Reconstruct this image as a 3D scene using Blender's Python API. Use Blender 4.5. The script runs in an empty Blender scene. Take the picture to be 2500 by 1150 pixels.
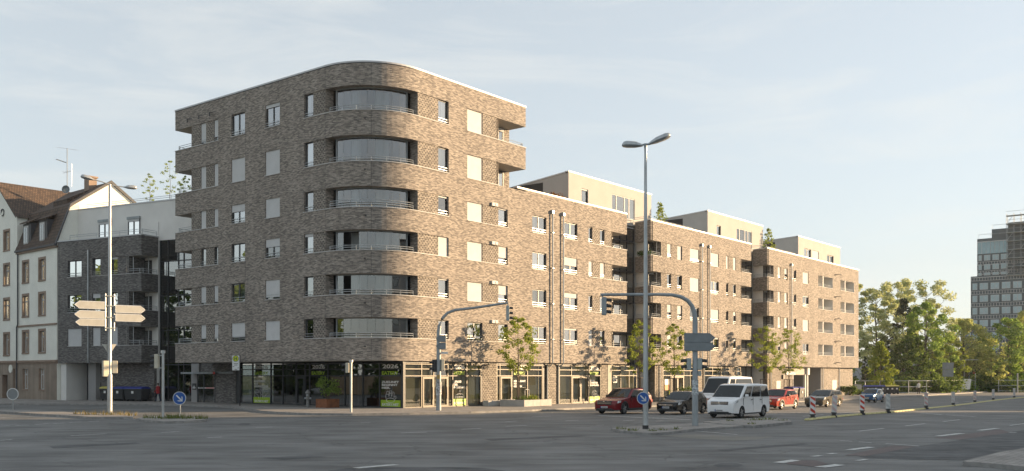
import bpy, bmesh, math, random
from mathutils import Vector, Matrix
R = math.radians
random.seed(7)
SC = bpy.context.scene
COL = SC.collection
# ---------------------------------------------------------------- camera
F, CX, HY, HC = 2375.0, 1250.0, 915.0, 2.5      # focal length, centre and horizon of the photo (px), eye height (m)
cam_d = bpy.data.cameras.new('camera'); cam = bpy.data.objects.new('camera', cam_d); COL.objects.link(cam)
cam.location = (0, 0, HC); cam.rotation_euler = (R(90), 0, 0)
cam_d.sensor_width = 36.0; cam_d.lens = 36.0*F/2500.0; cam_d.shift_y = (HY-575.0)/2500.0
cam_d.clip_start = 0.5; cam_d.clip_end = 6000
SC.camera = cam
# ---------------------------------------------------------------- sky and sun
AZ, EL = R(75.0), R(10.0)                         # azimuth from +Y towards +X, elevation
SUN = Vector((math.sin(AZ)*math.cos(EL), math.cos(AZ)*math.cos(EL), math.sin(EL)))
W = bpy.data.worlds.new('World'); SC.world = W; W.use_nodes = True
nt = W.node_tree; nt.nodes.clear()
wo = nt.nodes.new('ShaderNodeOutputWorld'); bg = nt.nodes.new('ShaderNodeBackground')
sky = nt.nodes.new('ShaderNodeTexSky'); sky.sky_type = 'NISHITA'; sky.sun_disc = False
sky.sun_elevation = EL; sky.sun_rotation = AZ; sky.altitude = 300; sky.air_density = 1.0; sky.dust_density = 0.9; sky.ozone_density = 2.0
tcw = nt.nodes.new('ShaderNodeTexCoord')
mpw = nt.nodes.new('ShaderNodeMapping'); mpw.inputs['Scale'].default_value = (1.6, 1.6, 9.0); mpw.inputs['Rotation'].default_value = (0.0, R(14), R(20))
nz = nt.nodes.new('ShaderNodeTexNoise'); nz.inputs['Scale'].default_value = 2.2; nz.inputs['Detail'].default_value = 7; nz.inputs['Roughness'].default_value = 0.62
nz.inputs['Distortion'].default_value = 0.6
rpw = nt.nodes.new('ShaderNodeValToRGB'); rpw.color_ramp.elements[0].position = 0.47; rpw.color_ramp.elements[1].position = 0.80
rpw.color_ramp.elements[0].color = (0, 0, 0, 1); rpw.color_ramp.elements[1].color = (0.55, 0.55, 0.55, 1)
hs = nt.nodes.new('ShaderNodeHueSaturation'); hs.inputs['Saturation'].default_value = 0.44
mxw = nt.nodes.new('ShaderNodeMix'); mxw.data_type = 'RGBA'; mxw.inputs['B'].default_value = (1.38, 1.54, 1.56, 1)
nt.links.new(tcw.outputs['Generated'], mpw.inputs['Vector']); nt.links.new(mpw.outputs[0], nz.inputs['Vector'])
nt.links.new(nz.outputs['Fac'], rpw.inputs[0]); mxw.inputs['Factor'].default_value = 0.45; mx2 = nt.nodes.new('ShaderNodeMix'); mx2.data_type = 'RGBA'; mx2.inputs['B'].default_value = (2.2, 2.22, 2.14, 1); nt.links.new(rpw.outputs[0], mx2.inputs['Factor']); nt.links.new(mxw.outputs['Result'], mx2.inputs['A'])
bww = nt.nodes.new('ShaderNodeRGBToBW'); mlw = nt.nodes.new('ShaderNodeMath'); mlw.operation = 'MULTIPLY_ADD'; mlw.inputs[1].default_value = 0.175; mlw.inputs[2].default_value = 0.90   # thin high haze evens out the glare round the sun
dvw = nt.nodes.new('ShaderNodeMath'); dvw.operation = 'DIVIDE'; dvw.inputs[0].default_value = 1.0; scw = nt.nodes.new('ShaderNodeVectorMath'); scw.operation = 'SCALE'
nt.links.new(sky.outputs[0], hs.inputs['Color']); nt.links.new(hs.outputs[0], bww.inputs[0]); nt.links.new(bww.outputs[0], mlw.inputs[0]); nt.links.new(mlw.outputs[0], dvw.inputs[1])
nt.links.new(hs.outputs[0], scw.inputs[0]); nt.links.new(dvw.outputs[0], scw.inputs['Scale']); nt.links.new(scw.outputs[0], mxw.inputs['A'])
nt.links.new(mx2.outputs['Result'], bg.inputs['Color']); nt.links.new(bg.outputs[0], wo.inputs[0])
bg.inputs['Strength'].default_value = 0.15
sl = bpy.data.lights.new('sun', 'SUN'); sun = bpy.data.objects.new('sun', sl); COL.objects.link(sun)
HAZE = 0.0002
EDGE, OCH = 59.5, 24.0                            # where the added shade block ends (m along the sun front), and its height
sl.energy = 4.6; sl.angle = R(0.6); sl.color = (1.0, 0.70, 0.405)
sun.rotation_euler = (-SUN).to_track_quat('-Z', 'Y').to_euler()
SC.view_settings.view_transform = 'Standard'; SC.view_settings.look = 'None'; SC.view_settings.gamma = 1.0
SC.view_settings.use_curve_mapping = False; SC.view_settings.exposure = 1.48
SC.cycles.max_bounces = 6; SC.cycles.transparent_max_bounces = 24; SC.cycles.diffuse_bounces = 3; SC.cycles.glossy_bounces = 3
SC.cycles.sample_clamp_indirect = 4.0
# ---------------------------------------------------------------- frames of reference
dR = Vector((1900.0, F, 0)).normalized(); dL = Vector((-dR.y, dR.x, 0))
O = Vector(((904-CX)/F*66, 66.0, 0.0)); RZ = math.atan2(dR.y, dR.x)
P0 = Vector((13.0, 57.0, 0))
def slope(p):                                    # the right-hand street falls gently away from the junction
    s = (Vector((p[0], p[1], 0))-P0).dot(dR); return -0.009*min(max(s, 0), 58)
def gp(px, py, off=0.0):                         # the ground point seen at a photo pixel
    z = off; P = None
    for _ in range(8):
        Y = (HC-z)*F/(py-HY); P = Vector(((px-CX)/F*Y, Y, 0)); z = slope(P)+off
    P.z = z; return P
def bl(x, y, z=None, off=0.0):                   # point in the corner building's axes -> world
    P = O+dR*x+dL*y; P.z = slope(P)+off if z is None else z; return P
# ---------------------------------------------------------------- mesh helpers
class MB:
    def __init__(s): s.v = []; s.f = []; s.m = []; s.uv = []; s.M = None
    def poly(s, pts, mi=0, uv=None):
        pts = [Vector(p) for p in pts]
        if s.M is not None: pts = [s.M @ p for p in pts]
        if uv is None:
            n = Vector((0, 0, 0))
            for i in range(len(pts)): n += (pts[i]-pts[0]).cross(pts[(i+1) % len(pts)]-pts[0])
            n = n.normalized() if n.length > 0 else Vector((0, 0, 1))
            if abs(n.z) > 0.8: uv = [(p.x, p.y) for p in pts]
            else:
                t = Vector((-n.y, n.x, 0)).normalized(); uv = [(p.dot(t), p.z) for p in pts]
        b = len(s.v); s.v += [tuple(p) for p in pts]; s.f.append(list(range(b, b+len(pts)))); s.m.append(mi); s.uv += list(uv)
    def box(s, x0, x1, y0, y1, z0, z1, mi=0, skip=''):
        P = lambda x, y, z: (x, y, z)
        if 'b' not in skip: s.poly([P(x0,y0,z0),P(x0,y1,z0),P(x1,y1,z0),P(x1,y0,z0)], mi)
        if 't' not in skip: s.poly([P(x0,y0,z1),P(x1,y0,z1),P(x1,y1,z1),P(x0,y1,z1)], mi)
        s.poly([P(x0,y0,z0),P(x1,y0,z0),P(x1,y0,z1),P(x0,y0,z1)], mi)
        s.poly([P(x1,y1,z0),P(x0,y1,z0),P(x0,y1,z1),P(x1,y1,z1)], mi)
        s.poly([P(x0,y1,z0),P(x0,y0,z0),P(x0,y0,z1),P(x0,y1,z1)], mi)
        s.poly([P(x1,y0,z0),P(x1,y1,z0),P(x1,y1,z1),P(x1,y0,z1)], mi)
    def hexa(s, c, mi=0):                        # c: 8 corners, bottom ring then top ring
        a = c
        for q in ((3,2,1,0),(4,5,6,7),(0,1,5,4),(1,2,6,5),(2,3,7,6),(3,0,4,7)): s.poly([a[i] for i in q], mi)
    def tube(s, pts, r, n=8, mi=0, cap=True):
        pts = [Vector(p) for p in pts]
        if not isinstance(r, (list, tuple)): r = [r]*len(pts)
        rings = []
        for i, p in enumerate(pts):
            d = (pts[min(i+1, len(pts)-1)]-pts[max(i-1, 0)]).normalized()
            a = Vector((0, 0, 1)) if abs(d.z) < 0.9 else Vector((1, 0, 0))
            u = d.cross(a).normalized(); w = u.cross(d)
            rings.append([p+(u*math.cos(2*math.pi*k/n)+w*math.sin(2*math.pi*k/n))*r[i] for k in range(n)])
        L = 0
        for i in range(len(pts)-1):
            h = (pts[i+1]-pts[i]).length
            for k in range(n):
                q = (k+1) % n
                s.poly([rings[i][k], rings[i+1][k], rings[i+1][q], rings[i][q]], mi, [(k*.1,L),(k*.1,L+h),(k*.1+.1,L+h),(k*.1+.1,L)])
            L += h
        if cap: s.poly(rings[0], mi); s.poly(rings[-1][::-1], mi)
    def prism(s, poly, a, b, mi=0, axis='y'):    # polygon in the plane across the axis, extruded a..b
        f = {'y': lambda p, t: (p[0], t, p[1]), 'x': lambda p, t: (t, p[0], p[1]), 'z': lambda p, t: (p[0], p[1], t)}[axis]
        s.poly([f(p, a) for p in poly], mi); s.poly([f(p, b) for p in poly][::-1], mi)
        for i in range(len(poly)):
            p, q = poly[i], poly[(i+1) % len(poly)]
            s.poly([f(q, a), f(p, a), f(p, b), f(q, b)], mi)
    def lathe(s, prof, n=24, mi=0, axis='z'):    # prof: (radius, height)
        g = {'z': lambda r, h, c, w: (r*c, r*w, h), 'y': lambda r, h, c, w: (r*c, h, r*w), 'x': lambda r, h, c, w: (h, r*c, r*w)}[axis]
        for i in range(len(prof)-1):
            for k in range(n):
                a0 = 2*math.pi*k/n; a1 = 2*math.pi*(k+1)/n
                P = lambda j, a: g(prof[j][0], prof[j][1], math.cos(a), math.sin(a))
                q = [P(i,a0), P(i,a1), P(i+1,a1), P(i+1,a0)]
                if prof[i][0] == 0: q = [q[0], q[2], q[3]]
                elif prof[i+1][0] == 0: q = [q[0], q[1], q[2]]
                s.poly(q, mi)
    def build(s, name, mats, parent=None, smooth=None, bevel=0, weld=False):
        me = bpy.data.meshes.new(name); me.from_pydata(s.v, [], s.f)
        if not isinstance(mats, (list, tuple)): mats = [mats]
        for m in mats: me.materials.append(m)
        me.polygons.foreach_set('material_index', s.m)
        ul = me.uv_layers.new(name='UVMap'); ul.data.foreach_set('uv', [c for p in s.uv for c in p])
        if weld or smooth or bevel:
            b = bmesh.new(); b.from_mesh(me); bmesh.ops.remove_doubles(b, verts=b.verts, dist=1e-4)
            bmesh.ops.recalc_face_normals(b, faces=b.faces); b.to_mesh(me); b.free()
        if smooth:
            me.polygons.foreach_set('use_smooth', [True]*len(me.polygons)); me.set_sharp_from_angle(angle=R(smooth))
        me.update()
        o = bpy.data.objects.new(name, me); COL.objects.link(o)
        if parent is not None: o.parent = parent
        if bevel:
            bv = o.modifiers.new('bevel', 'BEVEL'); bv.width = bevel; bv.segments = 3 if bevel > .06 else 2; bv.limit_method = 'ANGLE'; bv.angle_limit = R(28)
        return o
def tag(o, label=None, cat=None, group=None, kind=None):
    if label: o['label'] = label
    if cat: o['category'] = cat
    if group: o['group'] = group
    if kind: o['kind'] = kind
    return o
def thing(name, loc, rz, label, cat, group=None):
    o = bpy.data.objects.new(name, None); COL.objects.link(o); o.empty_display_size = 0.3
    o.location = loc; o.rotation_euler = (0, 0, rz); return tag(o, label, cat, group)
def part(name, parent, mats, fn, **kw):
    m = MB(); fn(m); return m.build(name, mats, parent, **kw)
def kids(o): return [c for c in bpy.data.objects if c.parent == o]
def dup(root, loc=None, rz=None, label=None, scale=None, parent=None, km=None):
    if km is None:
        km = {}
        for c in bpy.data.objects:
            if c.parent: km.setdefault(c.parent.name, []).append(c)
    c = root.copy(); COL.objects.link(c)
    if parent is not None: c.parent = parent
    if loc is not None: c.location = loc
    if rz is not None: c.rotation_euler[2] = rz
    if scale: c.scale = (scale,)*3 if not isinstance(scale, tuple) else scale
    if label: c['label'] = label
    for k in km.get(root.name, []): dup(k, parent=c, km=km)
    return c
# ---------------------------------------------------------------- materials
def mat(name, col, rough=0.6, metal=0.0, var=0.12, vscale=3.0, bump=0.0, spec=0.5, coat=0.0, stretch=(1,1,1)):
    m = bpy.data.materials.new(name); m.use_nodes = True; t = m.node_tree; p = t.nodes['Principled BSDF']
    p.inputs['Roughness'].default_value = rough; p.inputs['Metallic'].default_value = metal
    p.inputs['Specular IOR Level'].default_value = spec; p.inputs['Coat Weight'].default_value = coat
    p.inputs['Base Color'].default_value = (*col, 1)
    tc = t.nodes.new('ShaderNodeTexCoord'); mp = t.nodes.new('ShaderNodeMapping'); mp.inputs['Scale'].default_value = stretch
    n = t.nodes.new('ShaderNodeTexNoise'); n.inputs['Scale'].default_value = vscale; n.inputs['Detail'].default_value = 6
    t.links.new(tc.outputs['Object'], mp.inputs[0]); t.links.new(mp.outputs[0], n.inputs['Vector'])
    if var:
        mx = t.nodes.new('ShaderNodeMix'); mx.data_type = 'RGBA'
        mx.inputs['A'].default_value = (*[c*(1-var) for c in col], 1); mx.inputs['B'].default_value = (*[min(1, c*(1+var)) for c in col], 1)
        mr = t.nodes.new('ShaderNodeMapRange'); mr.inputs['From Min'].default_value = 0.3; mr.inputs['From Max'].default_value = 0.7
        t.links.new(n.outputs['Fac'], mr.inputs['Value']); t.links.new(mr.outputs[0], mx.inputs['Factor']); t.links.new(mx.outputs['Result'], p.inputs['Base Color'])
    if bump:
        b = t.nodes.new('ShaderNodeBump'); b.inputs['Strength'].default_value = bump; b.inputs['Distance'].default_value = 0.02
        n2 = t.nodes.new('ShaderNodeTexNoise'); n2.inputs['Scale'].default_value = vscale*12; n2.inputs['Detail'].default_value = 4
        t.links.new(tc.outputs['Object'], n2.inputs['Vector']); t.links.new(n2.outputs['Fac'], b.inputs['Height']); t.links.new(b.outputs[0], p.inputs['Normal'])
    return m
def brick_mat(name, dark, mid, light, mortar, relief=False, clump=0.5):
    m = bpy.data.materials.new(name); m.use_nodes = True; t = m.node_tree; p = t.nodes['Principled BSDF']
    p.inputs['Roughness'].default_value = 0.85; N = t.nodes.new; Lk = t.links.new
    uv = N('ShaderNodeUVMap'); uv.uv_map = 'UVMap'
    br = N('ShaderNodeTexBrick'); br.offset = 0.5
    for k, v in (('Scale', 1.0), ('Mortar Size', 0.009), ('Brick Width', 0.27), ('Row Height', 0.069), ('Bias', 0.0), ('Mortar Smooth', 0.2)): br.inputs[k].default_value = v
    br.inputs['Color1'].default_value = (0, 0, 0, 1); br.inputs['Color2'].default_value = (1, 1, 1, 1); br.inputs['Mortar'].default_value = (0.5, 0.5, 0.5, 1)
    Lk(uv.outputs[0], br.inputs['Vector'])
    mp = N('ShaderNodeMapping'); mp.inputs['Scale'].default_value = (2.6, 9.5, 1); mp.inputs['Rotation'].default_value = (0, 0, R(9))
    nz = N('ShaderNodeTexNoise'); nz.inputs['Scale'].default_value = 1.0; nz.inputs['Detail'].default_value = 3; nz.inputs['Roughness'].default_value = 0.7
    Lk(uv.outputs[0], mp.inputs[0]); Lk(mp.outputs[0], nz.inputs['Vector'])
    ma = N('ShaderNodeMath'); ma.operation = 'MULTIPLY_ADD'; ma.inputs[1].default_value = 1.0-clump; 
    ms = N('ShaderNodeMath'); ms.operation = 'MULTIPLY'; ms.inputs[1].default_value = clump
    mr = N('ShaderNodeMapRange'); mr.inputs['From Min'].default_value = 0.30; mr.inputs['From Max'].default_value = 0.70
    Lk(nz.outputs['Fac'], mr.inputs['Value']); Lk(mr.outputs[0], ms.inputs[0]); Lk(br.outputs['Color'], ma.inputs[0]); Lk(ms.outputs[0], ma.inputs[2])
    rp = N('ShaderNodeValToRGB'); e = rp.color_ramp.elements
    e[0].position = 0.22; e[0].color = (*dark, 1); e[1].position = 0.82; e[1].color = (*light, 1)
    x = e.new(0.5); x.color = (*mid, 1)
    Lk(ma.outputs[0], rp.inputs[0])
    mx = N('ShaderNodeMix'); mx.data_type = 'RGBA'; mx.inputs['B'].default_value = (*mortar, 1)
    Lk(br.outputs['Fac'], mx.inputs['Factor']); Lk(rp.outputs[0], mx.inputs['A'])
    out = mx.outputs['Result']
    bp = N('ShaderNodeBump'); bp.inputs['Strength'].default_value = 0.5; bp.inputs['Distance'].default_value = 0.012; bp.invert = True
    Lk(br.outputs['Fac'], bp.inputs['Height'])
    if relief:                                    # pattern of recessed headers: pocket shade painted dark between proud bricks
        b2 = N('ShaderNodeTexBrick'); b2.offset = 0.5
        for k, v in (('Scale', 1.0), ('Mortar Size', 0.045), ('Brick Width', 0.31), ('Row Height', 0.156), ('Mortar Smooth', 0.0)): b2.inputs[k].default_value = v
        sx = N('ShaderNodeSeparateXYZ'); Lk(uv.outputs[0], sx.inputs[0])
        def cell(inp, period, lo, shift=None):
            d = N('ShaderNodeMath'); d.operation = 'DIVIDE'; d.inputs[1].default_value = period; Lk(inp, d.inputs[0]); s = d.outputs[0]
            if shift is not None:
                a = N('ShaderNodeMath'); a.operation = 'ADD'; Lk(s, a.inputs[0]); Lk(shift, a.inputs[1]); s = a.outputs[0]
            fr = N('ShaderNodeMath'); fr.operation = 'FRACT'; Lk(s, fr.inputs[0])
            g = N('ShaderNodeMath'); g.operation = 'GREATER_THAN'; g.inputs[1].default_value = lo; Lk(fr.outputs[0], g.inputs[0]); return g.outputs[0]
        dv = N('ShaderNodeMath'); dv.operation = 'DIVIDE'; dv.inputs[1].default_value = 0.156; Lk(sx.outputs['Y'], dv.inputs[0])
        fl = N('ShaderNodeMath'); fl.operation = 'FLOOR'; Lk(dv.outputs[0], fl.inputs[0])
        hf = N('ShaderNodeMath'); hf.operation = 'MULTIPLY'; hf.inputs[1].default_value = 0.5; Lk(fl.outputs[0], hf.inputs[0])
        cxn = cell(sx.outputs['X'], 0.31, 0.66, hf.outputs[0]); cyn = cell(sx.outputs['Y'], 0.156, 0.5)
        pk = N('ShaderNodeMath'); pk.operation = 'MULTIPLY'; Lk(cxn, pk.inputs[0]); Lk(cyn, pk.inputs[1])
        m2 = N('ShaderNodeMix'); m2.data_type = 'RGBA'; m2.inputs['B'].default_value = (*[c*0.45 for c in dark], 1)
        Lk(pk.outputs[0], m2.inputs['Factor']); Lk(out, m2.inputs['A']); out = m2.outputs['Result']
        b3 = N('ShaderNodeBump'); b3.inputs['Strength'].default_value = 1.0; b3.inputs['Distance'].default_value = 0.05; b3.invert = True
        Lk(pk.outputs[0], b3.inputs['Height']); Lk(bp.outputs[0], b3.inputs['Normal']); Lk(b3.outputs[0], p.inputs['Normal'])
    else: Lk(bp.outputs[0], p.inputs['Normal'])
    # broad weathering
    tc = N('ShaderNodeTexCoord'); n3 = N('ShaderNodeTexNoise'); n3.inputs['Scale'].default_value = 0.55; n3.inputs['Detail'].default_value = 5; mv = N('ShaderNodeMapping'); mv.inputs['Scale'].default_value = (1, 1, .22)
    Lk(tc.outputs['Object'], mv.inputs[0]); Lk(mv.outputs[0], n3.inputs['Vector'])
    m3 = N('ShaderNodeMix'); m3.data_type = 'RGBA'; m3.blend_type = 'MULTIPLY'; m3.inputs['Factor'].default_value = 1.0
    r3 = N('ShaderNodeMapRange'); r3.inputs['From Min'].default_value = 0.3; r3.inputs['From Max'].default_value = 0.7; r3.inputs['To Min'].default_value = 0.88; r3.inputs['To Max'].default_value = 1.08
    Lk(n3.outputs['Fac'], r3.inputs['Value']); Lk(out, m3.inputs['A']); Lk(r3.outputs[0], m3.inputs['B']); Lk(m3.outputs['Result'], p.inputs['Base Color'])
    return m
def slat_mat(name, col, pitch):
    m = mat(name, col, 0.85, var=0.05, vscale=1.5, spec=.1); t = m.node_tree; p = t.nodes['Principled BSDF']
    uv = t.nodes.new('ShaderNodeUVMap'); uv.uv_map = 'UVMap'; w = t.nodes.new('ShaderNodeTexWave'); w.bands_direction = 'Y'; w.wave_profile = 'SAW'
    w.inputs['Scale'].default_value = 1.0/pitch/ (20/(2*math.pi)) ; t.links.new(uv.outputs[0], w.inputs['Vector'])
    b = t.nodes.new('ShaderNodeBump'); b.inputs['Strength'].default_value = 0.12; b.inputs['Distance'].default_value = 0.006
    t.links.new(w.outputs['Fac'], b.inputs['Height']); t.links.new(b.outputs[0], p.inputs['Normal']); return m
def glass_mat(name, tint, base=0.16, rough=0.0, top=0.85, refl=(1, 1, 1)):
    m = bpy.data.materials.new(name); m.use_nodes = True; t = m.node_tree; t.nodes.clear()
    o = t.nodes.new('ShaderNodeOutputMaterial'); tr = t.nodes.new('ShaderNodeBsdfTransparent'); tr.inputs[0].default_value = (*tint, 1)
    gl = t.nodes.new('ShaderNodeBsdfGlossy'); gl.inputs['Roughness'].default_value = rough; gl.inputs[0].default_value = (*refl, 1)
    fr = t.nodes.new('ShaderNodeFresnel'); fr.inputs[0].default_value = 1.5
    mr = t.nodes.new('ShaderNodeMapRange'); mr.inputs['To Min'].default_value = base; mr.inputs['To Max'].default_value = top
    tc = t.nodes.new('ShaderNodeTexCoord'); n = t.nodes.new('ShaderNodeTexNoise'); n.inputs['Scale'].default_value = 0.45
    b = t.nodes.new('ShaderNodeBump'); b.inputs['Strength'].default_value = 0.10; b.inputs['Distance'].default_value = 0.05
    t.links.new(tc.outputs['Object'], n.inputs['Vector']); t.links.new(n.outputs['Fac'], b.inputs['Height']); t.links.new(b.outputs[0], gl.inputs['Normal'])
    mx = t.nodes.new('ShaderNodeMixShader'); t.links.new(fr.outputs[0], mr.inputs['Value']); t.links.new(mr.outputs[0], mx.inputs[0])
    t.links.new(tr.outputs[0], mx.inputs[1]); t.links.new(gl.outputs[0], mx.inputs[2]); t.links.new(mx.outputs[0], o.inputs[0]); return m
def leaf_mat(name, a, b, trans=0.45):
    m = bpy.data.materials.new(name); m.use_nodes = True; t = m.node_tree; t.nodes.clear(); N = t.nodes.new; Lk = t.links.new
    o = N('ShaderNodeOutputMaterial'); d = N('ShaderNodeBsdfDiffuse'); tl = N('ShaderNodeBsdfTranslucent'); mx = N('ShaderNodeMixShader'); mx.inputs[0].default_value = trans
    g = N('ShaderNodeNewGeometry'); c = N('ShaderNodeMix'); c.data_type = 'RGBA'; c.inputs['A'].default_value = (*a, 1); c.inputs['B'].default_value = (*b, 1)
    Lk(g.outputs['Random Per Island'], c.inputs['Factor']); Lk(c.outputs['Result'], d.inputs[0]); Lk(c.outputs['Result'], tl.inputs[0])
    Lk(d.outputs[0], mx.inputs[1]); Lk(tl.outputs[0], mx.inputs[2]); Lk(mx.outputs[0], o.inputs[0]); return m
M = {}
M['brick'] = brick_mat('long brown grey brick', (.096,.088,.081), (.248,.218,.192), (.42,.375,.322), (.25,.224,.196))
M['brick_relief'] = brick_mat('brown grey brick in relief bond', (.12,.108,.096), (.235,.209,.182), (.39,.35,.30), (.24,.215,.185), relief=True)
M['brick_grey'] = brick_mat('long dark grey brick', (.062,.060,.059), (.145,.138,.132), (.27,.258,.245), (.14,.135,.13))
M['plaster'] = mat('beige grey render', (.40,.395,.38), .9, var=.05, vscale=.8, bump=.15)
M['plaster_white'] = mat('white render', (.72,.715,.69), .9, var=.06, vscale=.7, bump=.15)
M['plaster_grey'] = mat('grey render', (.30,.30,.30), .9, var=.06, vscale=.7, bump=.15)
M['soffit'] = mat('pale soffit board', (.42,.39,.34), .8, var=.05)
M['coping'] = mat('pale folded metal', (.50,.51,.52), .5, .2, var=.05, vscale=1.0)
M['sill'] = mat('white powder coated metal', (.52,.52,.51), .6, .0, var=.04, spec=.25)
M['anthracite'] = mat('anthracite window frame', (.045,.05,.055), .45, .2, var=.08)
M['frame_light'] = mat('champagne aluminium frame', (.12,.112,.097), .5, .3, var=.06)
M['steel'] = mat('galvanised steel', (.42,.445,.455), .42, .55, var=.18, vscale=5.0, stretch=(1,1,.3))
M['steel_dark'] = mat('grey painted steel', (.28,.31,.325), .5, .2, var=.16, vscale=4.0, stretch=(1,1,.3))
M['shutter'] = slat_mat('pale roller shutter slats', (.55,.56,.565), 0.055)
M['glass'] = glass_mat('window glass', (.66,.73,.75), .34)
M['glass_b'] = glass_mat('window glass less reflective', (.62,.70,.72), .22); M['glass_c'] = glass_mat('window glass more reflective', (.66,.73,.75), .46)
M['glass_loggia'] = glass_mat('loggia glass', (.60,.68,.70), .18)
M['glass_shop'] = glass_mat('shop glass', (.70,.74,.70), .12)
M['glass_dark'] = glass_mat('tinted glass', (.25,.30,.32), .22)
M['glass_tower'] = glass_mat('curtain wall glass', (.22,.28,.30), .30)
M['curtain'] = mat('white curtain cloth', (.26,.28,.285), .9, var=.25, vscale=6, stretch=(6,6,.2))
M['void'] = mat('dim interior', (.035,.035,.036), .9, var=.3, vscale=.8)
M['screen'] = mat('beige window backing', (.40,.365,.28), .8, var=.12, vscale=.8, stretch=(1,1,.3))
M['dark'] = mat('dark cladding and coping shade', (.03,.032,.035), .5, var=.1)
M['roofing'] = mat('roof gravel', (.25,.25,.24), .95, var=.2, vscale=8)
M['concrete'] = mat('pale concrete', (.42,.41,.39), .85, var=.1, vscale=2.5, bump=.2)
M['white_paint'] = mat('white road paint worn', (.52,.52,.50), .7, var=.28, vscale=7)
# ================================================================ facades
def pm(o, u, n):                                  # planar map: along u, inwards n, up z
    o, u, n = Vector((*o, 0)), Vector((*u, 0)).normalized(), Vector((*n, 0)).normalized()
    return lambda s, d, z: o+u*s+n*d+Vector((0, 0, z))
def fbox(mb, mf, s0, s1, d0, d1, z0, z1, mi=0):
    mb.hexa([mf(s0,d0,z0), mf(s1,d0,z0), mf(s1,d1,z0), mf(s0,d1,z0), mf(s0,d0,z1), mf(s1,d0,z1), mf(s1,d1,z1), mf(s0,d1,z1)], mi)
def fquad(mb, mf, s0, s1, z0, z1, d, mi=0):
    mb.poly([mf(s0,d,z0), mf(s1,d,z0), mf(s1,d,z1), mf(s0,d,z1)], mi, [(s0,z0),(s1,z0),(s1,z1),(s0,z1)])
CURT = [0.62]                                     # share of windows with visible curtains
class Facade:
    def __init__(s, mf, root, wall, brk=()):
        s.mf, s.root, s.w, s.holes, s.brk = mf, root, wall, [], list(brk)
    def emit(s, S0, S1, Z0, Z1, mi=0):
        H = [h for h in s.holes if h[0] < S1 and h[1] > S0]
        ss = sorted({S0, S1, *[x for h in H for x in h[:2] if S0 < x < S1], *[b for b in s.brk if S0 < b < S1]})
        zs = sorted({Z0, Z1, *[x for h in H for x in h[2:4] if Z0 < x < Z1]})
        for a, b in zip(ss, ss[1:]):
            for c, d in zip(zs, zs[1:]):
                x, z = (a+b)/2, (c+d)/2
                if any(h[0] < x < h[1] and h[2] < z < h[3] for h in H): continue
                fquad(s.w, s.mf, a, b, c, d, 0, mi)
    def reveal(s, s0, s1, z0, z1, d0, d1, mi=0, sides='lrtb'):
        f = s.mf; br = [s0]+[b for b in s.brk if s0 < b < s1]+[s1]
        if 'l' in sides: s.w.poly([f(s0,d0,z0), f(s0,d1,z0), f(s0,d1,z1), f(s0,d0,z1)], mi)
        if 'r' in sides: s.w.poly([f(s1,d1,z0), f(s1,d0,z0), f(s1,d0,z1), f(s1,d1,z1)], mi)
        for a, b in zip(br, br[1:]):
            if 't' in sides: s.w.poly([f(a,d0,z1), f(a,d1,z1), f(b,d1,z1), f(b,d0,z1)], mi)
            if 'b' in sides: s.w.poly([f(a,d0,z0), f(b,d0,z0), f(b,d1,z0), f(a,d1,z0)], mi)
    def window(s, s0, s1, z0, z1, shut=0.0, d0=0.0, depth=0.17, hole=True, rail=True, sill=True, curt=None, frame='anthracite', mull=None, cassette=True):
        mf, w = s.mf, s1-s0
        if hole: s.holes.append((s0, s1, z0, z1))
        s.reveal(s0, s1, z0, z1, d0, d0+depth)
        d = d0+depth-0.06
        m = MB(); t = 0.075
        fbox(m, mf, s0+.001, s0+t, d, d+.07, z0+.001, z1-.001); fbox(m, mf, s1-t, s1-.001, d, d+.07, z0+.001, z1-.001)
        fbox(m, mf, s0+t, s1-t, d+.002, d+.07, z0+.001, z0+t); fbox(m, mf, s0+t, s1-t, d+.002, d+.07, z1-t, z1-.001)
        if mull is None: mull = [0.5] if w > 1.2 else []
        for k in mull: fbox(m, mf, s0+w*k-.06, s0+w*k+.06, d+.004, d+.07, z0+t, z1-t)
        fr = m.build('window', M[frame], s.root)
        m = MB(); fquad(m, mf, s0+.03, s1-.03, z0+.03, z1-.03, d+.04); m.build('pane', M[random.choice(('glass', 'glass', 'glass_b', 'glass_c'))], fr)
        if shut > 0:
            h = (z1-z0-.02)*min(shut, 1); m = MB(); fbox(m, mf, s0+.02, s1-.02, d-.045, d-.02, z1-.01-h, z1-.004); m.build('roller_shutter', M['shutter'], fr)
        if curt is None: curt = random.random() < CURT[0]
        if shut < 0.9 and curt:
            a = random.choice([(0, 1), (0, .45), (.55, 1), (0, 1), (0, 1)])
            m = MB(); fquad(m, mf, s0+w*a[0], s0+w*a[1], z0, z1, d+.16); m.build('curtain', M['curtain'], fr)
        if rail and shut < 0.97:
            m = MB()
            for zz in (.16, .34): fbox(m, mf, s0+.01, s1-.01, d0+.02, d0+.045, z0+zz, z0+zz+.03)
            m.build('guard_rail', M['steel'], fr)
        if sill:
            m = MB(); fbox(m, mf, s0-.03, s1+.03, -.05, d0+depth-.07, z0-.035, z0+.012); m.build('sill', M['sill'], fr)
        return fr
    def strip(s, s0, s1, z0, z1, items, rec=0.05, sides='lrtb', relief=1, sill=True):
        s.holes.append((s0, s1, z0, z1)); s.reveal(s0, s1, z0, z1, 0, rec, 0, sides)
        for it in items:
            if it[0] == 'p': fquad(s.w, s.mf, it[1], it[2], z0, z1, rec, relief)
            else: s.window(it[1], it[2], z0, z1, it[3], d0=rec, hole=False, sill=False, depth=.16)
        if sill:
            m = MB(); fbox(m, s.mf, s0-.03, s1+.03, -.05, rec+.02, z0-.035, z0+.006); m.build('sill', M['sill'], s.root)
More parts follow.
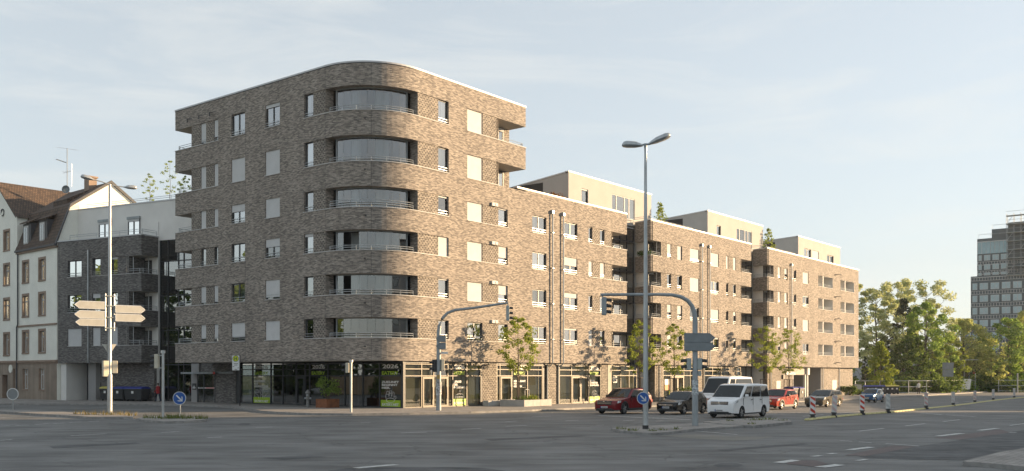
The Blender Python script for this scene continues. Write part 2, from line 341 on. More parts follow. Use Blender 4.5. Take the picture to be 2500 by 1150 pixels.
def hrail(root, mf, pts, z, mname='steel', n=2, name='balcony_rail', h=.36, posts=True):  # low tubular rail along (s,d) points
    m = MB()
    for k in range(n): m.tube([mf(a, d, z+h-k*.16) for a, d in pts], .022, 6)
    if posts:
        for i, (a, d) in enumerate(pts):
            if i % max(1, len(pts)//6) == 0 or i == len(pts)-1: m.tube([mf(a, d, z), mf(a, d, z+h)], .02, 6)
    return m.build(name, M[mname], root)
def ledge(mb, mf, s0, s1, z0, z1, zf, D, end, soff, brick=0, thick=.24):  # a balcony band seen from outside: soffit, floor, parapet, open end
    mb.poly([mf(s0,0,z0), mf(s0,D,z0), mf(s1,D,z0), mf(s1,0,z0)], soff)
    mb.poly([mf(s0,thick,zf), mf(s1,thick,zf), mf(s1,D,zf), mf(s0,D,zf)], soff)
    mb.poly([mf(s0,thick,zf), mf(s1,thick,zf), mf(s1,thick,z1), mf(s0,thick,z1)], brick)
    mb.poly([mf(s0,0,z1), mf(s1,0,z1), mf(s1,thick,z1), mf(s0,thick,z1)], soff)
    mb.poly([mf(end,0,z0), mf(end,D,z0), mf(end,D,z1), mf(end,0,z1)], brick)
    i = end+thick*(1 if end == s0 else -1)
    mb.poly([mf(i,thick,zf), mf(i,D,zf), mf(i,D,z1), mf(i,thick,z1)], brick)
    mb.poly([mf(end,0,z1), mf(end,D,z1), mf(i,D,z1), mf(i,0,z1)], soff)
    mb.poly([mf(s0,D,z0), mf(s1,D,z0), mf(s1,D,zf), mf(s0,D,zf)], soff)
    mb.poly([mf(end,D,zf), mf(i,D,zf), mf(i,D,z1), mf(end,D,z1)], brick)
def pieces(mb, name, mats, parent, names={}):     # every six-sided piece of a builder becomes a part of its own
    for k in range(len(mb.f)//6):
        m = MB(); m.v = mb.v[k*24:k*24+24]; m.uv = mb.uv[k*24:k*24+24]; m.f = [list(range(j*4, j*4+4)) for j in range(6)]; m.m = mb.m[k*6:k*6+6]; m.build(names.get(k, name), mats, parent)
SILL = [5.10, 8.13, 11.23, 14.24, 17.45, 21.03]; HEAD = [6.52, 9.58, 12.66, 15.68, 19.25, 22.73]
ZB, ZL, ZT = 3.49, 17.58, 24.29
def text_part(txt, name, parent, mname, place, size, align='LEFT', bold=0.012, width=None):
    cu = bpy.data.curves.new(name, 'FONT'); cu.body = txt; cu.size = size; cu.align_x = align; cu.offset = bold*size; cu.space_line = 1.0; cu.resolution_u = 3
    to = bpy.data.objects.new('tmp_text', cu); COL.objects.link(to); dg = bpy.context.evaluated_depsgraph_get()
    me = bpy.data.meshes.new_from_object(to.evaluated_get(dg)); bpy.data.objects.remove(to)
    if width:
        xs = [v.co.x for v in me.vertices]; k = width/max(1e-6, max(xs)-min(xs))
        for v in me.vertices: v.co.x *= k
    for v in me.vertices: v.co = place(v.co.x, v.co.y)
    me.materials.clear(); me.materials.append(M[mname]); me.name = name
    o = bpy.data.objects.new(name, me); COL.objects.link(o); o.parent = parent; return o
M['letter_white'] = mat('white vinyl lettering', (.72,.72,.70), .5, var=.03)
M['letter_green'] = mat('lime vinyl', (.33,.50,.02), .5, var=.04)
# ---------------------------------------------------------------- shop fronts
def shopfront(root, mf, z0, z1, edges, doors=(), frame='anthracite', trans=(2.42, 2.92), back=None, pane='glass_shop', dz=.09):
    m = MB(); a, b = edges[0], edges[-1]
    for x in edges: fbox(m, mf, x-.045, x+.045, 0, .12, z0, z1)
    for z in (*trans, z1-.08): fbox(m, mf, a+.045, b-.045, .003, .12, z-.035, z+.035)
    fbox(m, mf, a+.045, b-.045, .003, .12, z0, z0+dz)
    fr = m.build('shop_window', M[frame], root)
    for x0, x1 in zip(edges, edges[1:]):
        m = MB(); fquad(m, mf, x0+.04, x1-.04, z0+.05, z1-.05, .06); m.build('pane', M[pane], fr)
    for x0, x1 in doors:
        m = MB(); zt = trans[0]-.06
        for p, q in ((x0, x0+.13), (x1-.13, x1)): fbox(m, mf, p, q, -.03, .1, z0+.02, zt)
        fbox(m, mf, x0+.13, x1-.13, -.028, .1, zt-.16, zt); fbox(m, mf, x0+.13, x1-.13, -.028, .1, z0+.02, z0+.18)
        fbox(m, mf, x1-.16, x1-.13, -.10, -.05, z0+.6, z0+1.5)
        m.build('door', M[frame], fr)
    if back:
        m = MB(); fquad(m, mf, a, b, z0, z1, back[1]); m.build('interior_blind' if back[0] == 'screen' else 'interior', M[back[0]], fr)
    return fr
def poster(fr, mf, x0, x1, lines, zt=3.33, green=True, url=True, d=.035, art=None, zg=.16, size=.21):
    w = x1-x0; c = (x0+x1)/2
    pl = lambda u, v: (lambda x, y: mf(u+x, d, v+y))
    text_part('2026', 'lettering', fr, 'letter_white', pl(x0+w*.10, zt-.36), .40, bold=.03, width=w*.78)
    text_part('EATERY', 'lettering', fr, 'letter_green', pl(x0+w*.06, zt-.82), .34, bold=.035, width=w*.82)
    if lines: text_part('\n'.join(lines), 'lettering', fr, 'letter_white', pl(x0+w*.06, zt-1.42), size, bold=.035, width=w*.86)
    if green:
        m = MB(); fbox(m, mf, x0+.03, x1-.03, d-.004, d-.001, zg, zg+.52); g = m.build('poster_base', M['letter_green'], fr)
        if url: text_part('EATERY.NET', 'lettering', fr, 'letter_white', (lambda x, y: mf(x0+w*.08+x, d-.012, zg+.12+y)), .24, bold=.035, width=w*.82)
    if art:
        m = MB(); sx, sy, zz = w*.8, .75, zg+.42
        for ln in art: m.tube([mf(x0+w*.1+p[0]*sx, d-.016, zz+p[1]*sy) for p in ln], .014, 4)
        m.build('line_drawing', M['letter_white'], fr)
def circ(cx, cy, rx, ry, a0=0, a1=360, n=14): return [(cx+rx*math.cos(R(a0+(a1-a0)*i/n)), cy+ry*math.sin(R(a0+(a1-a0)*i/n))) for i in range(n+1)]
ART_HANDS = [[(.30,.0),(.22,.35),(.05,.55),(.0,.8),(.08,.95),(.22,.92),(.3,.75),(.28,.6)], [(.3,.6),(.42,.95),(.5,.92),(.42,.6),(.45,.4),(.4,.0)], [(.7,.0),(.78,.35),(.95,.55),(1,.8),(.92,.95),(.78,.92),(.72,.7)], [(.72,.65),(.6,.98),(.53,.92),(.6,.6),(.55,.4),(.6,.0)], [(.08,.8),(.2,.78)], [(.06,.66),(.22,.62)], [(.8,.78),(.95,.8)], [(.45,.4),(.55,.4)]]
ART_FINGERS = [circ(.5,.12,.26,.22), [(.26,.1),(.2,.5),(.28,.95),(.36,1.0),(.42,.9),(.4,.5)], [(.42,.5),(.46,1.05),(.56,1.05),(.56,.5)], [(.58,.5),(.66,.95),(.74,.85),(.72,.4)], [(.72,.4),(.84,.55),(.86,.4),(.72,.1)], [(.24,.7),(.4,.68)], [(.44,.8),(.56,.8)]]
ART_BURGER = [circ(.5,.35,.42,.3,0,180), [(.08,.35),(.92,.35)], [(.05,.24),(.2,.3),(.35,.2),(.5,.3),(.65,.2),(.8,.3),(.95,.22)], circ(.5,.16,.42,.14,180,360), [(.4,.78),(.5,.98),(.62,.86),(.5,.8),(.66,1.05)], [(.3,.5),(.36,.54)], [(.5,.55),(.56,.58)]]
ART_KNOT = [circ(.35,.4,.22,.3), circ(.6,.45,.22,.32), circ(.48,.62,.24,.24), circ(.5,.25,.26,.2), [(.8,.3),(1.0,.2)]]
# ================================================================ corner building (tower and long wing)
corner = thing('apartment_building', tuple(O), RZ, 'six storey brown brick apartment house with rounded corner loggias and shops below', 'building')
RC, AL = 4.6, 4.6*math.pi/2
def tw(s, d, z):
    if s <= 18.83: return Vector((d, 23.43-s, z))
    if s < 18.83+AL:
        a = (s-18.83)/RC; return Vector((RC-(RC-d)*math.cos(a), RC-(RC-d)*math.sin(a), z))
    return Vector((RC+s-18.83-AL, d, z))
sl_ = lambda t: 23.43-t
sr_ = lambda t: 18.83+AL+t-RC
ARC = [18.83+AL*i/20 for i in range(21)]
wall = MB(); FA = Facade(tw, corner, wall, ARC)
sh2 = {1: (.8,.82), 2: (.88,.88), 3: (0,0), 4: (1,1), 5: (1,1), 6: (.86,.80)}
c2 = {1: .8, 2: 0, 3: 0, 4: .38, 5: 1, 6: 0}; c3 = {1: 1, 2: .87, 3: .42, 4: 1, 5: 1, 6: .14}
ca = {1: 0, 2: .06, 3: 1, 4: .08, 5: 0, 6: 0}; cb = {1: 0, 2: 1, 3: 1, 4: 1, 5: 1, 6: 1}; cc = {1: 0, 2: .5, 3: .62, 4: .06}
ce = {1: .1, 2: .28, 3: .5, 4: 0}; cf = {1: (1,0), 2: (0,0), 3: (.82,.84), 4: (0,0)}
for i in range(1, 7):
    z0, z1 = SILL[i-1], HEAD[i-1]
    FA.holes.append((0, sl_(21.15), z0, z1))
    FA.strip(sl_(21.15), sl_(17.42), z0, z1, [('p', sl_(21.15), sl_(19.86)), ('w', sl_(19.86), sl_(19.14), sh2[i][0]), ('p', sl_(19.14), sl_(18.05)), ('w', sl_(18.05), sl_(17.42), sh2[i][1])], sides='rtb', sill=False)
    FA.window(sl_(15.70), sl_(13.95), z0, z1, c2[i]); FA.window(sl_(11.45), sl_(9.72), z0, z1, c3[i])
    FA.strip(sl_(6.96), 18.83, z0, z1, [('w', sl_(6.96), sl_(5.98), .14 if i == 3 else 0), ('p', sl_(5.98), 18.83)], sides='ltb', sill=False)
    FA.holes.append((18.83, 18.83+AL, z0, z1))
    FA.strip(18.83+AL, sr_(7.88), z0, z1, [('p', 18.83+AL, sr_(6.80)), ('w', sr_(6.80), sr_(7.88), ca[i])], sides='rtb', sill=False)
    FA.reveal(18.83, 18.83+AL, z0, z1, 0, .75, 0, 'lrtb')
    e1 = 14.85 if i < 5 else 13.74
    it = [('w', sr_(9.97), sr_(11.80), cb[i]), ('p', sr_(11.80), sr_(13.74))]
    if i < 5: it.append(('w', sr_(13.74), sr_(14.85), cc[i]))
    FA.strip(sr_(9.97), sr_(e1), z0, z1, it, sides='lrtb' if i < 5 else 'ltb', sill=(i < 5))
    if i >= 5: FA.holes.append((sr_(13.74), sr_(17.18), z0, z1))
    if i < 5:
        FA.window(sr_(18.07), sr_(20.01), z0, z1, 0); FA.window(sr_(22.61), sr_(24.56), z0, z1, ce[i])
        FA.strip(sr_(26.30), sr_(30.25), z0, z1, [('w', sr_(26.30), sr_(26.98), cf[i][0]), ('p', sr_(26.98), sr_(28.21)), ('w', sr_(28.21), sr_(28.95), cf[i][1]), ('p', sr_(28.95), sr_(30.25))], sides='ltb', sill=False)
        FA.holes.append((sr_(30.25), sr_(32.70), z0, z1))
FA.emit(0, sr_(17.18), ZB, ZT); FA.emit(sr_(17.18), sr_(32.70), ZB, ZL)
SO = 2
for i in range(6):                                # cantilevered balcony bands at the far left end, and at the right ends
    zb = ZB if i == 0 else HEAD[i-1]
    ledge(wall, tw, 0, 2.28, zb, SILL[i], zb+.35, 1.5, 0, SO)
    if i < 4: ledge(wall, tw, sr_(30.25), sr_(32.70), zb, SILL[i], zb+.35, 2.3, sr_(32.70), SO)
ledge(wall, tw, 0, 2.28, HEAD[5], ZT, ZT-.3, 1.5, 0, SO); ledge(wall, tw, sr_(30.25), sr_(32.70), HEAD[3], ZL, ZL-.3, 2.3, sr_(32.70), SO)
ledge(wall, tw, sr_(13.74), sr_(17.18), HEAD[4], SILL[5], HEAD[4]+.35, 1.7, sr_(17.18), SO)
ledge(wall, tw, sr_(13.74), sr_(17.18), HEAD[5], ZT, ZT-.3, 1.7, sr_(17.18), SO)
for z0, z1 in ((ZB, ZT),):
    wall.box(1.5, 16.9, 23.1, 23.4, z0, z1, 0)     # end walls of the tower core
    wall.box(16.9, 17.15, 1.7, 23.4, ZL-1, z1, 0)
wall.box(13.74, 16.9, 1.7, 1.9, ZL-1, ZT, 0); wall.box(13.5, 13.74, .05, 1.7, ZL-1, ZT-.3, 0)
for i in (4, 5):
    FD_ = Facade(pm((0, 1.7), (1, 0), (0, 1)), corner, MB()); FD_.window(15.0, 16.3, SILL[i]-.9, HEAD[i]-.1, .1 if i == 5 else 0, d0=-.08, depth=.07, hole=False, rail=False, sill=False, curt=True)
wall.box(30.0, 30.25, .05, 12, ZB, ZL, 0); wall.box(.1, 1.5, 20.95, 21.15, ZB, ZT, 0); wall.box(1.45, 1.6, 21.15, 23.2, ZB, ZT, 0)
per = [tw(s, .02, 0) for s in [0, 18.83]+ARC[1:]+[sr_(17.18)]]
roofp = [(p.x, p.y) for p in per]+[(17.16, 23.4)]
wall.poly([(x, y, ZT-.25) for x, y in roofp], 3)
wall.poly([(x, y, ZB) for x, y in roofp][::-1], SO)
wall.poly([(15.6,.02,ZL-.25),(32.68,.02,ZL-.25),(32.68,2.4,ZL-.25),(30.3,2.4,ZL-.25),(30.3,12,ZL-.25),(15.6,12,ZL-.25)], 3)
wall.poly([(17.0,.02,ZB),(17.0,12,ZB),(32.6,12,ZB),(32.6,.02,ZB)], SO)
wall.build('wall', [M['brick'], M['brick_relief'], M['soffit'], M['roofing']], corner)
core = MB(); core.prism([(2.6,20.8),(2.6,6.2),(6.2,2.6),(13.3,2.6),(13.3,20.8)], ZB+.05, ZT-.4, 0, 'z'); core.prism([(13.4,2.6),(29.9,2.6),(29.9,11.8),(13.4,11.8)], ZB+.05, ZL-.4, 0, 'z')
core.build('interior', M['void'], corner)
def coping(root, mf, ss, z, name='coping', d0=-.05, d1=.40):
    m = MB()
    for a, b in zip(ss, ss[1:]):
        fbox(m, mf, a, b, d0, d1, z+.02, z+.13, 0); fbox(m, mf, a, b, -.012, d1-.05, z-.03, z+.02, 1)  # dark strip under the cap paints in the coping overhang's shade
    return m.build(name, [M['coping'], M['dark']], root)
coping(corner, tw, [-.03, 18.83]+ARC[1:]+[sr_(17.21)], ZT); coping(corner, tw, [sr_(16.0), sr_(32.73)], ZL)
for i in range(6):                                # continuous white sills: left strip with balcony, rounded corner band, right balconies
    z = SILL[i]; m = MB(); fbox(m, tw, -.03, sl_(17.42)+.03, -.05, .26, z-.035, z+.014); m.build('sill', M['sill'], corner)
    ss = [sl_(6.99), 18.83]+ARC[1:]+[sr_(7.91)]; m = MB()
    for a, b in zip(ss, ss[1:]): fbox(m, tw, a, b, -.05, .10, z-.035, z+.014)
    m.build('sill', M['sill'], corner)
    a, b = (26.27, 32.73) if i < 4 else (9.94, 17.21)
    if i != 4: m = MB(); fbox(m, tw, sr_(a), sr_(b), -.05, .26, z-.035, z+.014); m.build('sill', M['sill'], corner)
    else: m = MB(); fbox(m, tw, sr_(9.94), sr_(13.8), -.05, .10, z-.035, z+.014); m.build('sill', M['sill'], corner)
    # glazed corner loggia: frameless curved panels behind a round steel rail
    z1 = HEAD[i]; g0, g1 = 18.83+.55, 18.83+AL-.55; n = 9
    lg = MB()
    if i in (0, 1, 2): rng = [(0, 1)]+list(range(0))
    for k in range(n+1):
        a = g0+(g1-g0)*k/n; fbox(lg, tw, a-.003, a+.003, .60, .605, z+.06, z1-.06)
    aa = [g0+(g1-g0)*k/18 for k in range(19)]
    for a, b in zip(aa, aa[1:]):
        fbox(lg, tw, a, b, .58, .66, z, z+.05); fbox(lg, tw, a, b, .58, .66, z1-.07, z1)
    for a in (g0, g1): fbox(lg, tw, a-.04, a+.04, .56, .68, z, z1)
    lo = lg.build('loggia', M['steel_dark'], corner)
    skip = {2: (1, 2), 1: (1,), 0: ()}.get(i, ())
    for k in range(n):
        if k in skip: continue
        a, b = g0+(g1-g0)*k/n+.01, g0+(g1-g0)*(k+1)/n-.01
        m = MB(); fquad(m, tw, a, b, z+.05, z1-.07, .615); m.build('pane', M['glass_loggia'], lo)
    m = MB(); pts = [(a, .10) for a in ARC[1:-1]]
    for h in ((.34, .20) if i not in (3,) else (.50, .34, .20)): m.tube([tw(a, d, z+h) for a, d in pts], .024, 6)
    for k in range(0, len(pts), 3): m.tube([tw(pts[k][0], .10, z), tw(pts[k][0], .10, z+.36)], .02, 6)
    m.build('balcony_rail', M['steel'], lo)
    m = MB(); m.lathe([(0, z1-.13), (.16, z1-.13), (.18, z1-.02)], 12); o_ = m.build('ceiling_lamp', M['dark'], lo); o_.location = tw(18.83+AL/2, 1.1, 0)
    m = MB()                                       # the flat's own window wall deep inside, with curtains
    for a, b in ((.12, .30), (.55, .80)): 
        p, q = tw(g0+(g1-g0)*a, 1.55, 0), tw(g0+(g1-g0)*b, 1.55, 0); m.poly([(p.x,p.y,z),(q.x,q.y,z),(q.x,q.y,z1),(p.x,p.y,z1)])
    if i > 0: m.build('curtain', M['curtain'], lo)
    hrail(corner, tw, [(2.2, .12), (.35, .12), (.12, .35), (.12, 1.4)], z, name='balcony_rail')
    if i < 4: hrail(corner, tw, [(sr_(30.3), .12), (sr_(32.1), .12)], z)
    elif i == 5: hrail(corner, tw, [(sr_(14.2), .12), (sr_(16.9), .12), (sr_(17.05), .3), (sr_(17.05), 1.6)], z, h=.3)
    if i < 4:                                      # small white ventilation box right of the panel
        m = MB(); fbox(m, tw, sr_(12.75), sr_(13.45), -.16, 0, z1+.02, z1+.27); fbox(m, tw, sr_(13.12), sr_(13.40), -.19, -.16, z1+.06, z1+.23); m.build('ventilation_box', M['sill'], corner)
m = MB()                                           # dark movement joints at both ends and the middle of the curve
for s in (18.80, 18.83+AL/2, 18.83+AL+.02, sl_(13.9)):
    for i in range(7):
        za = ZB if i == 0 else HEAD[i-1]; zb = SILL[i]-.04 if i < 6 else ZT-.04
        fbox(m, tw, s-.012, s+.012, -.003, .02, za, zb)
m.build('movement_joint', M['dark'], corner)
for i in range(6):
    p = tw(18.83+AL*.44, -.07, SILL[i]-.62); m = MB(); m.box(p.x-.05, p.x+.05, p.y-.05, p.y+.05, p.z-.05, p.z+.05); m.build('drain_spout', M['dark'], corner)
def downpipe(root, x, z0, z1, y=-.16, r=.065):
    m = MB(); m.tube([(x, y+.16, z1-.05), (x, y, z1-.05), (x, y, z0+.02), (x, y+.2, z0-.22), (x, y+.42, z0-.26)], r, 8)
    m.box(x-.12, x+.12, y-.09, y+.14, z1-.35, z1-.12)
    for z in (z0+2, z0+5, z0+8, z0+11):
        if z < z1-.5: m.box(x-.085, x+.085, y-.08, y+.15, z-.03, z+.03)
    return m.build('downpipe', M['steel'], root)
downpipe(corner, 20.70, ZB, 16.45); downpipe(corner, 22.25, ZB, 16.45)
for s in (1.9, 3.5, 5.0):
    m = MB(); p = tw(s, -.05, 23.35); m.tube([p, p+Vector((-.25, -.35, -.06)), p+Vector((-.3, -1.0, -.14))], .03, 5); m.tube([p+Vector((-.25,-.3,-.05)), p+Vector((-.25,-.3,-.35))], .05, 5); m.build('wall_bracket', M['dark'], corner)
# ground floor, right side
gR = pm((0, .31), (1, 0), (0, 1)); gz = -.5
g = MB()
for a, b, mi in ((12.06, 13.81, 1), (20.55, 21.84, 1), (28.75, 29.80, 1)): fbox(g, gR, a, b, -.02, .5, gz, ZB-.05, mi)
fbox(g, gR, 19.9, 20.5, .15, .5, gz, ZB-.05, 3); fbox(g, gR, 21.9, 22.25, .15, .5, gz, ZB-.05, 3)
fbox(g, gR, 29.83, 30.46, -.05, .5, gz, ZB-.05, 2)
fbox(g, gR, 3.4, 30.5, -.02, .3, ZB-.14, ZB-.004, 3); fbox(g, gR, 11.95, 12.06, -.01, .5, gz, ZB-.05, 3)
pieces(g, 'pillar', [M['brick'], M['brick_relief'], M['soffit'], M['anthracite']], corner, {6: 'lintel'})
for x in (20.42, 22.0):
    m = MB(); m.tube([(x, .2, -.4), (x, .2, ZB-.1)], .05, 8); m.build('downpipe', M['steel'], corner)
LG = ('frame_light',)
b1 = shopfront(corner, gR, .10, ZB-.14, [3.53, 5.33, 6.60, 8.15, 8.68, 10.28, 11.93], [(5.42, 6.56), (7.0, 8.10)], 'frame_light', back=('screen', .28))
poster(b1, gR, 8.72, 10.24, ['GENUSS', 'DER', 'BEGEISTERT.'], art=ART_BURGER)
b2 = shopfront(corner, gR, .05, ZB-.14, [13.88, 14.27, 15.78, 17.83, 19.85], [(14.33, 15.72)], 'frame_light', back=('screen', .28))
poster(b2, gR, 15.95, 17.78, ['RESTAURANT', 'VON', 'MORGEN'], green=False)
b3 = shopfront(corner, gR, -.05, ZB-.14, [22.32, 24.10, 26.85, 28.70], [(24.16, 25.45), (25.47, 26.78)], 'frame_light', back=('screen', .28))
poster(b3, gR, 26.92, 28.62, ['DEIN', 'ZWEITES', 'ZUHAUSE.'], art=ART_KNOT, zg=.02)
b4 = shopfront(corner, pm((0, 1.3), (1, 0), (0, 1)), -.1, ZB-.1, [30.5, 31.9, 33.7, 35.2, 36.6], [], 'frame_light', back=('screen', .3))
text_part('85', 'house_number', b4, 'letter_white', lambda x, y: Vector((32.2+x, 1.27, 1.75+y)), .85, bold=.02)
# ground floor, left side under the deep overhang: dark glass and a brick stub
gL = pm((3.47, 26.5), (0, -1), (1, 0)); LZ = lambda y: 26.5-y
g = MB()
fbox(g, gL, LZ(25.0), LZ(20.0), 0, .35, -.2, ZB-.01, 0); fbox(g, gL, LZ(26.45), LZ(25.5), 0, .9, -.2, ZB-.01, 2); fbox(g, gL, LZ(20.0), LZ(19.5), .05, .35, -.2, ZB-.01, 3)
fbox(g, gL, LZ(.52), LZ(.31), -.02, .2, -.2, ZB-.004, 3)
pieces(g, 'pillar', [M['brick_grey'], M['brick_relief'], M['plaster_grey'], M['anthracite']], corner)
m = MB(); m.tube([(3.3, 25.1, 0), (3.3, 25.1, ZB)], .06, 8); m.build('downpipe', M['sill'], corner)
l1 = shopfront(corner, gL, .12, ZB-.10, [LZ(y) for y in (19.4, 17.75, 15.35, 13.82, 12.19, 11.10, 10.56, 8.41, 6.51, 4.54, 2.77, .50)], [(LZ(12.15), LZ(11.14))], back=('void', 3.4), pane='glass_dark')
poster(l1, gL, LZ(17.65), LZ(15.45), ['GASTGEBER', 'AUS', 'LEIDENSCHAFT.'], art=ART_HANDS)
poster(l1, gL, LZ(10.45), LZ(8.55), None, green=False)
poster(l1, gL, LZ(2.68), LZ(.62), ['ZUKUNFT', 'BEGINNT', 'HIER.'], art=ART_FINGERS)
for y in (18.4, 14.4, 5.9):
    m = MB(); m.lathe([(.28, .12), (.28, ZB-.1)], 14); o_ = m.build('inner_column', M['plaster_grey'], corner, smooth=40); o_.location = (4.6, y, 0)
m = MB(); m.poly([(3.5,.4,ZB-.02),(3.5,26,ZB-.02),(8,26,ZB-.02),(12,.4,ZB-.02)]); m.build('ceiling', M['void'], corner)
# ---------------------------------------------------------------- glazed stairwells between the wings
def stair_glass(name, mf, s0, s1, z0, z1, label, root_loc=None, nx=4, storeys=None):
    r = thing(name, root_loc or tuple(O), RZ, label, 'stairwell')
    m = MB()
    for k in range(nx+1): fbox(m, mf, s0+(s1-s0)*k/nx-.04, s0+(s1-s0)*k/nx+.04, -.03, .1, z0, z1)
    zs = storeys or [ZB]+HEAD
    for z in [z for z in zs if z0 < z < z1]+[z1-.05]: fbox(m, mf, s0, s1, -.02, .1, z-.05, z+.05)
    m.build('frame', M['anthracite'], r)
    for k in range(nx):
        m = MB(); fquad(m, mf, s0+(s1-s0)*k/nx+.04, s0+(s1-s0)*(k+1)/nx-.04, z0, z1, .03); m.build('pane', M['glass_tower'], r)
    m = MB()
    for z in [z for z in zs if z0 < z < z1-1]: fbox(m, mf, s0, s1, .3, 3.5, z-.15, z+.15)
    fbox(m, mf, s0, s1, 3.6, 3.8, z0, z1); m.build('landing', M['plaster_grey'], r)
    m = MB(); fbox(m, mf, s0, s1, -.02, 3.8, z1, z1+.12); m.build('roof', M['coping'], r)
    return r
stair_glass('glazed_stairwell', pm((0, 2.36), (1, 0), (0, 1)), 30.3, 37.75, -.6, 17.0, 'dark glazed stairwell between the corner house and the middle wing', nx=6)
stair_glass('glazed_stairwell', pm((0, 2.3), (1, 0), (0, 1)), 57.5, 64.8, -.8, 17.0, 'dark glazed stairwell between the middle wing and the far wing', nx=5)
CURT[0] = 0.35
# ================================================================ the two wings further along the street
EX, EY = .302, .953                                # skewed direction of the wings' side walls
def wing(x0, x1, label, cols, left_d, balL, balR, strips, wins, extra=None, zt=ZL):
    r = thing('apartment_building', tuple(bl(x0, 0, 0)), RZ, label, 'building', 'brick apartment wings along the street')
    w = MB(); mf = pm((0, 0), (1, 0), (0, 1)); L = x1-x0; FW = Facade(mf, r, w)
    for i in range(4):
        z0, z1 = SILL[i], HEAD[i]
        FW.holes.append((0, balL, z0, z1))
        if balR: FW.holes.append((balR, L, z0, z1))
        for a, b, items in strips: FW.strip(a, b, z0, z1, [(k, p, q, *( [sh[i]] if k == 'w' else [])) for k, p, q, *shs in items for sh in [shs[0] if shs else None]], sides='tb', sill=False)
        for a, b, sh in wins: FW.window(a, b, z0, z1, sh[i])
        if extra: extra(FW, i, z0, z1, r, w)
    FW.emit(0, L, ZB, zt)
    k = left_d                                      # brick cheeks of the corner balconies on the skewed end
    em = lambda s, d, z: Vector((EX*s+EY*d, EY*s-EX*d, z))
    for i in range(5):
        za = ZB if i == 0 else HEAD[i-1]; zb = SILL[i] if i < 4 else zt
        fquad(w, em, 0, k, za, zb, 0, 0); fquad(w, em, 0, k, za, zb, .24, 0)
        w.poly([em(0,0,zb), em(k,0,zb), em(k,.24,zb), em(0,.24,zb)], 2)
        fquad(w, mf, .24, balL, za+.3, zb, .24, 0)
        w.poly([em(0,0,za), em(k,0,za), (balL+.6, EY*k, za), (balL, 0, za)], 2); w.poly([em(0,0,za+.3), em(k,0,za+.3), (balL+.6, EY*k, za+.3), (balL, 0, za+.3)], 2)
        m = MB(); fbox(m, mf, -.03, balL+.02, -.05, .26, zb-.035, zb+.014)
        m.hexa([em(.0,-.05,zb-.035), em(k,-.05,zb-.035), em(k,.26,zb-.035), em(.0,.26,zb-.035), em(.0,-.05,zb+.013), em(k,-.05,zb+.013), em(k,.26,zb+.013), em(.0,.26,zb+.013)])
        if i < 4: m.build('sill', M['sill'], r); hrail(r, mf, [(balL-.1, .12), (.35, .12)], zb); hrail(r, em, [(.3, .14), (k-.1, .14)], zb)
        if balR: ledge(w, mf, balR, L, za, zb, za+.3, 2.2, L, 2)
        if balR and i < 4:
            m = MB(); fbox(m, mf, balR-.02, L+.03, -.05, .26, zb-.035, zb+.014); m.build('sill', M['sill'], r); hrail(r, mf, [(balR+.1, .12), (L-.4, .12)], zb)
    cw = lambda s, d, z: Vector((.8+EX*s+EY*d, .9+EY*s-EX*d, z))
    fquad(w, cw, 0, 18, ZB-4.5, zt, 0, 3)          # render wall behind the balcony, parallel to the skewed end
    fquad(w, mf, .8, balL, ZB, zt, .9, 0); w.poly([(balL, .05, ZB), (balL, .9, ZB), (balL, .9, zt-.3), (balL, .05, zt-.3)], 0)
    for i in range(4):                              # balcony door seen in shade
        FD = Facade(pm((0, .9), (1, 0), (0, 1)), r, MB()); FD.window(.95, balL-.12, SILL[i]-.85, HEAD[i]-.05, 0 if i % 2 else .05, hole=False, depth=.05, d0=-.06, rail=False, sill=False, curt=(i == 1))
        m = MB(); m.tube([(balL-.55, .25, SILL[i]), (balL-.55, .25, HEAD[i])], .03, 6); m.build('balcony_post', M['steel'], r)
    if balR: w.box(balR-.25, balR, .05, 12, ZB, zt, 0)
    else: w.poly([(L,0,ZB),(L,14,ZB),(L,14,zt),(L,0,zt)], 0)
    w.poly([(.2,.02,zt-.25),(L-.02,.02,zt-.25),(L-.02 if not balR else L-.02,2.2,zt-.25),((balR or L),14,zt-.25),(EX*14,14,zt-.25),(EX*2.3,EY*2.3,zt-.25)], 4)
    w.poly([(.3,.02,ZB),(L-.02,.02,ZB),(L-.02,8,ZB),(2.5,8,ZB)], 2)
    w.build('wall', [M['brick'], M['brick_relief'], M['soffit'], M['plaster_white'], M['roofing']], r)
    m = MB(); m.prism([(balL+.8, 2.6), ((balR or L)-.5, 2.6), ((balR or L)-.5, 12), (balL+3, 12)], ZB+.05, zt-.4, 0, 'z'); m.build('interior', M['void'], r)
    coping(r, mf, [-.03, L+.03], zt)
    m = MB(); m.hexa([em(.35,-.05,zt+.02), em(k,-.05,zt+.02), em(k,.3,zt+.02), em(.35,.3,zt+.02), em(.35,-.05,zt+.128), em(k,-.05,zt+.128), em(k,.3,zt+.128), em(.35,.3,zt+.128)]); m.build('coping', M['coping'], r)
    hrail(r, mf, [(.4, .3), (.4, 2.2)], zt, h=.5); hrail(r, mf, [(.5, .3), (5, .3), (9, .3)], zt, h=.32)
    for x in cols: downpipe(r, x, ZB, 16.45)
    return r, mf
q = lambda *a: a
X2 = 37.09
w2, m2 = wing(X2, 59.73, 'middle brick wing with white roller shutters and two downpipes behind the white vans', (10.35, 12.1), 2.36, 2.06, 20.16,
    [(2.06, 6.25, [('p', 2.06, 3.28), ('w', 3.28, 4.08, q(.3, .55, 0, .86)), ('p', 4.08, 5.35), ('w', 5.35, 6.25, q(0, .6, 0, 1))]),
     (16.2, 20.16, [('w', 16.2, 16.85, q(.15, 0, 0, 1)), ('p', 16.85, 18.06), ('w', 18.06, 18.75, q(.15, .3, 0, 1)), ('p', 18.75, 20.16)])],
    [(7.92, 9.92, q(0, 0, 1, .9)), (12.5, 14.45, q(.1, .72, 0, 1))])
X3 = 64.14
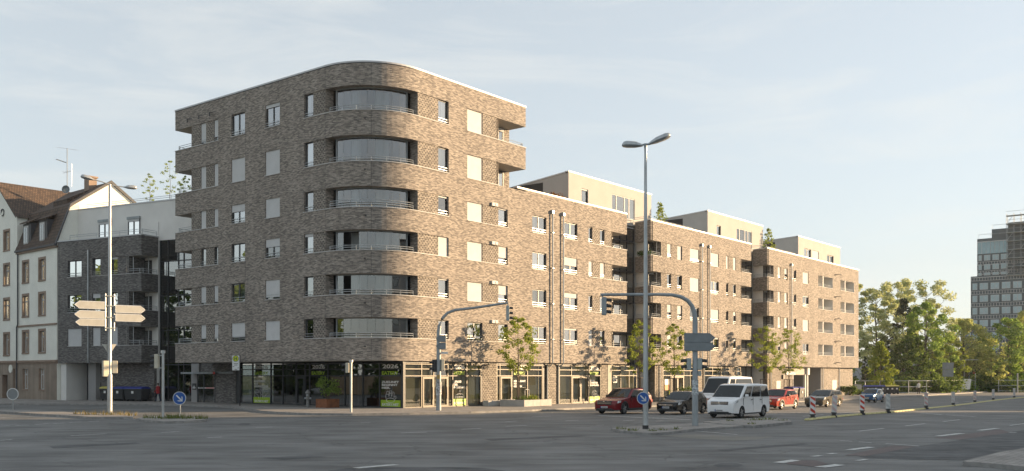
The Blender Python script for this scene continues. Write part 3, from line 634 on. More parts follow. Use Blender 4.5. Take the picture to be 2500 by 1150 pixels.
def log3(FW, i, z0, z1, r, w):
    mf = FW.mf
    for a, b in ((16.05, 21.29), (24.23, 29.59)):
        FW.holes.append((a, b, z0, z1)); FW.reveal(a, b, z0, z1, 0, 1.6, 3)
        c = a+(b-a)*.36
        m = MB(); fbox(m, mf, c-.12, c+.12, .05, 1.5, z0, z1); lo = m.build('loggia', M['sill'], r)
        m = MB(); fquad(m, mf, c+.2, b-.1, z0, z1, 1.45); m.build('loggia_window', M['glass_dark' if (i == 0 and a < 20) else 'soffit'], lo)
        m = MB(); fquad(m, mf, a, b, z0, z1, 1.62); m.build('interior', M['plaster_white'], lo)
        m = MB(); fbox(m, mf, a-.03, b+.03, -.05, .2, z0-.035, z0+.012); m.build('sill', M['sill'], lo)
        hrail(lo, mf, [(a+.05, .12), ((a+b)/2, .12), (b-.05, .12)], z0)
w3, m3 = wing(X3, 95.59, 'far brick wing with paired square loggias and a carport below, beside the trees', (7.0,), 2.25, 1.95,  None,
    [(1.95, 6.05, [('p', 1.95, 3.2), ('w', 3.2, 3.95, q(.4, .9, .9, .9)), ('p', 3.95, 5.2), ('w', 5.2, 6.05, q(.8, .85, .8, .5))])],
    [(7.95, 8.75, q(0, 0, 0, 0)), (10.85, 12.75, q(0, 1, .1, 1))], log3)
for zz_ in (4.15, HEAD[0]+.57, HEAD[1]+.57, HEAD[2]+.57, HEAD[3]+.57):
    m = MB(); m.tube([(21.9, -.02, zz_-.04), (22.5, -.45, zz_+.05), (23.2, -.5, zz_-.03)], .05, 6); m.build('wall_lamp', M['dark'], w3)
# ground floors of the wings
def ground2():
    mf = pm((0, .31), (1, 0), (0, 1)); g = MB(); z = -.7
    g.hexa([(1.3,.31,z),(1.6,.31,z),(3.6,6.3,z),(3.3,6.3,z),(1.3,.31,ZB-.01),(1.6,.31,ZB-.01),(3.6,6.3,ZB-.01),(3.3,6.3,ZB-.01)], 0)
    for a, b in ((1.6, 2.9), (9.6, 11.2), (17.8, 18.9)): fbox(g, mf, a, b, -.02, .5, z, ZB-.01, 1)
    fbox(g, mf, 1.3, 19, 0, .3, ZB-.12, ZB-.006, 3)
    pieces(g, 'pillar', [M['brick'], M['brick_relief'], M['plaster_white'], M['anthracite']], w2, {0: 'side_wall', 4: 'lintel'})
    for x in (2.1, 9.3, 11.5): m = MB(); m.tube([(x, .2, -.5), (x, .2, ZB-.1)], .05, 8); m.build('downpipe', M['steel'], w2)
    f = shopfront(w2, mf, -.35, ZB-.14, [2.95, 4.5, 7.2, 9.2], [(4.6, 5.85), (5.87, 7.12)], 'frame_light', back=('screen', .28))
    m = MB(); fbox(m, mf, 3.3, 4.2, .03, .035, 1.5, 2.05, 0); fbox(m, mf, 3.3, 4.2, .03, .035, .95, 1.5, 1); m.build('notice', [M['letter_white'], mat('orange print', (.55,.20,.06), .6)], f)
    shopfront(w2, mf, -.4, ZB-.14, [11.6, 13.6, 15.7, 17.7], [], 'frame_light', back=('void', 1.5))
    shopfront(w2, pm((0, 1.3), (1, 0), (0, 1)), -.45, ZB-.1, [18.95, 20.3, 21.6, 22.6], [], 'frame_light', back=('void', 2))
ground2()
def ground3():
    mf = pm((0, .5), (1, 0), (0, 1)); g = MB(); z = -1.0
    fbox(g, mf, 1.4, 8.9, 0, .3, z, ZB-.01, 1); fbox(g, mf, 18.6, 24.9, 0, .3, z, ZB-.01, 0); fbox(g, mf, 24.9, 30.6, .06, .3, z, ZB-.01, 0)
    g.hexa([(1.2,.5,z),(1.4,.5,z),(3.3,6.3,z),(3.1,6.3,z),(1.2,.5,ZB-.01),(1.4,.5,ZB-.01),(3.3,6.3,ZB-.01),(3.1,6.3,ZB-.01)], 0)
    fbox(g, mf, 8.9, 18.6, 5.5, 5.7, z, ZB-.01, 2); fbox(g, mf, 8.9, 13.8, .2, .5, ZB-1.0, ZB-.01, 3); fbox(g, mf, 13.5, 14.2, -.1, .5, ZB-1.0, ZB-.012, 4)
    fbox(g, mf, 18.3, 18.6, 0, 5.5, z, ZB-.01, 2); fbox(g, mf, 8.9, 9.2, .3, 5.5, z, ZB-.01, 2)
    fbox(g, mf, 6.6, 9.4, -.12, .5, ZB-1.0, ZB-.55, 4)
    pieces(g, 'ground_wall', [M['brick'], M['brick_relief'], M['plaster_grey'], M['soffit'], M['plaster_white']], w3, {5: 'beam', 6: 'beam', 9: 'beam'})
    for a, s in ((9.0, .3), (13.1, .26), (13.9, .26), (10.9, .14)):
        m = MB(); fbox(m, mf, a, a+s, .1 if a != 10.9 else 2.5, .36 if a != 10.9 else 2.8, z, ZB-.9); m.build('column', M['sill'], w3)
    for a, b in ((3.75, 5.0), (22.4, 24.1)):
        m = MB(); fbox(m, mf, a, b, -.03, .02, -.5, 1.75); d_ = m.build('door', M['sill'], w3)
        m = MB(); fbox(m, mf, b-.25, b-.18, -.10, -.03, .45, .62); m.build('handle', M['dark'], d_)
    for x in (2.0, 18.8, 24.9): m = MB(); m.tube([(x, .38, -.8), (x, .38, ZB-.1)], .06, 8); m.build('downpipe', M['steel'], w3)
    m = MB(); fbox(m, mf, 5.5, 5.9, -.18, 0, 2.0, 2.5); m.build('wall_lamp', M['dark'], w3)
ground3()
# ---------------------------------------------------------------- roof-top storeys (set back, skewed side walls)
def penthouse(x0, x1, zt, dep, label, wins, big):
    r = thing('roof_storey', tuple(bl(x0, 2.4, 0)), RZ, label, 'roof storey', 'rendered roof storeys set back on the brick wings')
    w = MB(); mf = pm((0, 0), (1, 0), (0, 1)); FP = Facade(mf, r, w); L = x1-x0
    for a, b, z0, z1, sh in wins: FP.window(a, b, z0, z1, sh, rail=False, curt=True)
    for a, b, z0, z1 in big: FP.window(a, b, z0, z1, 0, rail=False, curt=True, mull=[.2, .55, .75], frame='sill', depth=.1)
    FP.emit(0, L, ZL-.3, zt)
    A, B = Vector((EX*dep, EY*dep, 0)), Vector((L+EX*dep, EY*dep, 0))
    def sw(p, q):
        h = (Vector(q)-Vector(p)).length; w.poly([(p[0],p[1],ZL-.3),(q[0],q[1],ZL-.3),(q[0],q[1],zt),(p[0],p[1],zt)], 0, [(0,ZL),(h,ZL),(h,zt),(0,zt)])
    sw((0, 0, 0), A); sw(A, B); sw(B, (L, 0, 0)); w.poly([(0,0,zt-.02),(L,0,zt-.02),(B.x,B.y,zt-.02),(A.x,A.y,zt-.02)], 1)
    w.build('wall', [M['plaster'], M['roofing']], r)
    coping(r, mf, [-.03, L+.03], zt)
    m = MB(); h = .12
    m.hexa([(-.05,-.0,zt+.02),(.25,0.0,zt+.02),(A.x+.25,A.y,zt+.02),(A.x-.05,A.y,zt+.02),(-.05,-.0,zt+.128),(.25,.0,zt+.128),(A.x+.25,A.y,zt+.128),(A.x-.05,A.y,zt+.128)]); m.build('coping', M['coping'], r)
    m = MB(); m.box(1.2, L-1, 1.5, dep-1, ZL, zt-.3); m.build('interior', M['void'], r)
    return r
penthouse(26.6, 41.24, 20.9, 12, 'tallest of the beige rendered roof storeys, next to the tower', [(2.09, 3.17, 18.35, 19.75, .1)], [(7.24, 11.45, 17.9, 20.0)])
penthouse(53.6, 68.3, 20.9, 10, 'rendered roof storey on the middle wing with a bright wide window', [(2.2, 3.25, 18.2, 19.6, 0)], [(7.35, 11.5, 17.8, 19.9)])
penthouse(79.4, 94.8, 20.9, 8, 'lowest looking grey rendered roof storey at the far end', [(2.0, 4.4, 17.9, 19.6, 0), (4.9, 7.2, 17.9, 19.6, 1), (10.3, 12.8, 17.9, 19.5, 0)], [])
# ================================================================ ground, roads, kerbs, markings
def asphalt(name, col, var=.25, scale=.25, rough=.8, patches=True):
    m = bpy.data.materials.new(name); m.use_nodes = True; t = m.node_tree; p = t.nodes['Principled BSDF']; p.inputs['Roughness'].default_value = rough; N = t.nodes.new; Lk = t.links.new
    p.inputs['Specular IOR Level'].default_value = .4
    tc = N('ShaderNodeTexCoord'); n1 = N('ShaderNodeTexNoise'); n1.inputs['Scale'].default_value = scale; n1.inputs['Detail'].default_value = 8; n1.inputs['Roughness'].default_value = .6
    mp = N('ShaderNodeMapping'); mp.inputs['Rotation'].default_value = (0, 0, -RZ); mp.inputs['Scale'].default_value = (.30, 1.0, 1); Lk(tc.outputs['Object'], mp.inputs[0])
    n2 = N('ShaderNodeTexNoise'); n2.inputs['Scale'].default_value = 1.1; n2.inputs['Detail'].default_value = 5; Lk(mp.outputs[0], n2.inputs['Vector'])
    n3 = N('ShaderNodeTexNoise'); n3.inputs['Scale'].default_value = 42; n3.inputs['Detail'].default_value = 3
    for n in (n1, n3): Lk(tc.outputs['Object'], n.inputs['Vector'])
    a = N('ShaderNodeMath'); a.operation = 'ADD'; Lk(n1.outputs['Fac'], a.inputs[0]); Lk(n2.outputs['Fac'], a.inputs[1])
    mr = N('ShaderNodeMapRange'); mr.inputs['From Min'].default_value = .75; mr.inputs['From Max'].default_value = 1.25; Lk(a.outputs[0], mr.inputs['Value'])
    mx = N('ShaderNodeMix'); mx.data_type = 'RGBA'; mx.inputs['A'].default_value = (*[c*(1-var) for c in col], 1); mx.inputs['B'].default_value = (*[c*(1+var) for c in col], 1); Lk(mr.outputs[0], mx.inputs['Factor'])
    m3 = N('ShaderNodeMix'); m3.data_type = 'RGBA'; m3.blend_type = 'MULTIPLY'; m3.inputs['Factor'].default_value = 1
    r3 = N('ShaderNodeMapRange'); r3.inputs['From Min'].default_value = .3; r3.inputs['From Max'].default_value = .7; r3.inputs['To Min'].default_value = .75; r3.inputs['To Max'].default_value = 1.25; Lk(n3.outputs['Fac'], r3.inputs['Value'])
    Lk(mx.outputs['Result'], m3.inputs['A']); Lk(r3.outputs[0], m3.inputs['B']); out = m3.outputs['Result']
    if patches:                                    # sealed cracks
        v = N('ShaderNodeTexVoronoi'); v.feature = 'DISTANCE_TO_EDGE'; v.inputs['Scale'].default_value = .13
        n4 = N('ShaderNodeTexNoise'); n4.inputs['Scale'].default_value = .5; n4.inputs['Detail'].default_value = 5; Lk(tc.outputs['Object'], n4.inputs['Vector'])
        vm = N('ShaderNodeMix'); vm.data_type = 'RGBA'; vm.inputs['Factor'].default_value = .92
        va = N('ShaderNodeVectorMath'); va.operation = 'MULTIPLY_ADD'; va.inputs[1].default_value = (3, 3, 3); Lk(n4.outputs['Color'], va.inputs[0]); Lk(tc.outputs['Object'], va.inputs[2]); Lk(va.outputs[0], v.inputs['Vector'])
        lt = N('ShaderNodeMapRange'); lt.inputs['From Min'].default_value = .0; lt.inputs['From Max'].default_value = .009; lt.inputs['To Min'].default_value = .62; lt.inputs['To Max'].default_value = 1; Lk(v.outputs['Distance'], lt.inputs['Value'])
        m4 = N('ShaderNodeMix'); m4.data_type = 'RGBA'; m4.blend_type = 'MULTIPLY'; m4.inputs['Factor'].default_value = 1; Lk(out, m4.inputs['A']); Lk(lt.outputs[0], m4.inputs['B']); out = m4.outputs['Result']
    Lk(out, p.inputs['Base Color'])
    b = N('ShaderNodeBump'); b.inputs['Strength'].default_value = .25; b.inputs['Distance'].default_value = .01; Lk(n3.outputs['Fac'], b.inputs['Height']); Lk(b.outputs[0], p.inputs['Normal']); return m
M['asphalt'] = asphalt('worn asphalt', (.152,.151,.146), var=.36)
M['asphalt_dark'] = asphalt('rough patched asphalt', (.085,.087,.088), var=.5, scale=1.2)
M['asphalt_red'] = asphalt('red cycle lane asphalt', (.135,.108,.103), patches=False)
M['pale_patch'] = asphalt('pale concrete patch', (.20,.19,.165), patches=False)
def paving(name, col, bw, bh):
    m = bpy.data.materials.new(name); m.use_nodes = True; t = m.node_tree; p = t.nodes['Principled BSDF']; p.inputs['Roughness'].default_value = .85; N = t.nodes.new; Lk = t.links.new
    tc = N('ShaderNodeTexCoord'); mp = N('ShaderNodeMapping'); mp.inputs['Rotation'].default_value = (0, 0, -RZ); Lk(tc.outputs['Object'], mp.inputs[0])
    b = N('ShaderNodeTexBrick'); b.inputs['Scale'].default_value = 1; b.inputs['Brick Width'].default_value = bw; b.inputs['Row Height'].default_value = bh; b.inputs['Mortar Size'].default_value = .008
    b.inputs['Color1'].default_value = (*[c*.85 for c in col], 1); b.inputs['Color2'].default_value = (*[c*1.12 for c in col], 1); b.inputs['Mortar'].default_value = (*[c*.5 for c in col], 1)
    n = N('ShaderNodeTexNoise'); n.inputs['Scale'].default_value = .6; n.inputs['Detail'].default_value = 7; Lk(tc.outputs['Object'], n.inputs['Vector']); Lk(mp.outputs[0], b.inputs['Vector'])
    mx = N('ShaderNodeMix'); mx.data_type = 'RGBA'; mx.blend_type = 'MULTIPLY'; mx.inputs['Factor'].default_value = 1
    r = N('ShaderNodeMapRange'); r.inputs['From Min'].default_value = .3; r.inputs['From Max'].default_value = .7; r.inputs['To Min'].default_value = .78; r.inputs['To Max'].default_value = 1.15; Lk(n.outputs['Fac'], r.inputs['Value'])
    Lk(b.outputs['Color'], mx.inputs['A']); Lk(r.outputs[0], mx.inputs['B']); Lk(mx.outputs['Result'], p.inputs['Base Color']); return m
M['paving'] = paving('grey concrete paving', (.29,.27,.25), .4, .2)
M['kerb'] = mat('granite kerb', (.25,.245,.235), .8, var=.25, vscale=3.0, bump=.2)
M['grass'] = mat('rough grass ground', (.075,.09,.035), .95, var=.4, vscale=1.5)
M['yellow_rubber'] = mat('faded yellow kerb unit', (.48,.43,.20), .7, var=.2, vscale=6)
def sheet(name, pts, mname, off, label=None, kind='structure', skirt=0, skirt_mat='kerb'):
    b = bmesh.new(); vs = [b.verts.new((p[0], p[1], 0)) for p in pts]; b.faces.new(vs)
    for s in (0.0, 58.0):
        g = b.verts[:]+b.edges[:]+b.faces[:]; bmesh.ops.bisect_plane(b, geom=g, plane_co=P0+dR*s, plane_no=dR)
    if skirt:
        ed = [e for e in b.edges if len(e.link_faces) == 1]; ex = bmesh.ops.extrude_edge_only(b, edges=ed)
        low = {v for v in ex['geom'] if isinstance(v, bmesh.types.BMVert)}
    else: low = set()
    for v in b.verts: v.co.z = slope(v.co)+off-(skirt if v in low else 0)
    bmesh.ops.recalc_face_normals(b, faces=b.faces)
    for f in b.faces:
        if abs(f.normal.z) > .8 and f.normal.z < 0: f.normal_flip()
        f.material_index = 0 if abs(f.normal.z) > .8 else 1
    me = bpy.data.meshes.new(name); b.to_mesh(me); b.free(); me.materials.append(M[mname]); me.materials.append(M[skirt_mat])
    o = bpy.data.objects.new(name, me); COL.objects.link(o)
    if kind: o['kind'] = kind
    if label: o['label'] = label
    return o
def pxs(lst, off=0.0): return [gp(x, y, off) for x, y in lst]
sheet('ground', [(-2500,-400), (2500,-400), (2500,3500), (-2500,3500)], 'grass', -.06, 'rough grassy ground reaching the horizon')
sheet('road', [(-160,-20), (110,-20), (175,90), (190,260), tuple(bl(260, -4)[:2]), tuple(bl(4, -4)[:2]), (-34, 112), (-160, 190)], 'asphalt', 0, 'wide grey asphalt junction')
# pavement wrapping the corner house
walk = [bl(250,-8.0), bl(40,-7.9), bl(20,-7.8)]+pxs([(1420,995),(1300,1000),(1150,1004.5),(1000,1007.5),(860,1009.5),(760,1008.5),(690,1006),(640,1002.5),(610,998),(585,994),(540,990.5),(430,987),(300,985.5),(0,985)], .13)
d4 = Vector((-.894,.447,0)); n4 = Vector((.447,.894,0)); K4 = Vector((-32.77,86,0)); dh = Vector((-.757,.654,0)); nh = Vector((.654,.757,0)); H0 = Vector((-42.57,91,0))
walk += [H0+dh*60-nh*6, H0+dh*60+nh*12, K4+n4*12, O+dL*60+dR*10, bl(120,30), bl(250,10)]
sheet('pavement', walk, 'paving', .13, 'paved footway around the corner house', skirt=.13)
sheet('traffic_island', pxs([(1492,1045),(1512,1051),(1560,1055),(1592,1056.5),(1630,1055),(1694,1047),(1780,1042),(1862,1036),(1775,1030),(1694,1033.5),(1630,1037),(1540,1041)], .10), 'paving', .10, 'paved island carrying the tall twin lamp', skirt=.12)
sheet('traffic_island', pxs([(1716,1029.5),(1760,1034),(1838,1039),(1932,1029.5),(1926,1024),(1870,1019.5),(1780,1024)], .13), 'paving', .13, 'second paved island beside the white minibus', skirt=.13)
sheet('traffic_island', pxs([(-60,999),(0,1004),(130,1012),(226,1017.5),(326,1018),(325,1012),(240,1008.5),(100,1003),(0,999.5),(-60,997)], .12), 'paving', .12, 'narrow kerbed island with dry grass on the left', skirt=.13)
sheet('traffic_island', pxs([(336,1021),(350,1025),(398,1028.5),(450,1028),(500,1024.5),(504,1022),(480,1017.5),(410,1016),(350,1018)], .12), 'paving', .12, 'small grassy island with the blue arrow sign', skirt=.13)
sheet('pavement', pxs([(2350,1126),(2420,1131),(2500,1139),(2640,1160),(2900,1110),(2500,1094),(2440,1104)], .12), 'paving', .12, 'paved corner at the lower right edge', skirt=.13)
sheet('road_patch', pxs([(2097,1115),(2240,1090),(2378,1069),(2500,1050),(2620,1050),(2700,1075),(2500,1093),(2440,1103),(2352,1124),(2200,1121),(2120,1119)]), 'asphalt_dark', .004, 'rough patched asphalt at lower right')
for pts, lb_ in (([(800,1150),(850,1143),(960,1141),(1100,1140.5),(1180,1143),(1235,1150),(1100,1160),(900,1162)], 'dark tarred repair patch at the lower edge'), ([(640,1118),(760,1112),(800,1116),(690,1123)], 'darker repair patch in the near roadway'), ([(1180,1072),(1420,1062),(1440,1065),(1200,1076)], 'long narrow repair strip across the lanes'),
    ([(120,1090),(330,1080),(345,1083.5),(130,1095)], 'narrow repair strip at the left of the roadway'), ([(1750,1098),(1960,1082),(1975,1085),(1765,1102)], 'narrow repair strip before the cycle lane')): sheet('road_patch', pxs(pts), 'asphalt_dark', .004, lb_)
for pts in ([(2062,1112),(2182,1088),(2238,1090.5),(2112,1114)], [(2281,1069.5),(2349,1061.5),(2440,1048.5),(2469,1056),(2346,1073.5)], [(1929,1125),(1990,1124),(2022,1133),(1990,1140),(1920,1133)]): sheet('cycle_lane', pxs(pts), 'asphalt_red', .008, 'faded red cycle lane patch')
sheet('road_patch', pxs([(1606,1063),(1700,1061),(1790,1066),(1888,1066.5),(1845,1073),(1790,1076),(1700,1071)]), 'pale_patch', .004, 'pale worn patch in the roadway')
sheet('manhole_cover', pxs([(1740,1136),(1760,1131),(1800,1131),(1815,1136),(1795,1141),(1755,1141)]), 'asphalt_dark', .005, 'round manhole cover')
sheet('manhole_cover', pxs([(578,1036),(590,1033.5),(608,1033.5),(614,1036),(605,1038),(585,1038)]), 'asphalt_dark', .005, 'round manhole cover')
def mark(a, b, w=.13):
    A, B = gp(*a), gp(*b); d = (B-A); d.z = 0; n = Vector((-d.y, d.x, 0)).normalized()*w/2
    return [A-n, B-n, B+n, A+n]
marks = [((868,1143.5),(968,1135),.30), ((979,1057.5),(1042,1055.5),.16), ((1126,1048.5),(1174,1046.5),.16), ((394,1056.5),(439,1054),.14), ((624,1044.3),(665,1043),.14), ((506,1069.5),(542,1067.5),.12),
 ((173,1064.5),(259,1059.5),.14), ((0,1075.5),(29,1073.5),.14), ((38,1039.5),(70,1038),.14), ((86,1037),(118,1035),.14), ((130,1034.5),(158,1033),.14), ((168,1032),(199,1030.5),.14), ((216,1030),(242,1028.5),.14), ((-20,1042),(24,1039.8),.14),
 ((0,1020.3),(134,1014.8),.14), ((226,1018.7),(331,1024.5),.14), ((2097,1053.3),(2158,1046.3),.14), ((2210,1040.4),(2259,1034.9),.14), ((2303,1029.8),(2344,1025),.14), ((2466,1039.3),(2510,1033.5),.14), ((2390,1051.3),(2435,1046.3),.28), ((2289,1065.3),(2349,1058.5),.28),
 ((2073,1099),(2127,1092.2),.30), ((1900,1130.5),(1943,1124),.32), ((2001,1141.4),(2052,1135.3),.34), ((2162,1083.6),(2243,1089.7),.12), ((2050,1076.5),(2080,1078),.12), ((2097,1079.5),(2128,1081.8),.12), ((1460,1015.2),(1686,1025.3),.30), ((1582,1021.3),(1726,1013.2),.14),
 ((1692,1050.8),(1810,1042),.14), ((1690,1052),(1800,1061.5),.12), ((1520,1028),(1550,1026),.12), ((1456,1038.7),(1475,1038.2),.10), ((1982,1115),(2005,1113.2),.20), ((2022,1109),(2040,1107.3),.20), ((2092,1125.5),(2115,1122.5),.16), ((2464,1056.8),(2482,1056.3),.14),
 ((597,990.8),(640,991.5),.12), ((1235,1030),(1262,1028.5),.12), ((1600,1028.5),(1620,1027.7),.12), ((1300,1018),(1345,1016.4),.12), ((700,1022),(735,1021),.12), ((880,1033),(905,1032.3),.14), ((1235,1041.2),(1287,1038.8),.14), ((1380,1028),(1412,1026.4),.12), ((1960,1017),(2010,1012.8),.12), ((2050,1009.6),(2100,1005.3),.12), ((2150,1000.6),(2200,996),.12), ((2248,1009),(2300,1013),.25), ((2310,1013.5),(2380,1017.5),.25), ((2330,983.5),(2400,977.5),.12)]
b = MB()
for a_, b_, w_ in marks:
    p_ = mark(a_, b_, w_); b.poly([(q_.x, q_.y, slope(q_)+.012) for q_ in p_])
mk = b.build('road_marking', M['white_paint']); tag(mk, 'worn white lane dashes and lines across the junction', kind='structure')
# grass tufts on the islands
def tufts(name, spots, label, lm, h=(.12,.35), n=26):
    m = MB()
    for (x, y), rad in spots:
        c = gp(x, y, .12)
        for k in range(int(n*rad)+6):
            a = random.random()*6.28; r_ = rad*math.sqrt(random.random()); p = c+Vector((math.cos(a)*r_, math.sin(a)*r_*.9, 0)); hh = random.uniform(*h); w_ = .02; t = random.random()*6.28
            u = Vector((math.cos(t), math.sin(t), 0))*w_; lean = Vector((random.uniform(-.12,.12), random.uniform(-.12,.12), hh))
            m.poly([p-u, p+u, p+lean])
    o = m.build(name, M[lm]); tag(o, label, kind='stuff'); return o
M['grass_dry'] = leaf_mat('dry yellow grass', (.20,.16,.06), (.32,.26,.10)); M['grass_green'] = leaf_mat('green grass', (.09,.12,.03), (.17,.20,.05))
tufts('grass', [((250,1012),.8), ((215,1012),.5), ((285,1013),.8), ((318,1015),.4), ((190,1011),.3)], 'dry grass at the foot of the sign post', 'grass_dry', n=60)
tufts('grass', [((370,1021),.5), ((405,1022),.7), ((440,1021),.7), ((470,1022),.7), ((490,1022.5),.4), ((425,1020),.5)], 'green tufts around the blue arrow sign', 'grass_green', (.08,.34), n=80)
tufts('weeds', [((1517,1047),.28), ((1540,1051),.35), ((1595,1052),.2), ((1618,1050),.2), ((1652,1047.5),.25)], 'weeds growing along the lamp island kerb', 'grass_green', (.05,.16), n=70)
tufts('weeds', [((1835,1036),.3), ((1840,1026),.6), ((1862,1025),.6), ((1880,1023),.4), ((1910,1027),.3), ((1785,1028),.25)], 'weeds growing on the island beside the minibus', 'grass_green', (.05,.18), n=50)
# ================================================================ left-hand houses
def frame_of(o, u): return math.atan2(u.y, u.x)
# dark brick house with wrap-round balconies
DK = thing('apartment_building', tuple(K4), math.atan2(-d4.y, -d4.x), 'dark grey brick house with corner balconies and a passage, left of the tower', 'building')
CURT[0] = 0.1
ml = pm((0, 0), (-1, 0), (0, 1)); dk = MB(); FD = Facade(ml, DK, dk)          # s runs left from the right-hand corner
z4 = [(5.14,6.75), (8.25,9.88), (11.52,13.05)]
s4 = [(1, 1, 1), (0, .25, 0), (0, 0, .12)]
for (z0, z1), (a, b_, c) in zip(z4, s4):
    FD.holes.append((0, 1.87, z0, z1+.05)); FD.window(7.59, 9.45, z0, z1, a)
    FD.strip(1.87, 6.2, z0, z1+.05, [('p', 1.87, 3.0), ('w', 3.0, 3.75, c), ('p', 3.75, 5.19), ('w', 5.19, 6.2, b_)], sides='rtb', relief=0)
    m = MB(); fbox(m, ml, -.03, 1.87, -.05, .24, z0-.03, z0+.012); fbox(m, ml, -.03, .22, .24, 1.95, z0-.03, z0+.012); m.build('sill', M['sill'], DK)
    hrail(DK, ml, [(1.85, .1), (.3, .1), (.1, .3), (.1, 1.85)], z0, h=.42)
FD.emit(0, 10.75, 3.6, 14.85)
for zb, zt in ((3.6,5.14), (6.80,8.25), (9.93,11.52), (13.10,14.85)): ledge(dk, ml, 0, 1.87, zb, zt, zb+.3, 1.92, 0, 2)
dk.box(-1.87, -1.6, .06, 1.92, 3.6, 14.8, 0); dk.poly([(-1.9,1.92,3.6),(0.0,1.92,3.6),(0.0,1.92,14.8),(-1.9,1.92,14.8)], 3)
dk.box(-6.9, -0.05, 1.5, 1.8, -.1, 3.6, 0); dk.box(-.62, 0, 1.95, 6, -.1, 16.3, 3); dk.box(-7.9, -6.9, 1.0, 4, -.1, 3.6, 4); dk.box(-10.7, -10.0, .3, 4, -.1, 3.6, 5)
dk.poly([(-10.7,0,3.6),(0,0,3.6),(0,4,3.6),(-10.7,4,3.6)], 2); dk.box(-10.0, -6.9, 2.6, 2.8, -.1, 3.6, 6); dk.box(-1.9,-.05,1.81,1.9,-.1,3.6,3)
dk.poly([(-10.75,.02,14.6),(0,.02,14.6),(0,3,14.6),(-10.75,3,14.6)], 7)
dk.box(-10.85, 4.2, 2.0, 2.3, 14.6, 18.12, 3, 'b'); dk.box(-10.85, 4.2, 2.3, 12, 14.5, 18.0, 3)
dk.build('wall', [M['brick_grey'], M['brick_relief'], M['soffit'], M['plaster_white'], M['plaster_grey'], M['plaster_white'], M['dark'], M['roofing']], DK)
coping(DK, ml, [-.03, 10.8], 14.85); m = MB(); m.box(-10.9, 4.2, 1.95, 2.4, 18.12, 18.24); m.build('coping', M['coping'], DK); m = MB(); m.box(-.3, .05, .4, 1.95, 14.87, 14.97); m.build('coping', M['coping'], DK)
hrail(DK, ml, [(.2, .3), (3, .3), (6, .3), (9.5, .3)], 14.9, h=.55); hrail(DK, ml, [(.2, .3), (.2, 1.9)], 14.9, h=.55); hrail(DK, pm((0, 2.2), (-1, 0), (0, 1)), [(10, .3), (6, .3), (2, .3), (-1, .3), (-4, .3)], 18.2, h=.5)
fu = Facade(pm((0, 1.99), (-1, 0), (0, 1)), DK, MB())
for a, b_ in ((6.05, 7.6), (2.3, 3.8)): fu.window(a, b_, 15.0, 16.75, .12, d0=-.09, depth=.08, hole=False, rail=False, sill=False, curt=True)
for a, b_ in ((6.0, 7.65), (2.25, 3.85)): m = MB(); m.box(-b_, -a, 1.82, 1.99, 16.75, 16.98); m.build('shutter_case', M['steel_dark'], DK)
m = MB(); fbox(m, ml, 6.55, 6.67, -.14, -.02, 3.6, 13.9); m.build('downpipe', M['steel'], DK)
for p_ in (((-.62, 1.4, 3.7), (-.62, 1.4, 14)), ((-1.2, .2, 4.3), (-1.2, .2, 13.0))): m = MB(); m.tube(list(p_), .03, 6); m.build('balcony_post', M['steel'], DK)
for z0 in (4.3, 7.4, 10.65):
    fu.mf = pm((0, 1.9), (-1, 0), (0, 1)); fu.window(.75, 1.65, z0, z0+2.2, 0, d0=-.06, depth=.05, hole=False, rail=False, sill=False, curt=False)
m = MB(); m.box(-1.6, -.08, 1.77, 1.80, 1.0, 2.1); lb = m.build('letterbox_panel', M['anthracite'], DK)
m = MB()
for i in range(3):
    for j in range(6): m.box(-1.54+j*.24, -1.36+j*.24, 1.745, 1.77, 1.12+i*.32, 1.37+i*.32)
m.build('letterbox', M['steel_dark'], DK)
m = MB(); m.box(-9.3, -8.6, 2.56, 2.6, 1.75, 2.05); m.build('notice', M['letter_white'], DK)
# glazed stair tower behind
GT = thing('glazed_stairwell', tuple(K4), math.atan2(-d4.y, -d4.x), 'tall glazed stairwell between the dark brick house and the tower', 'stairwell')
mg = pm((0, 2.1), (1, 0), (0, 1)); m = MB()
for x in (.1, 1.05, 2.3, 2.95, 4.0, 5.2, 6.4): fbox(m, mg, x-.04, x+.04, -.03, .1, -.1, 16.3)
for z in (3.4, 6.5, 9.6, 12.7, 14.8, 16.25): fbox(m, mg, .1, 6.4, -.02, .1, z-.05, z+.05)
m.build('frame', M['anthracite'], GT)
for a, b_ in ((.1,1.05), (1.05,2.3), (2.3,2.95), (2.95,4.0), (4.0,5.2), (5.2,6.4)): m = MB(); fquad(m, mg, a+.03, b_-.03, -.1, 16.25, .03); m.build('pane', M['glass_tower'], GT)
m = MB()
for z in (3.4, 6.5, 9.6, 12.7): fbox(m, mg, .1, 6.4, .4, 3, z-.5, z+.5)
fbox(m, mg, .1, 6.4, 3.1, 3.3, -.1, 16.2); m.build('landing', M['dark'], GT)
m = MB(); fbox(m, mg, 0, 6.5, -.02, 4, 16.3, 16.5); m.build('roof', M['coping'], GT)
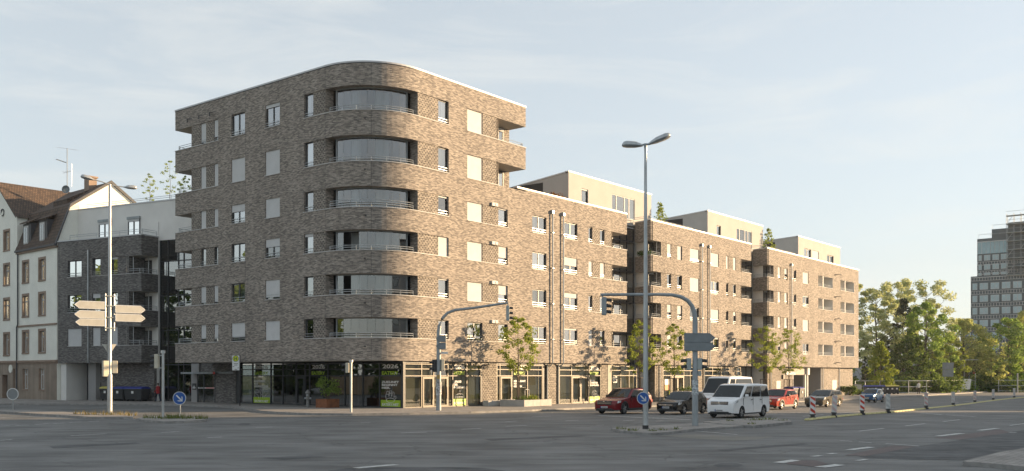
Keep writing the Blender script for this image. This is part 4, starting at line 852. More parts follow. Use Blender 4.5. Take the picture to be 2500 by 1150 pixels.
# old rendered house with sandstone surrounds and a mansard roof
M['sandstone'] = mat('brown sandstone', (.29,.215,.165), .85, var=.14, vscale=2.0, bump=.2); M['old_render'] = mat('off white old render', (.82,.82,.75), .9, var=.07, vscale=.6, bump=.3)
M['ashlar'] = paving('tan stone cladding', (.30,.245,.195), .9, .45)
def tile_mat(name, a, b_):
    m = brick_mat(name, a, [(x+y)/2 for x, y in zip(a, b_)], b_, [c*.35 for c in a], clump=.4); t = m.node_tree
    for n in t.nodes:
        if n.type == 'TEX_BRICK': n.inputs['Brick Width'].default_value = .26; n.inputs['Row Height'].default_value = .34; n.inputs['Mortar Size'].default_value = .03
    return m
M['tile'] = tile_mat('brown clay roof tiles', (.07,.05,.038), (.145,.095,.066)); M['slate'] = mat('dark slate cladding', (.06,.062,.068), .6, var=.2, vscale=4)
OH = thing('town_house', tuple(H0), math.atan2(-dh.y, -dh.x), 'old off white house with sandstone window surrounds and tiled mansard roof with two dormers', 'building')
mo = pm((0, 0), (-1, 0), (0, 1)); ow = MB(); FO = Facade(mo, OH, ow)
def old_window(F, root, a, b_, z0, z1, sur=.22, surround=True):
    F.holes.append((a, b_, z0, z1)); F.reveal(a, b_, z0, z1, 0, .28, 1); d = .22; mf = F.mf; m = MB()
    for p, q in ((a, a+.09), (b_-.09, b_), ((a+b_)/2-.06, (a+b_)/2+.06)): fbox(m, mf, p, q, d, d+.07, z0, z1)
    fbox(m, mf, a, b_, d+.002, d+.07, z0, z0+.09); fbox(m, mf, a, b_, d+.002, d+.07, z1-.09, z1); fbox(m, mf, a+.09, b_-.09, d-.02, d+.07, z1-.62, z1-.50)
    fr = m.build('window', M['sill'], root); m = MB(); fquad(m, mf, a, b_, z0, z1, d+.04); m.build('pane', M['glass'], fr)
    if random.random() < .7: m = MB(); fquad(m, mf, a, b_, z0, z1, d+.2); m.build('curtain', M['curtain'], fr)
    m = MB(); s_ = sur if surround else .0
    fbox(m, mf, a-s_, b_+s_, -.06, .2, z0-.14, z0+.004)
    if surround:
        fbox(m, mf, a-s_, a+.004, -.035, .24, z0, z1+s_); fbox(m, mf, b_-.004, b_+s_, -.035, .24, z0, z1+s_); fbox(m, mf, a, b_, -.034, .24, z1-.004, z1+s_)
    m.build('surround', M['sandstone'], fr)
for z0, z1 in ((11.57,13.55), (8.23,10.25), (4.66,6.7)):
    old_window(FO, OH, 2.55, 3.75, z0, z1); old_window(FO, OH, 6.2, 7.4, z0, z1)
old_window(FO, OH, 2.7, 3.9, 1.09, 3.1, surround=False); old_window(FO, OH, 6.3, 7.5, 1.09, 3.1, surround=False)
FO.emit(0, 8.76, -.2, 3.75, 2); FO.emit(0, 8.76, 3.75, 14.6, 0)
gab = [(0,-.2), (10.4,-.2), (10.4,14.7), (9.1,18.4), (5.2,21.2), (1.25,18.4), (0,14.7)]
ow.poly([(0, y, z) for y, z in gab], 0)
ow.build('wall', [M['old_render'], M['sandstone'], M['ashlar']], OH)
m = MB(); fbox(m, mo, -.02, 8.76, -.14, .1, 3.7, 3.9); fbox(m, mo, -.02, 8.76, -.05, .1, 3.55, 3.7); m.build('cornice', M['sandstone'], OH); m = MB(); fbox(m, mo, 0, 8.7, -.1, .05, 7.2, 7.36); m.build('string_course', M['sandstone'], OH); m = MB(); fbox(m, mo, -.05, 8.76, -.16, .1, 14.42, 14.6); m.build('cornice', M['sandstone'], OH)
m = MB(); fbox(m, mo, -.1, 8.8, -.28, -.05, 14.6, 14.78); m.build('gutter', M['slate'], OH)
m = MB(); m.tube([(-8.6, -.12, -.1), (-8.6, -.12, 7.2), (-8.35, -.12, 7.5), (-8.35, -.12, 14.6)], .07, 8); m.build('downpipe', M['slate'], OH)
rf = MB()
for (y0, z0), (y1, z1) in (((-.2,14.7),(1.2,18.55)), ((1.2,18.55),(5.2,21.35)), ((5.2,21.35),(9.2,18.55)), ((9.2,18.55),(10.6,14.7))):
    h = math.hypot(y1-y0, z1-z0); rf.poly([(.12,y0,z0),(-8.9,y0,z0),(-8.9,y1,z1),(.12,y1,z1)], 0, [(0,0),(9,0),(9,h),(0,h)]); 
roof_o = rf.build('roof', M['tile'], OH)
m = MB()
for (y0, z0), (y1, z1) in (((-.2,14.7),(1.2,18.55)), ((1.2,18.55),(5.2,21.35)), ((5.2,21.35),(9.2,18.55))): m.hexa([(-.05,y0,z0-.2),(.2,y0,z0-.2),(.2,y0,z0+.1),(-.05,y0,z0+.1),(-.05,y1,z1-.2),(.2,y1,z1-.2),(.2,y1,z1+.1),(-.05,y1,z1+.1)])
m.build('verge', M['slate'], roof_o)
m = MB(); m.box(-3.4, -2.4, 4.2, 5.0, 19.5, 22.0); m.box(-3.5, -2.3, 4.1, 5.1, 21.95, 22.1); m.build('chimney', M['sandstone'], roof_o)
for a in (2.3, 5.9):
    m = MB(); m.box(-a-1.75, -a, .1, 2.6, 15.0, 17.35); dm = m.build('dormer', M['slate'], roof_o)
    m = MB(); m.hexa([(-a-1.95,-.15,17.3),(-a+.2,-.15,17.3),(-a+.2,3.2,18.9),(-a-1.95,3.2,18.9),(-a-1.95,-.15,17.42),(-a+.2,-.15,17.42),(-a+.2,3.2,19.05),(-a-1.95,3.2,19.05)]); m.build('dormer_roof', M['tile'], dm)
    m = MB(); m.box(-a-1.45, -a-.45, .03, .1, 15.3, 17.1); m.build('window_frame', M['sill'], dm); 
    for q0, q1 in ((1.35, .98), (.92, .55)): m = MB(); m.box(-a-q0, -a-q1, .0, .03, 15.4, 16.9); m.build('pane', M['glass_dark'], dm)
m = MB(); m.hexa([(-5,1.9,18.9),(-2,1.9,18.9),(-2,4.0,20.5),(-5,4.0,20.5),(-5,1.9,19.5),(-2,1.9,19.5),(-2,4.0,20.62),(-5,4.0,20.62)]); m.build('roof_vent', M['tile'], roof_o)
# gabled house at the left edge
GH = thing('town_house', tuple(H0+dh*8.76), math.atan2(-dh.y, -dh.x), 'taller off white gabled house with brown tiled roof at the left edge', 'building')
mh = pm((0, 0), (-1, 0), (0, 1)); hw = MB(); FH = Facade(mh, GH, hw)
for z0, z1 in ((15.1,17.0), (11.6,13.6), (8.1,10.1), (4.5,6.6)): old_window(FH, GH, 1.9, 3.1, z0, z1); old_window(FH, GH, 6.5, 7.7, z0, z1)
old_window(FH, GH, .35, .95, 1.09, 3.1, surround=False)
FH.holes.append((2.3, 3.6, -.1, 2.5)); FH.reveal(2.3, 3.6, -.1, 2.5, 0, .5, 1, 'lrt')
FH.emit(0, 9.6, -.2, 3.75, 2); FH.emit(0, 9.6, 3.75, 18.35, 0)
hw.poly([(0,0,18.35),(-9.6,0,18.35),(-4.8,0,22.2)], 0); hw.poly([(0,0,14),(0,12,14),(0,12,18.35),(0,0,18.35)], 0); hw.poly([(-9.6,0,0),(-9.6,12,0),(-9.6,12,18.35),(-9.6,0,18.35)], 0)
hw.build('wall', [M['old_render'], M['sandstone'], M['ashlar']], GH)
m = MB(); fbox(m, mh, 2.3, 3.6, .45, .5, -.1, 2.5); m.build('door', M['dark'], GH)
m = MB()
for sx in (0, 1):
    x0 = .3 if sx == 0 else -9.9; m.poly([(x0,-.25,18.15),(-4.8,-.25,22.32),(-4.8,14,22.32),(x0,14,18.15)], 0, [(0,0),(0,6.4),(14.2,6.4),(14.2,0)])
    m.poly([(x0,-.25,18.0),(-4.8,-.25,22.2),(-4.8,-.25,22.32),(x0,-.25,18.15)], 0)
gr = m.build('roof', M['tile'], GH)
for v in gr.data.uv_layers[0].data: v.uv = (v.uv[0], v.uv[1])
m = MB(); fbox(m, mh, -.02, 9.6, -.14, .1, 3.7, 3.9); fbox(m, mh, -.02, 9.6, -.05, .1, 3.55, 3.7); m.build('cornice', M['sandstone'], GH)
m = MB()
for pts in (circ(4.1,17.9,.8,1.1,90,-60,12), circ(3.4,19.0,.35,.35,0,300,10)): m.tube([mh(x, -.06, z) for x, z in pts], .05, 5)
m.build('ironwork', M['dark'], GH)
m = MB(); m.lathe([(0,-.04),(.42,-.04),(.42,.08),(0,.08)], 14, 0, 'y'); o_ = m.build('relief', M['old_render'], GH); o_.location = (-1.5, -.02, 3.1)
# ================================================================ office tower far right, small block beside it
def haze_cols(c): return c
M['office'] = mat('dark grey facade panel', (.075,.105,.12), .6, var=.1, vscale=.5); M['office_light'] = mat('pale window reveal strip', (.45,.46,.46), .6, var=.05)
M['office_glass'] = glass_mat('office glass', (.35,.42,.42), .5); M['office_teal'] = mat('pale blue glazing', (.25,.37,.41), .25, .1, var=.15, vscale=.4); M['blind'] = mat('pale blind', (.36,.47,.50), .8, var=.1)
OF = Vector(((2370-CX)/F*235, 235.0, 0)); OFT = thing('office_tower', tuple(OF), math.atan2(-dL.y, -dL.x), 'stepped grey office high rise under scaffolding beyond the trees', 'building')
mf_ = pm((0, 0), (1, 0), (0, 1)); ob = MB(); ob.box(0, 40, 0, 20, -1, 26.2, 0); ob.box(1.16, 40, 1.2, 18, 26.2, 35.3, 0); ob.box(4.0, 8.0, 3, 12, 35.3, 37.6, 0); ob.box(8.0, 40, 1.0, 18, 35.3, 38.6, 0)
ob.build('wall', M['office'], OFT)
def office_row(z0, z1, d, xs, x0):
    for a, w_ in xs:
        m = MB(); m.box(a, a+w_, d-.12, d-.05, z0, z1); f = m.build('window', M['office_light'], OFT)
        for k in range(2 if w_ > 1.2 else 1):
            ww = w_/(2 if w_ > 1.2 else 1); m = MB(); m.box(a+k*ww+.08, a+(k+1)*ww-.06, d-.16, d-.12, z0+.1, z1-.1); m.build('pane', M['blind'], f)
    m = MB()
    for a in [x0+k*.62 for k in range(27)]:
        m.box(a, a+.08, d-.12, d, z0-1.1, z0-.25)
    m.box(x0, x0+16.5, d-.11, d, z0-.33, z0-.25); m.box(x0, x0+16.5, d-.11, d, z0-1.1, z0-1.02); m.build('spandrel_grid', M['office_light'], OFT)
XS = [(.4,1.1)]+[(2.0+k*2.43,1.87) for k in range(6)]
for k in range(7): office_row(22.9-2.95*k, 24.5-2.95*k, 0, XS, .1)
m = MB()
for a in [.1+k*.62 for k in range(27)]: m.box(a, a+.07, -.12, 0, 25.1, 25.9)
m.box(.1, 16.6, -.11, 0, 25.8, 25.95); m.box(.1, 16.6, -.11, 0, 25.05, 25.13); m.build('spandrel_grid', M['office_light'], OFT)
XU = [(1.45,.75),(2.7,1.4),(4.55,1.45),(6.4,1.45)]
for k in range(3): office_row(29.95-2.2*k if k < 2 else 26.4, 31.3-2.2*k if k < 2 else 27.1, 1.2, XU, 1.25)
m = MB(); m.box(1.25, 7.9, 1.05, 1.15, 31.6, 34.5); tg = m.build('glazed_storey', M['office_teal'], OFT)
m = MB()
for k in range(8): m.box(1.25+k*.95, 1.31+k*.95, .98, 1.06, 31.6, 34.5)
m.box(1.2, 8.0, .98, 1.1, 34.4, 34.6); m.build('mullion', M['office_light'], tg)
hrail(OFT, mf_, [(1.4, 1.4), (4, 1.4), (7.8, 1.4)], 35.3, h=1.1); hrail(OFT, mf_, [(4.1, 3.2), (6, 3.2), (7.9, 3.2)], 37.6, h=1.1)
SCF = thing('scaffolding', tuple(OF), math.atan2(-dL.y, -dL.x), 'steel scaffold wrapped round the upper right of the office high rise', 'scaffold')
m = MB()
for x in (7.9, 9.4, 10.9, 12.4, 13.9, 15.4):
    for y in (-.6, .7): m.box(x, x+.09, y, y+.09, 25.5, 40.5)
for z in range(26, 41, 2):
    m.box(7.9, 15.5, -.6, -.52, z, z+.09); m.box(7.9, 15.5, -.6, -.52, z+1.0, z+1.06)
m.build('poles', M['steel_dark'], SCF)
m = MB()
for z in range(26, 41, 2): m.box(7.9, 15.5, -.6, .8, z-.06, z)
m.build('planks', mat('weathered planks', (.25,.27,.24), .8), SCF)
m = MB()
for i, z in enumerate(range(26, 39, 2)): m.tube([(7.9+(i % 2)*3, -.6, z), (9.4+(i % 2)*3, -.6, z+2)], .05, 5); m.tube([(12.4-(i % 2)*1.5, -.6, z), (13.9-(i % 2)*1.5, -.6, z+2)], .05, 5)
m.build('brace', M['steel'], SCF)
P_ = Vector(((2345-CX)/F*300, 300, 0)); SB = thing('office_block', tuple(P_), math.atan2(-dL.y, -dL.x), 'small distant flat roofed block left of the office high rise', 'building')
m = MB(); m.box(0, 12, 0, 10, -1, 18.3); m.build('wall', M['office'], SB); m = MB(); m.box(-.2, 12, -.3, 10, 17.6, 19.8); m.build('roof', mat('tan roof fascia', (.30,.25,.19), .8), SB)
for k in range(3): m = MB(); m.box(.4+k*1.6, 1.6+k*1.6, -.1, 0, 14.4, 16.6); m.build('window', M['blind'], SB)
P_ = Vector(((2230-CX)/F*255, 255, 0)); SH = thing('warehouse', tuple(P_), 0, 'low pale hall glimpsed between the tree trunks', 'building')
m = MB(); m.box(-22, 34, 0, 15, -1, 5.6); m.build('wall', mat('pale hall cladding', (.40,.42,.44), .7), SH); m = MB(); m.box(2, 26, -.1, 0, .6, 2.6); m.build('band', mat('rust red band', (.33,.13,.07), .7), SH); m = MB(); m.box(-22.2, 34.2, -.2, 15.2, 5.6, 6.0); m.build('roof', M['coping'], SH)
# unseen blocks added beyond the frame: one shades the junction, one darkens reflections
cS = Vector((-math.cos(AZ), math.sin(AZ), 0)); sS = Vector((math.sin(AZ), math.cos(AZ), 0))
OC = sS*86+cS*EDGE
OCB = thing('shade_block', tuple(OC), math.atan2(-cS.y, -cS.x), 'unseen plastered block added beyond the right edge to shade the junction', 'building')
m = MB(); m.box(0, 150, 0, 14, -2, OCH); m.build('wall', M['plaster'], OCB)
m = MB()
for k in range(30):
    for z in range(6): m.box(3+k*4.8, 4.6+k*4.8, -.05, 0, 2+z*3.4, 3.6+z*3.4)
m.build('window_band', M['glass_dark'], OCB)
m = MB(); m.box(-.3, 150.3, -.3, 14.3, OCH, OCH+.4); m.build('roof', M['slate'], OCB)
A_ = Vector((70, 88, 0)); B_ = Vector((88, 146, 0)); d_ = (B_-A_).normalized()
RHS = thing('reflection_row', tuple(A_), math.atan2(d_.y, d_.x), 'unseen low house row added beyond the right edge to darken reflections', 'building')
m = MB(); m.box(0, 61, -9, 0, -2, 6.2); m.build('wall', M['old_render'], RHS)
m = MB(); m.prism([(-9.4,6.2),(.4,6.2),(-4.5,8.2)], -.3, 61.3, 0, 'x'); m.build('roof', M['tile'], RHS)
m = MB()
for k in range(14): m.box(1.5+k*4.3, 2.8+k*4.3, 0, .05, 1.0, 2.4); m.box(1.5+k*4.3, 2.8+k*4.3, 0, .05, 3.9, 5.2)
m.build('window_band', M['glass_dark'], RHS)
# sunlit garden wall across the left-hand street, seen only mirrored in the shop glass
GW = thing('garden_wall', (-62, 20, 0), R(90), 'long tan garden wall across the left street', 'wall')
m = MB(); m.box(0, 52, 0, .4, -.2, 2.35); m.build('wall', mat('tan plaster wall', (.42,.31,.20), .9, var=.15, vscale=.8), GW); m = MB(); m.box(0, 52, -.06, .46, 2.35, 2.47); m.build('coping', M['concrete'], GW)
sheet('verge', [(-61.6,20), (-58.5,20), (-58.5,84), (-61.6,84)], 'grass', .05, 'strip of lawn below the garden wall')
# ================================================================ trees and plants
M['bark'] = mat('grey brown bark', (.10,.08,.06), .95, var=.3, vscale=6, stretch=(1,1,.2), bump=.4)
M['leaf_maple'] = leaf_mat('fresh green maple leaves', (.16,.22,.035), (.36,.41,.09), .5)
M['leaf_locust'] = leaf_mat('pale blossoming locust leaves', (.29,.335,.13), (.58,.60,.31), .55)
M['leaf_gold'] = leaf_mat('gold green leaves', (.27,.31,.08), (.54,.55,.20), .55)
M['leaf_pine'] = leaf_mat('dark pine needles', (.03,.05,.03), (.085,.11,.065), .25)
M['leaf_dark'] = leaf_mat('dark green leaves', (.06,.10,.03), (.17,.23,.06), .5)
M['leaf_mid'] = leaf_mat('mid green leaves', (.13,.215,.04), (.31,.42,.10), .55)
M['leaf_bright'] = leaf_mat('bright spring leaves', (.15,.21,.03), (.30,.34,.06), .5)
M['leaf_autumn'] = leaf_mat('orange brown leaves', (.14,.06,.012), (.30,.15,.03), .4)
def leaf(m, c, s, rnd):
    u = Vector((rnd.gauss(0,1), rnd.gauss(0,1), rnd.gauss(0,1))).normalized(); v = u.cross(Vector((rnd.gauss(0,1), rnd.gauss(0,1), rnd.gauss(0,1)))).normalized()
    a = s*rnd.uniform(.6, 1.15); b_ = a*rnd.uniform(.45, .75)
    m.poly([c-u*a, c+v*b_, c+u*a, c-v*b_], 0, [(0,0)]*4)
def tree(name, loc, h, w, lm, label, seed, trunk_h=.35, r0=.12, n=1500, ls=.12, clumps=26, spread=.35, shape='oval', cat='tree', group=None, lean=0.0, low=None, limbs=True):
    rnd = random.Random(seed); root = thing(name, tuple(loc), rnd.uniform(0, 6), label, cat, group)
    t = MB(); top = Vector((lean*h*.3, 0, h*.93)); k = 7
    axis = [Vector((lean*h*.3*(i/k)**2+rnd.uniform(-.02,.02)*h*.3*(i > 0), rnd.uniform(-.02,.02)*h*.3*(i > 0), h*.93*i/k)) for i in range(k+1)]
    t.tube(axis, [r0*(1-.88*i/k) for i in range(k+1)], 7, 0)
    cs = []; zl = h*(low if low is not None else trunk_h)
    for i in range(clumps):
        f = (i+rnd.random()*.8)/clumps; z = zl+(h*.98-zl)*f
        if shape == 'oval': prof = math.sin(math.pi*(.12+.86*f))**.8
        elif shape == 'cone': prof = (1-f)**.8*.95+.05
        elif shape == 'flat': prof = .45+.55*math.sin(math.pi*(.1+.75*f))
        else: prof = 1-.55*abs(f-.35)
        a = i*2.4+rnd.uniform(-.5,.5); rr = w*.5*prof*rnd.uniform(.45, 1.0)
        ax = axis[min(k, int(z/(h*.93)*k))]
        c = Vector((ax.x+math.cos(a)*rr, ax.y+math.sin(a)*rr, z)); cr = w*spread*.5*rnd.uniform(.6, 1.15)*(.55+.45*prof); cs.append((c, cr))
        if limbs and rnd.random() < .8:
            b0 = z-rr*rnd.uniform(.5, 1.0); b0 = max(h*trunk_h*.6, b0); ab = axis[min(k, int(b0/(h*.93)*k))]; p0 = Vector((ab.x, ab.y, b0)); rb = r0*(1-.8*b0/h)*.45
            t.tube([p0, p0.lerp(c, .5)+Vector((rnd.uniform(-.1,.1)*rr, rnd.uniform(-.1,.1)*rr, -.08*rr)), c], [rb, rb*.6, rb*.2], 4, 0, cap=False)
    t.build('trunk', M['bark'], root)
    m = MB(); per_ = max(6, n//len(cs))
    for c, cr in cs:
        for j in range(per_):
            d = Vector((rnd.gauss(0,1), rnd.gauss(0,1), rnd.gauss(0,1))).normalized()*cr*rnd.random()**.45; d.z *= .62
            leaf(m, c+d, ls, rnd)
    m.build('crown', M[lm], root); return root
def local_at(px, y):                              # x along the right-hand facade for a photo column, y in front of it
    r = Vector(((px-CX)/F, 1, 0)); b = O+dL*y; k = (b.x*dR.y-b.y*dR.x)/(r.x*dR.y-r.y*dR.x); return (r*k-b).dot(dR)
G1 = 'young maples along the pavement'
spots = [(1265, -2.2, 7.0, 3.9, 'young maple growing from the pale concrete planter'), (1562, -2.6, 7.6, 3.1, 'young maple behind the tall twin lamp'), (1646, -2.6, 7.6, 3.7, 'young maple left of the overhead signal post, with a stake frame'),
         (1868, -2.6, 8.4, 3.8, 'young maple at the joint between the middle and far wings'), (1925, -2.6, 8.4, 4.6, 'young maple in front of the far wing\'s white door')]
for i, (px_, y_, h_, w_, lb_) in enumerate(spots):
    p = bl(local_at(px_, y_), y_, off=.13); 
    if i == 0: p.z += .45
    rt = tree('young_maple', p, h_-(.45 if i == 0 else 0), w_, 'leaf_maple', lb_, 40+i, trunk_h=.36, r0=.075, n=2400, ls=.10, clumps=38, spread=.27, group=G1, low=.37 if i != 0 else .36)
    if i != 0:
        m = MB()
        for a in (-.45, .45):
            m.tube([(a, -.35, 0), (a, -.35, 2.35)], .04, 6); m.tube([(a, .35, 0), (a, .35, 2.35)], .04, 6)
        for s_ in ((-.5,-.35,.5,-.35), (-.5,.35,.5,.35), (-.45,-.4,-.45,.4), (.45,-.4,.45,.4)): m.tube([(s_[0],s_[1],2.3), (s_[2],s_[3],2.3)], .04, 6)
        sf = m.build('stake_frame', M['bark'], None); sf.location = p; sf.rotation_euler[2] = RZ; tag(sf, ['', 'brown stake frame round the maple behind the tall lamp', 'brown stake frame round the maple by the shop doors', 'brown stake frame round the maple at the wing joint', 'brown stake frame round the maple in front of the far wing'][i], 'tree stake', 'stake frames round street trees')
    else:
        m = MB(); m.tube([(-.5,-.3,0), (-.5,-.3,1.9)], .04, 6); m.tube([(.55,.3,0), (.55,.3,1.9)], .04, 6); m.tube([(-.55,-.33,1.86), (.6,.33,1.86)], .045, 6); m.tube([(-.55,-.33,1.95), (.0,.5,1.9), (.6,.33,1.86)], .035, 6)
        sf = m.build('stake_frame', M['bark'], None); sf.location = p; sf.rotation_euler[2] = RZ; tag(sf, 'brown stake frame standing in the concrete planter', 'tree stake', 'stake frames round street trees')
def at(px_, Y, z=None):
    P = Vector(((px_-CX)/F*Y, Y, 0)); P.z = slope(P) if z is None else z; return P
BG = [('locust_tree', 2138, 166, 18.6, 9.5, 'leaf_locust', 'pale blossoming locust next to the far brick wing', 'flat', 3800, .30, 46),
 ('locust_tree', 2192, 182, 20.5, 9.5, 'leaf_locust', 'tall blossoming locust with thin top behind the dark pine', 'flat', 3200, .32, 46),
 ('pine_tree', 2205, 168, 16.0, 8.5, 'leaf_pine', 'dark ragged pine between the pale locusts', 'cone', 3000, .26, 60),
 ('locust_tree', 2262, 172, 19.6, 10.0, 'leaf_locust', 'tall pale crowned locust left of the gap before the high rise', 'flat', 3400, .30, 44),
 ('maple_tree', 2258, 163, 14.8, 11.0, 'leaf_mid', 'broad green maple below the pale locust crown', 'oval', 4800, .28, 50),
 ('locust_tree', 2352, 176, 12.8, 10.5, 'leaf_gold', 'golden spreading locust in front of the small distant block', 'oval', 4200, .28, 44),
 ('maple_tree', 2318, 166, 9.6, 6.5, 'leaf_bright', 'small yellow green maple left of the golden locust', 'oval', 2400, .24, 34),
 ('pine_tree', 2402, 184, 9.8, 7.5, 'leaf_pine', 'dark low pine at the foot of the high rise', 'cone', 2200, .28, 44),
 ('maple_tree', 2462, 176, 13.0, 12.0, 'leaf_mid', 'large green tree at the right edge', 'oval', 5200, .30, 54),
 ('maple_tree', 2516, 182, 15.5, 11.0, 'leaf_gold', 'sunlit tree cut by the right edge of the view', 'oval', 3600, .30, 44),
 ('maple_tree', 2150, 152, 7.8, 7.2, 'leaf_bright', 'small bright green maple above the refuse bins', 'cone', 3600, .22, 44),
 ('cypress_tree', 2112, 153, 5.6, 2.0, 'leaf_pine', 'slim dark cypress beside the brick wing', 'cone', 1300, .16, 26),
 ('maple_tree', 2226, 160, 8.8, 8.5, 'leaf_dark', 'dark green tree behind the person by the fence', 'oval', 3600, .26, 40),
 ('maple_tree', 2420, 170, 6.6, 6.0, 'leaf_gold', 'low yellow green tree in front of the dark pine', 'oval', 1800, .24, 30),
 ('maple_tree', 2285, 196, 8.5, 11.0, 'leaf_dark', 'dark tree far back behind the broad maple', 'oval', 2400, .34, 36), ('maple_tree', 2375, 205, 8.0, 12.0, 'leaf_dark', 'dark tree far back behind the golden locust', 'oval', 2400, .34, 36),
 ('maple_tree', 2105, 185, 9.0, 10.0, 'leaf_dark', 'dark tree far back at the corner of the far wing', 'oval', 2400, .34, 36), ('maple_tree', 2485, 205, 9.0, 13.0, 'leaf_dark', 'dark tree far back at the right edge', 'oval', 2400, .36, 36)]
for i, (nm, px_, Y_, h_, w_, lm_, lb_, shp, n_, ls_, cl_) in enumerate(BG):
    tree(nm, at(px_, Y_), h_+.4, w_, lm_, lb_, 100+i, trunk_h=.28, r0=.26 if h_ > 10 else .14, n=int(n_*2.3), ls=ls_*.70, clumps=cl_, spread=.26, shape=shp, low=.30 if nm == 'locust_tree' else .10 if nm != 'pine_tree' else .16)
def bush(px_, Y_, w_, h_, lm_, lb_, seed, n=900, ls=.2, name='shrub', z=None, group=None, loc=None):
    rnd = random.Random(seed); p = loc if loc is not None else at(px_, Y_, z); root = thing(name, tuple(p), 0, lb_, 'shrub', group); m = MB(); s = MB()
    for c in range(14):
        a = rnd.random()*6.28; r_ = w_*.5*rnd.random()**.6; cc = Vector((math.cos(a)*r_, math.sin(a)*r_*.7, h_*rnd.uniform(.25, .8)*(1-.4*r_/w_*2*.5))); s.tube([(0,0,0), cc*.6, cc], [.03,.02,.008], 4, 0, cap=False)
        for j in range(n//14):
            d = Vector((rnd.gauss(0,1), rnd.gauss(0,1), rnd.gauss(0,.8))).normalized()*w_*.22*rnd.random()**.5; q_ = cc+d; q_.z = max(.03, q_.z); leaf(m, q_, ls, rnd)
    s.build('stems', M['bark'], root); m.build('foliage', M[lm_], root); return root
BU = [(2140,156.5,6,2.2,'leaf_dark','dark hedge shrub above the blue lidded bins'), (2195,154.5,6,2.0,'leaf_dark','low dark shrub against the fence right of the bins'), (2240,156,5,1.9,'leaf_dark','low dark shrub directly behind the person'), (2278,156.5,6,2.0,'leaf_dark','low dark shrub right of the person by the fence'), (2448,169.5,7,2.2,'leaf_dark','wide dark shrub left of the steel post at right'), (2125,158,5,2.4,'leaf_dark','dark shrub by the end of the bins'), (2172,158,6,2.6,'leaf_mid','green shrub behind the yellow lidded bins'), (2212,156,6,3.0,'leaf_dark','dense shrub left of the person at the fence'), (2262,157,6.5,3.2,'leaf_dark','tall shrub right of the person at the fence'),
 (2300,160,6,3.0,'leaf_dark','shrub behind the back of the large road sign'), (2345,168,6,2.4,'leaf_mid','shrub behind the hanging banner'), (2390,176,7,2.2,'leaf_dark','low shrub by the signal post at the bend'), (2428,170,7,3.0,'leaf_dark','square dense shrub right of the bend'), (2470,172,7,2.4,'leaf_mid','shrub under the large tree at right'), (2505,172,7,2.6,'leaf_dark','shrub at the far right edge'), (2240,170,8,4.5,'leaf_dark','high thicket behind the fence'), (2330,182,9,4.5,'leaf_dark','high thicket under the golden locust')]
for i, (a, Y_, w_, h_, lm_, lb_) in enumerate(BU): bush(a, Y_, w_, h_, lm_, lb_, 300+i, 1100, .24)
bush(2068, 0, 2.2, 1.5, 'leaf_dark', 'round shrub at the foot of the far wing\'s corner', 331, 900, .14, loc=bl(90.3, -.6, off=.13))
bush(2085, 0, 1.4, .9, 'leaf_dark', 'low shrub against the corner of the far wing', 332, 500, .12, loc=bl(94, -.5, off=.13))
for (px_, y_, zz_, h_, w_, lb_) in ((1612, 2.0, 17.4, 2.9, 1.6, 'slim potted tree on the middle wing\'s roof terrace'), (1592, 7.0, 17.4, 2.4, 1.3, 'thin potted tree half hidden beside the first roof storey'), (1876, 2.0, 17.4, 3.4, 1.7, 'slim potted tree on the far wing\'s roof terrace')):
    p = bl(local_at(px_, y_), y_, zz_); rt = tree('potted_tree', p, h_, w_, 'leaf_maple', lb_, int(px_), trunk_h=.2, r0=.035, n=700, ls=.1, clumps=18, spread=.5, shape='cone', low=.22, group='potted trees on the roof terraces')
    m = MB(); m.lathe([(0,-.3),(.28,-.3),(.32,.15),(.27,.15),(.27,.08),(0,.08)], 12); m.build('pot', M['anthracite'], rt)
for (px_, h_, w_, lb_) in ((366, 3.6, 1.6, 'wispy potted tree on the dark brick house roof'), (415, 4.7, 2.0, 'taller wispy potted tree next to the tower'), (452, 3.0, 1.5, 'small potted tree half hidden by the tower')):
    P = K4+n4*4.5; t_ = ((px_-CX)/F); k_ = (P.x-t_*P.y)/(t_*d4.y-d4.x); p = P+d4*k_; p.z = 17.9
    rt = tree('potted_tree', p, h_, w_, 'leaf_maple', lb_, px_, trunk_h=.25, r0=.035, n=520, ls=.075, clumps=18, spread=.3, low=.3, group='potted trees on the roof terraces')
    m = MB(); m.lathe([(0,-.02),(.28,-.02),(.34,.4),(.28,.4),(.28,.34),(0,.34)], 12); m.build('pot', M['anthracite'], rt)
bush(0, 0, 1.6, 1.3, 'leaf_autumn', 'orange brown shrub on the roof terrace beside the tower', 340, 500, .1, loc=bl(local_at(1350, 2.2), 2.2, 17.5))
bush(0, 0, .9, .8, 'leaf_autumn', 'smaller orange brown shrub on the roof terrace', 341, 260, .09, loc=bl(local_at(1322, 2.2), 2.2, 17.5))
bush(0, 0, 1.5, 1.1, 'leaf_dark', 'green planter shrub on the top balcony of the middle wing', 342, 700, .09, loc=bl(37.9, .9, 14.0))
m = MB(); bc = local_at(1360, 2.2)
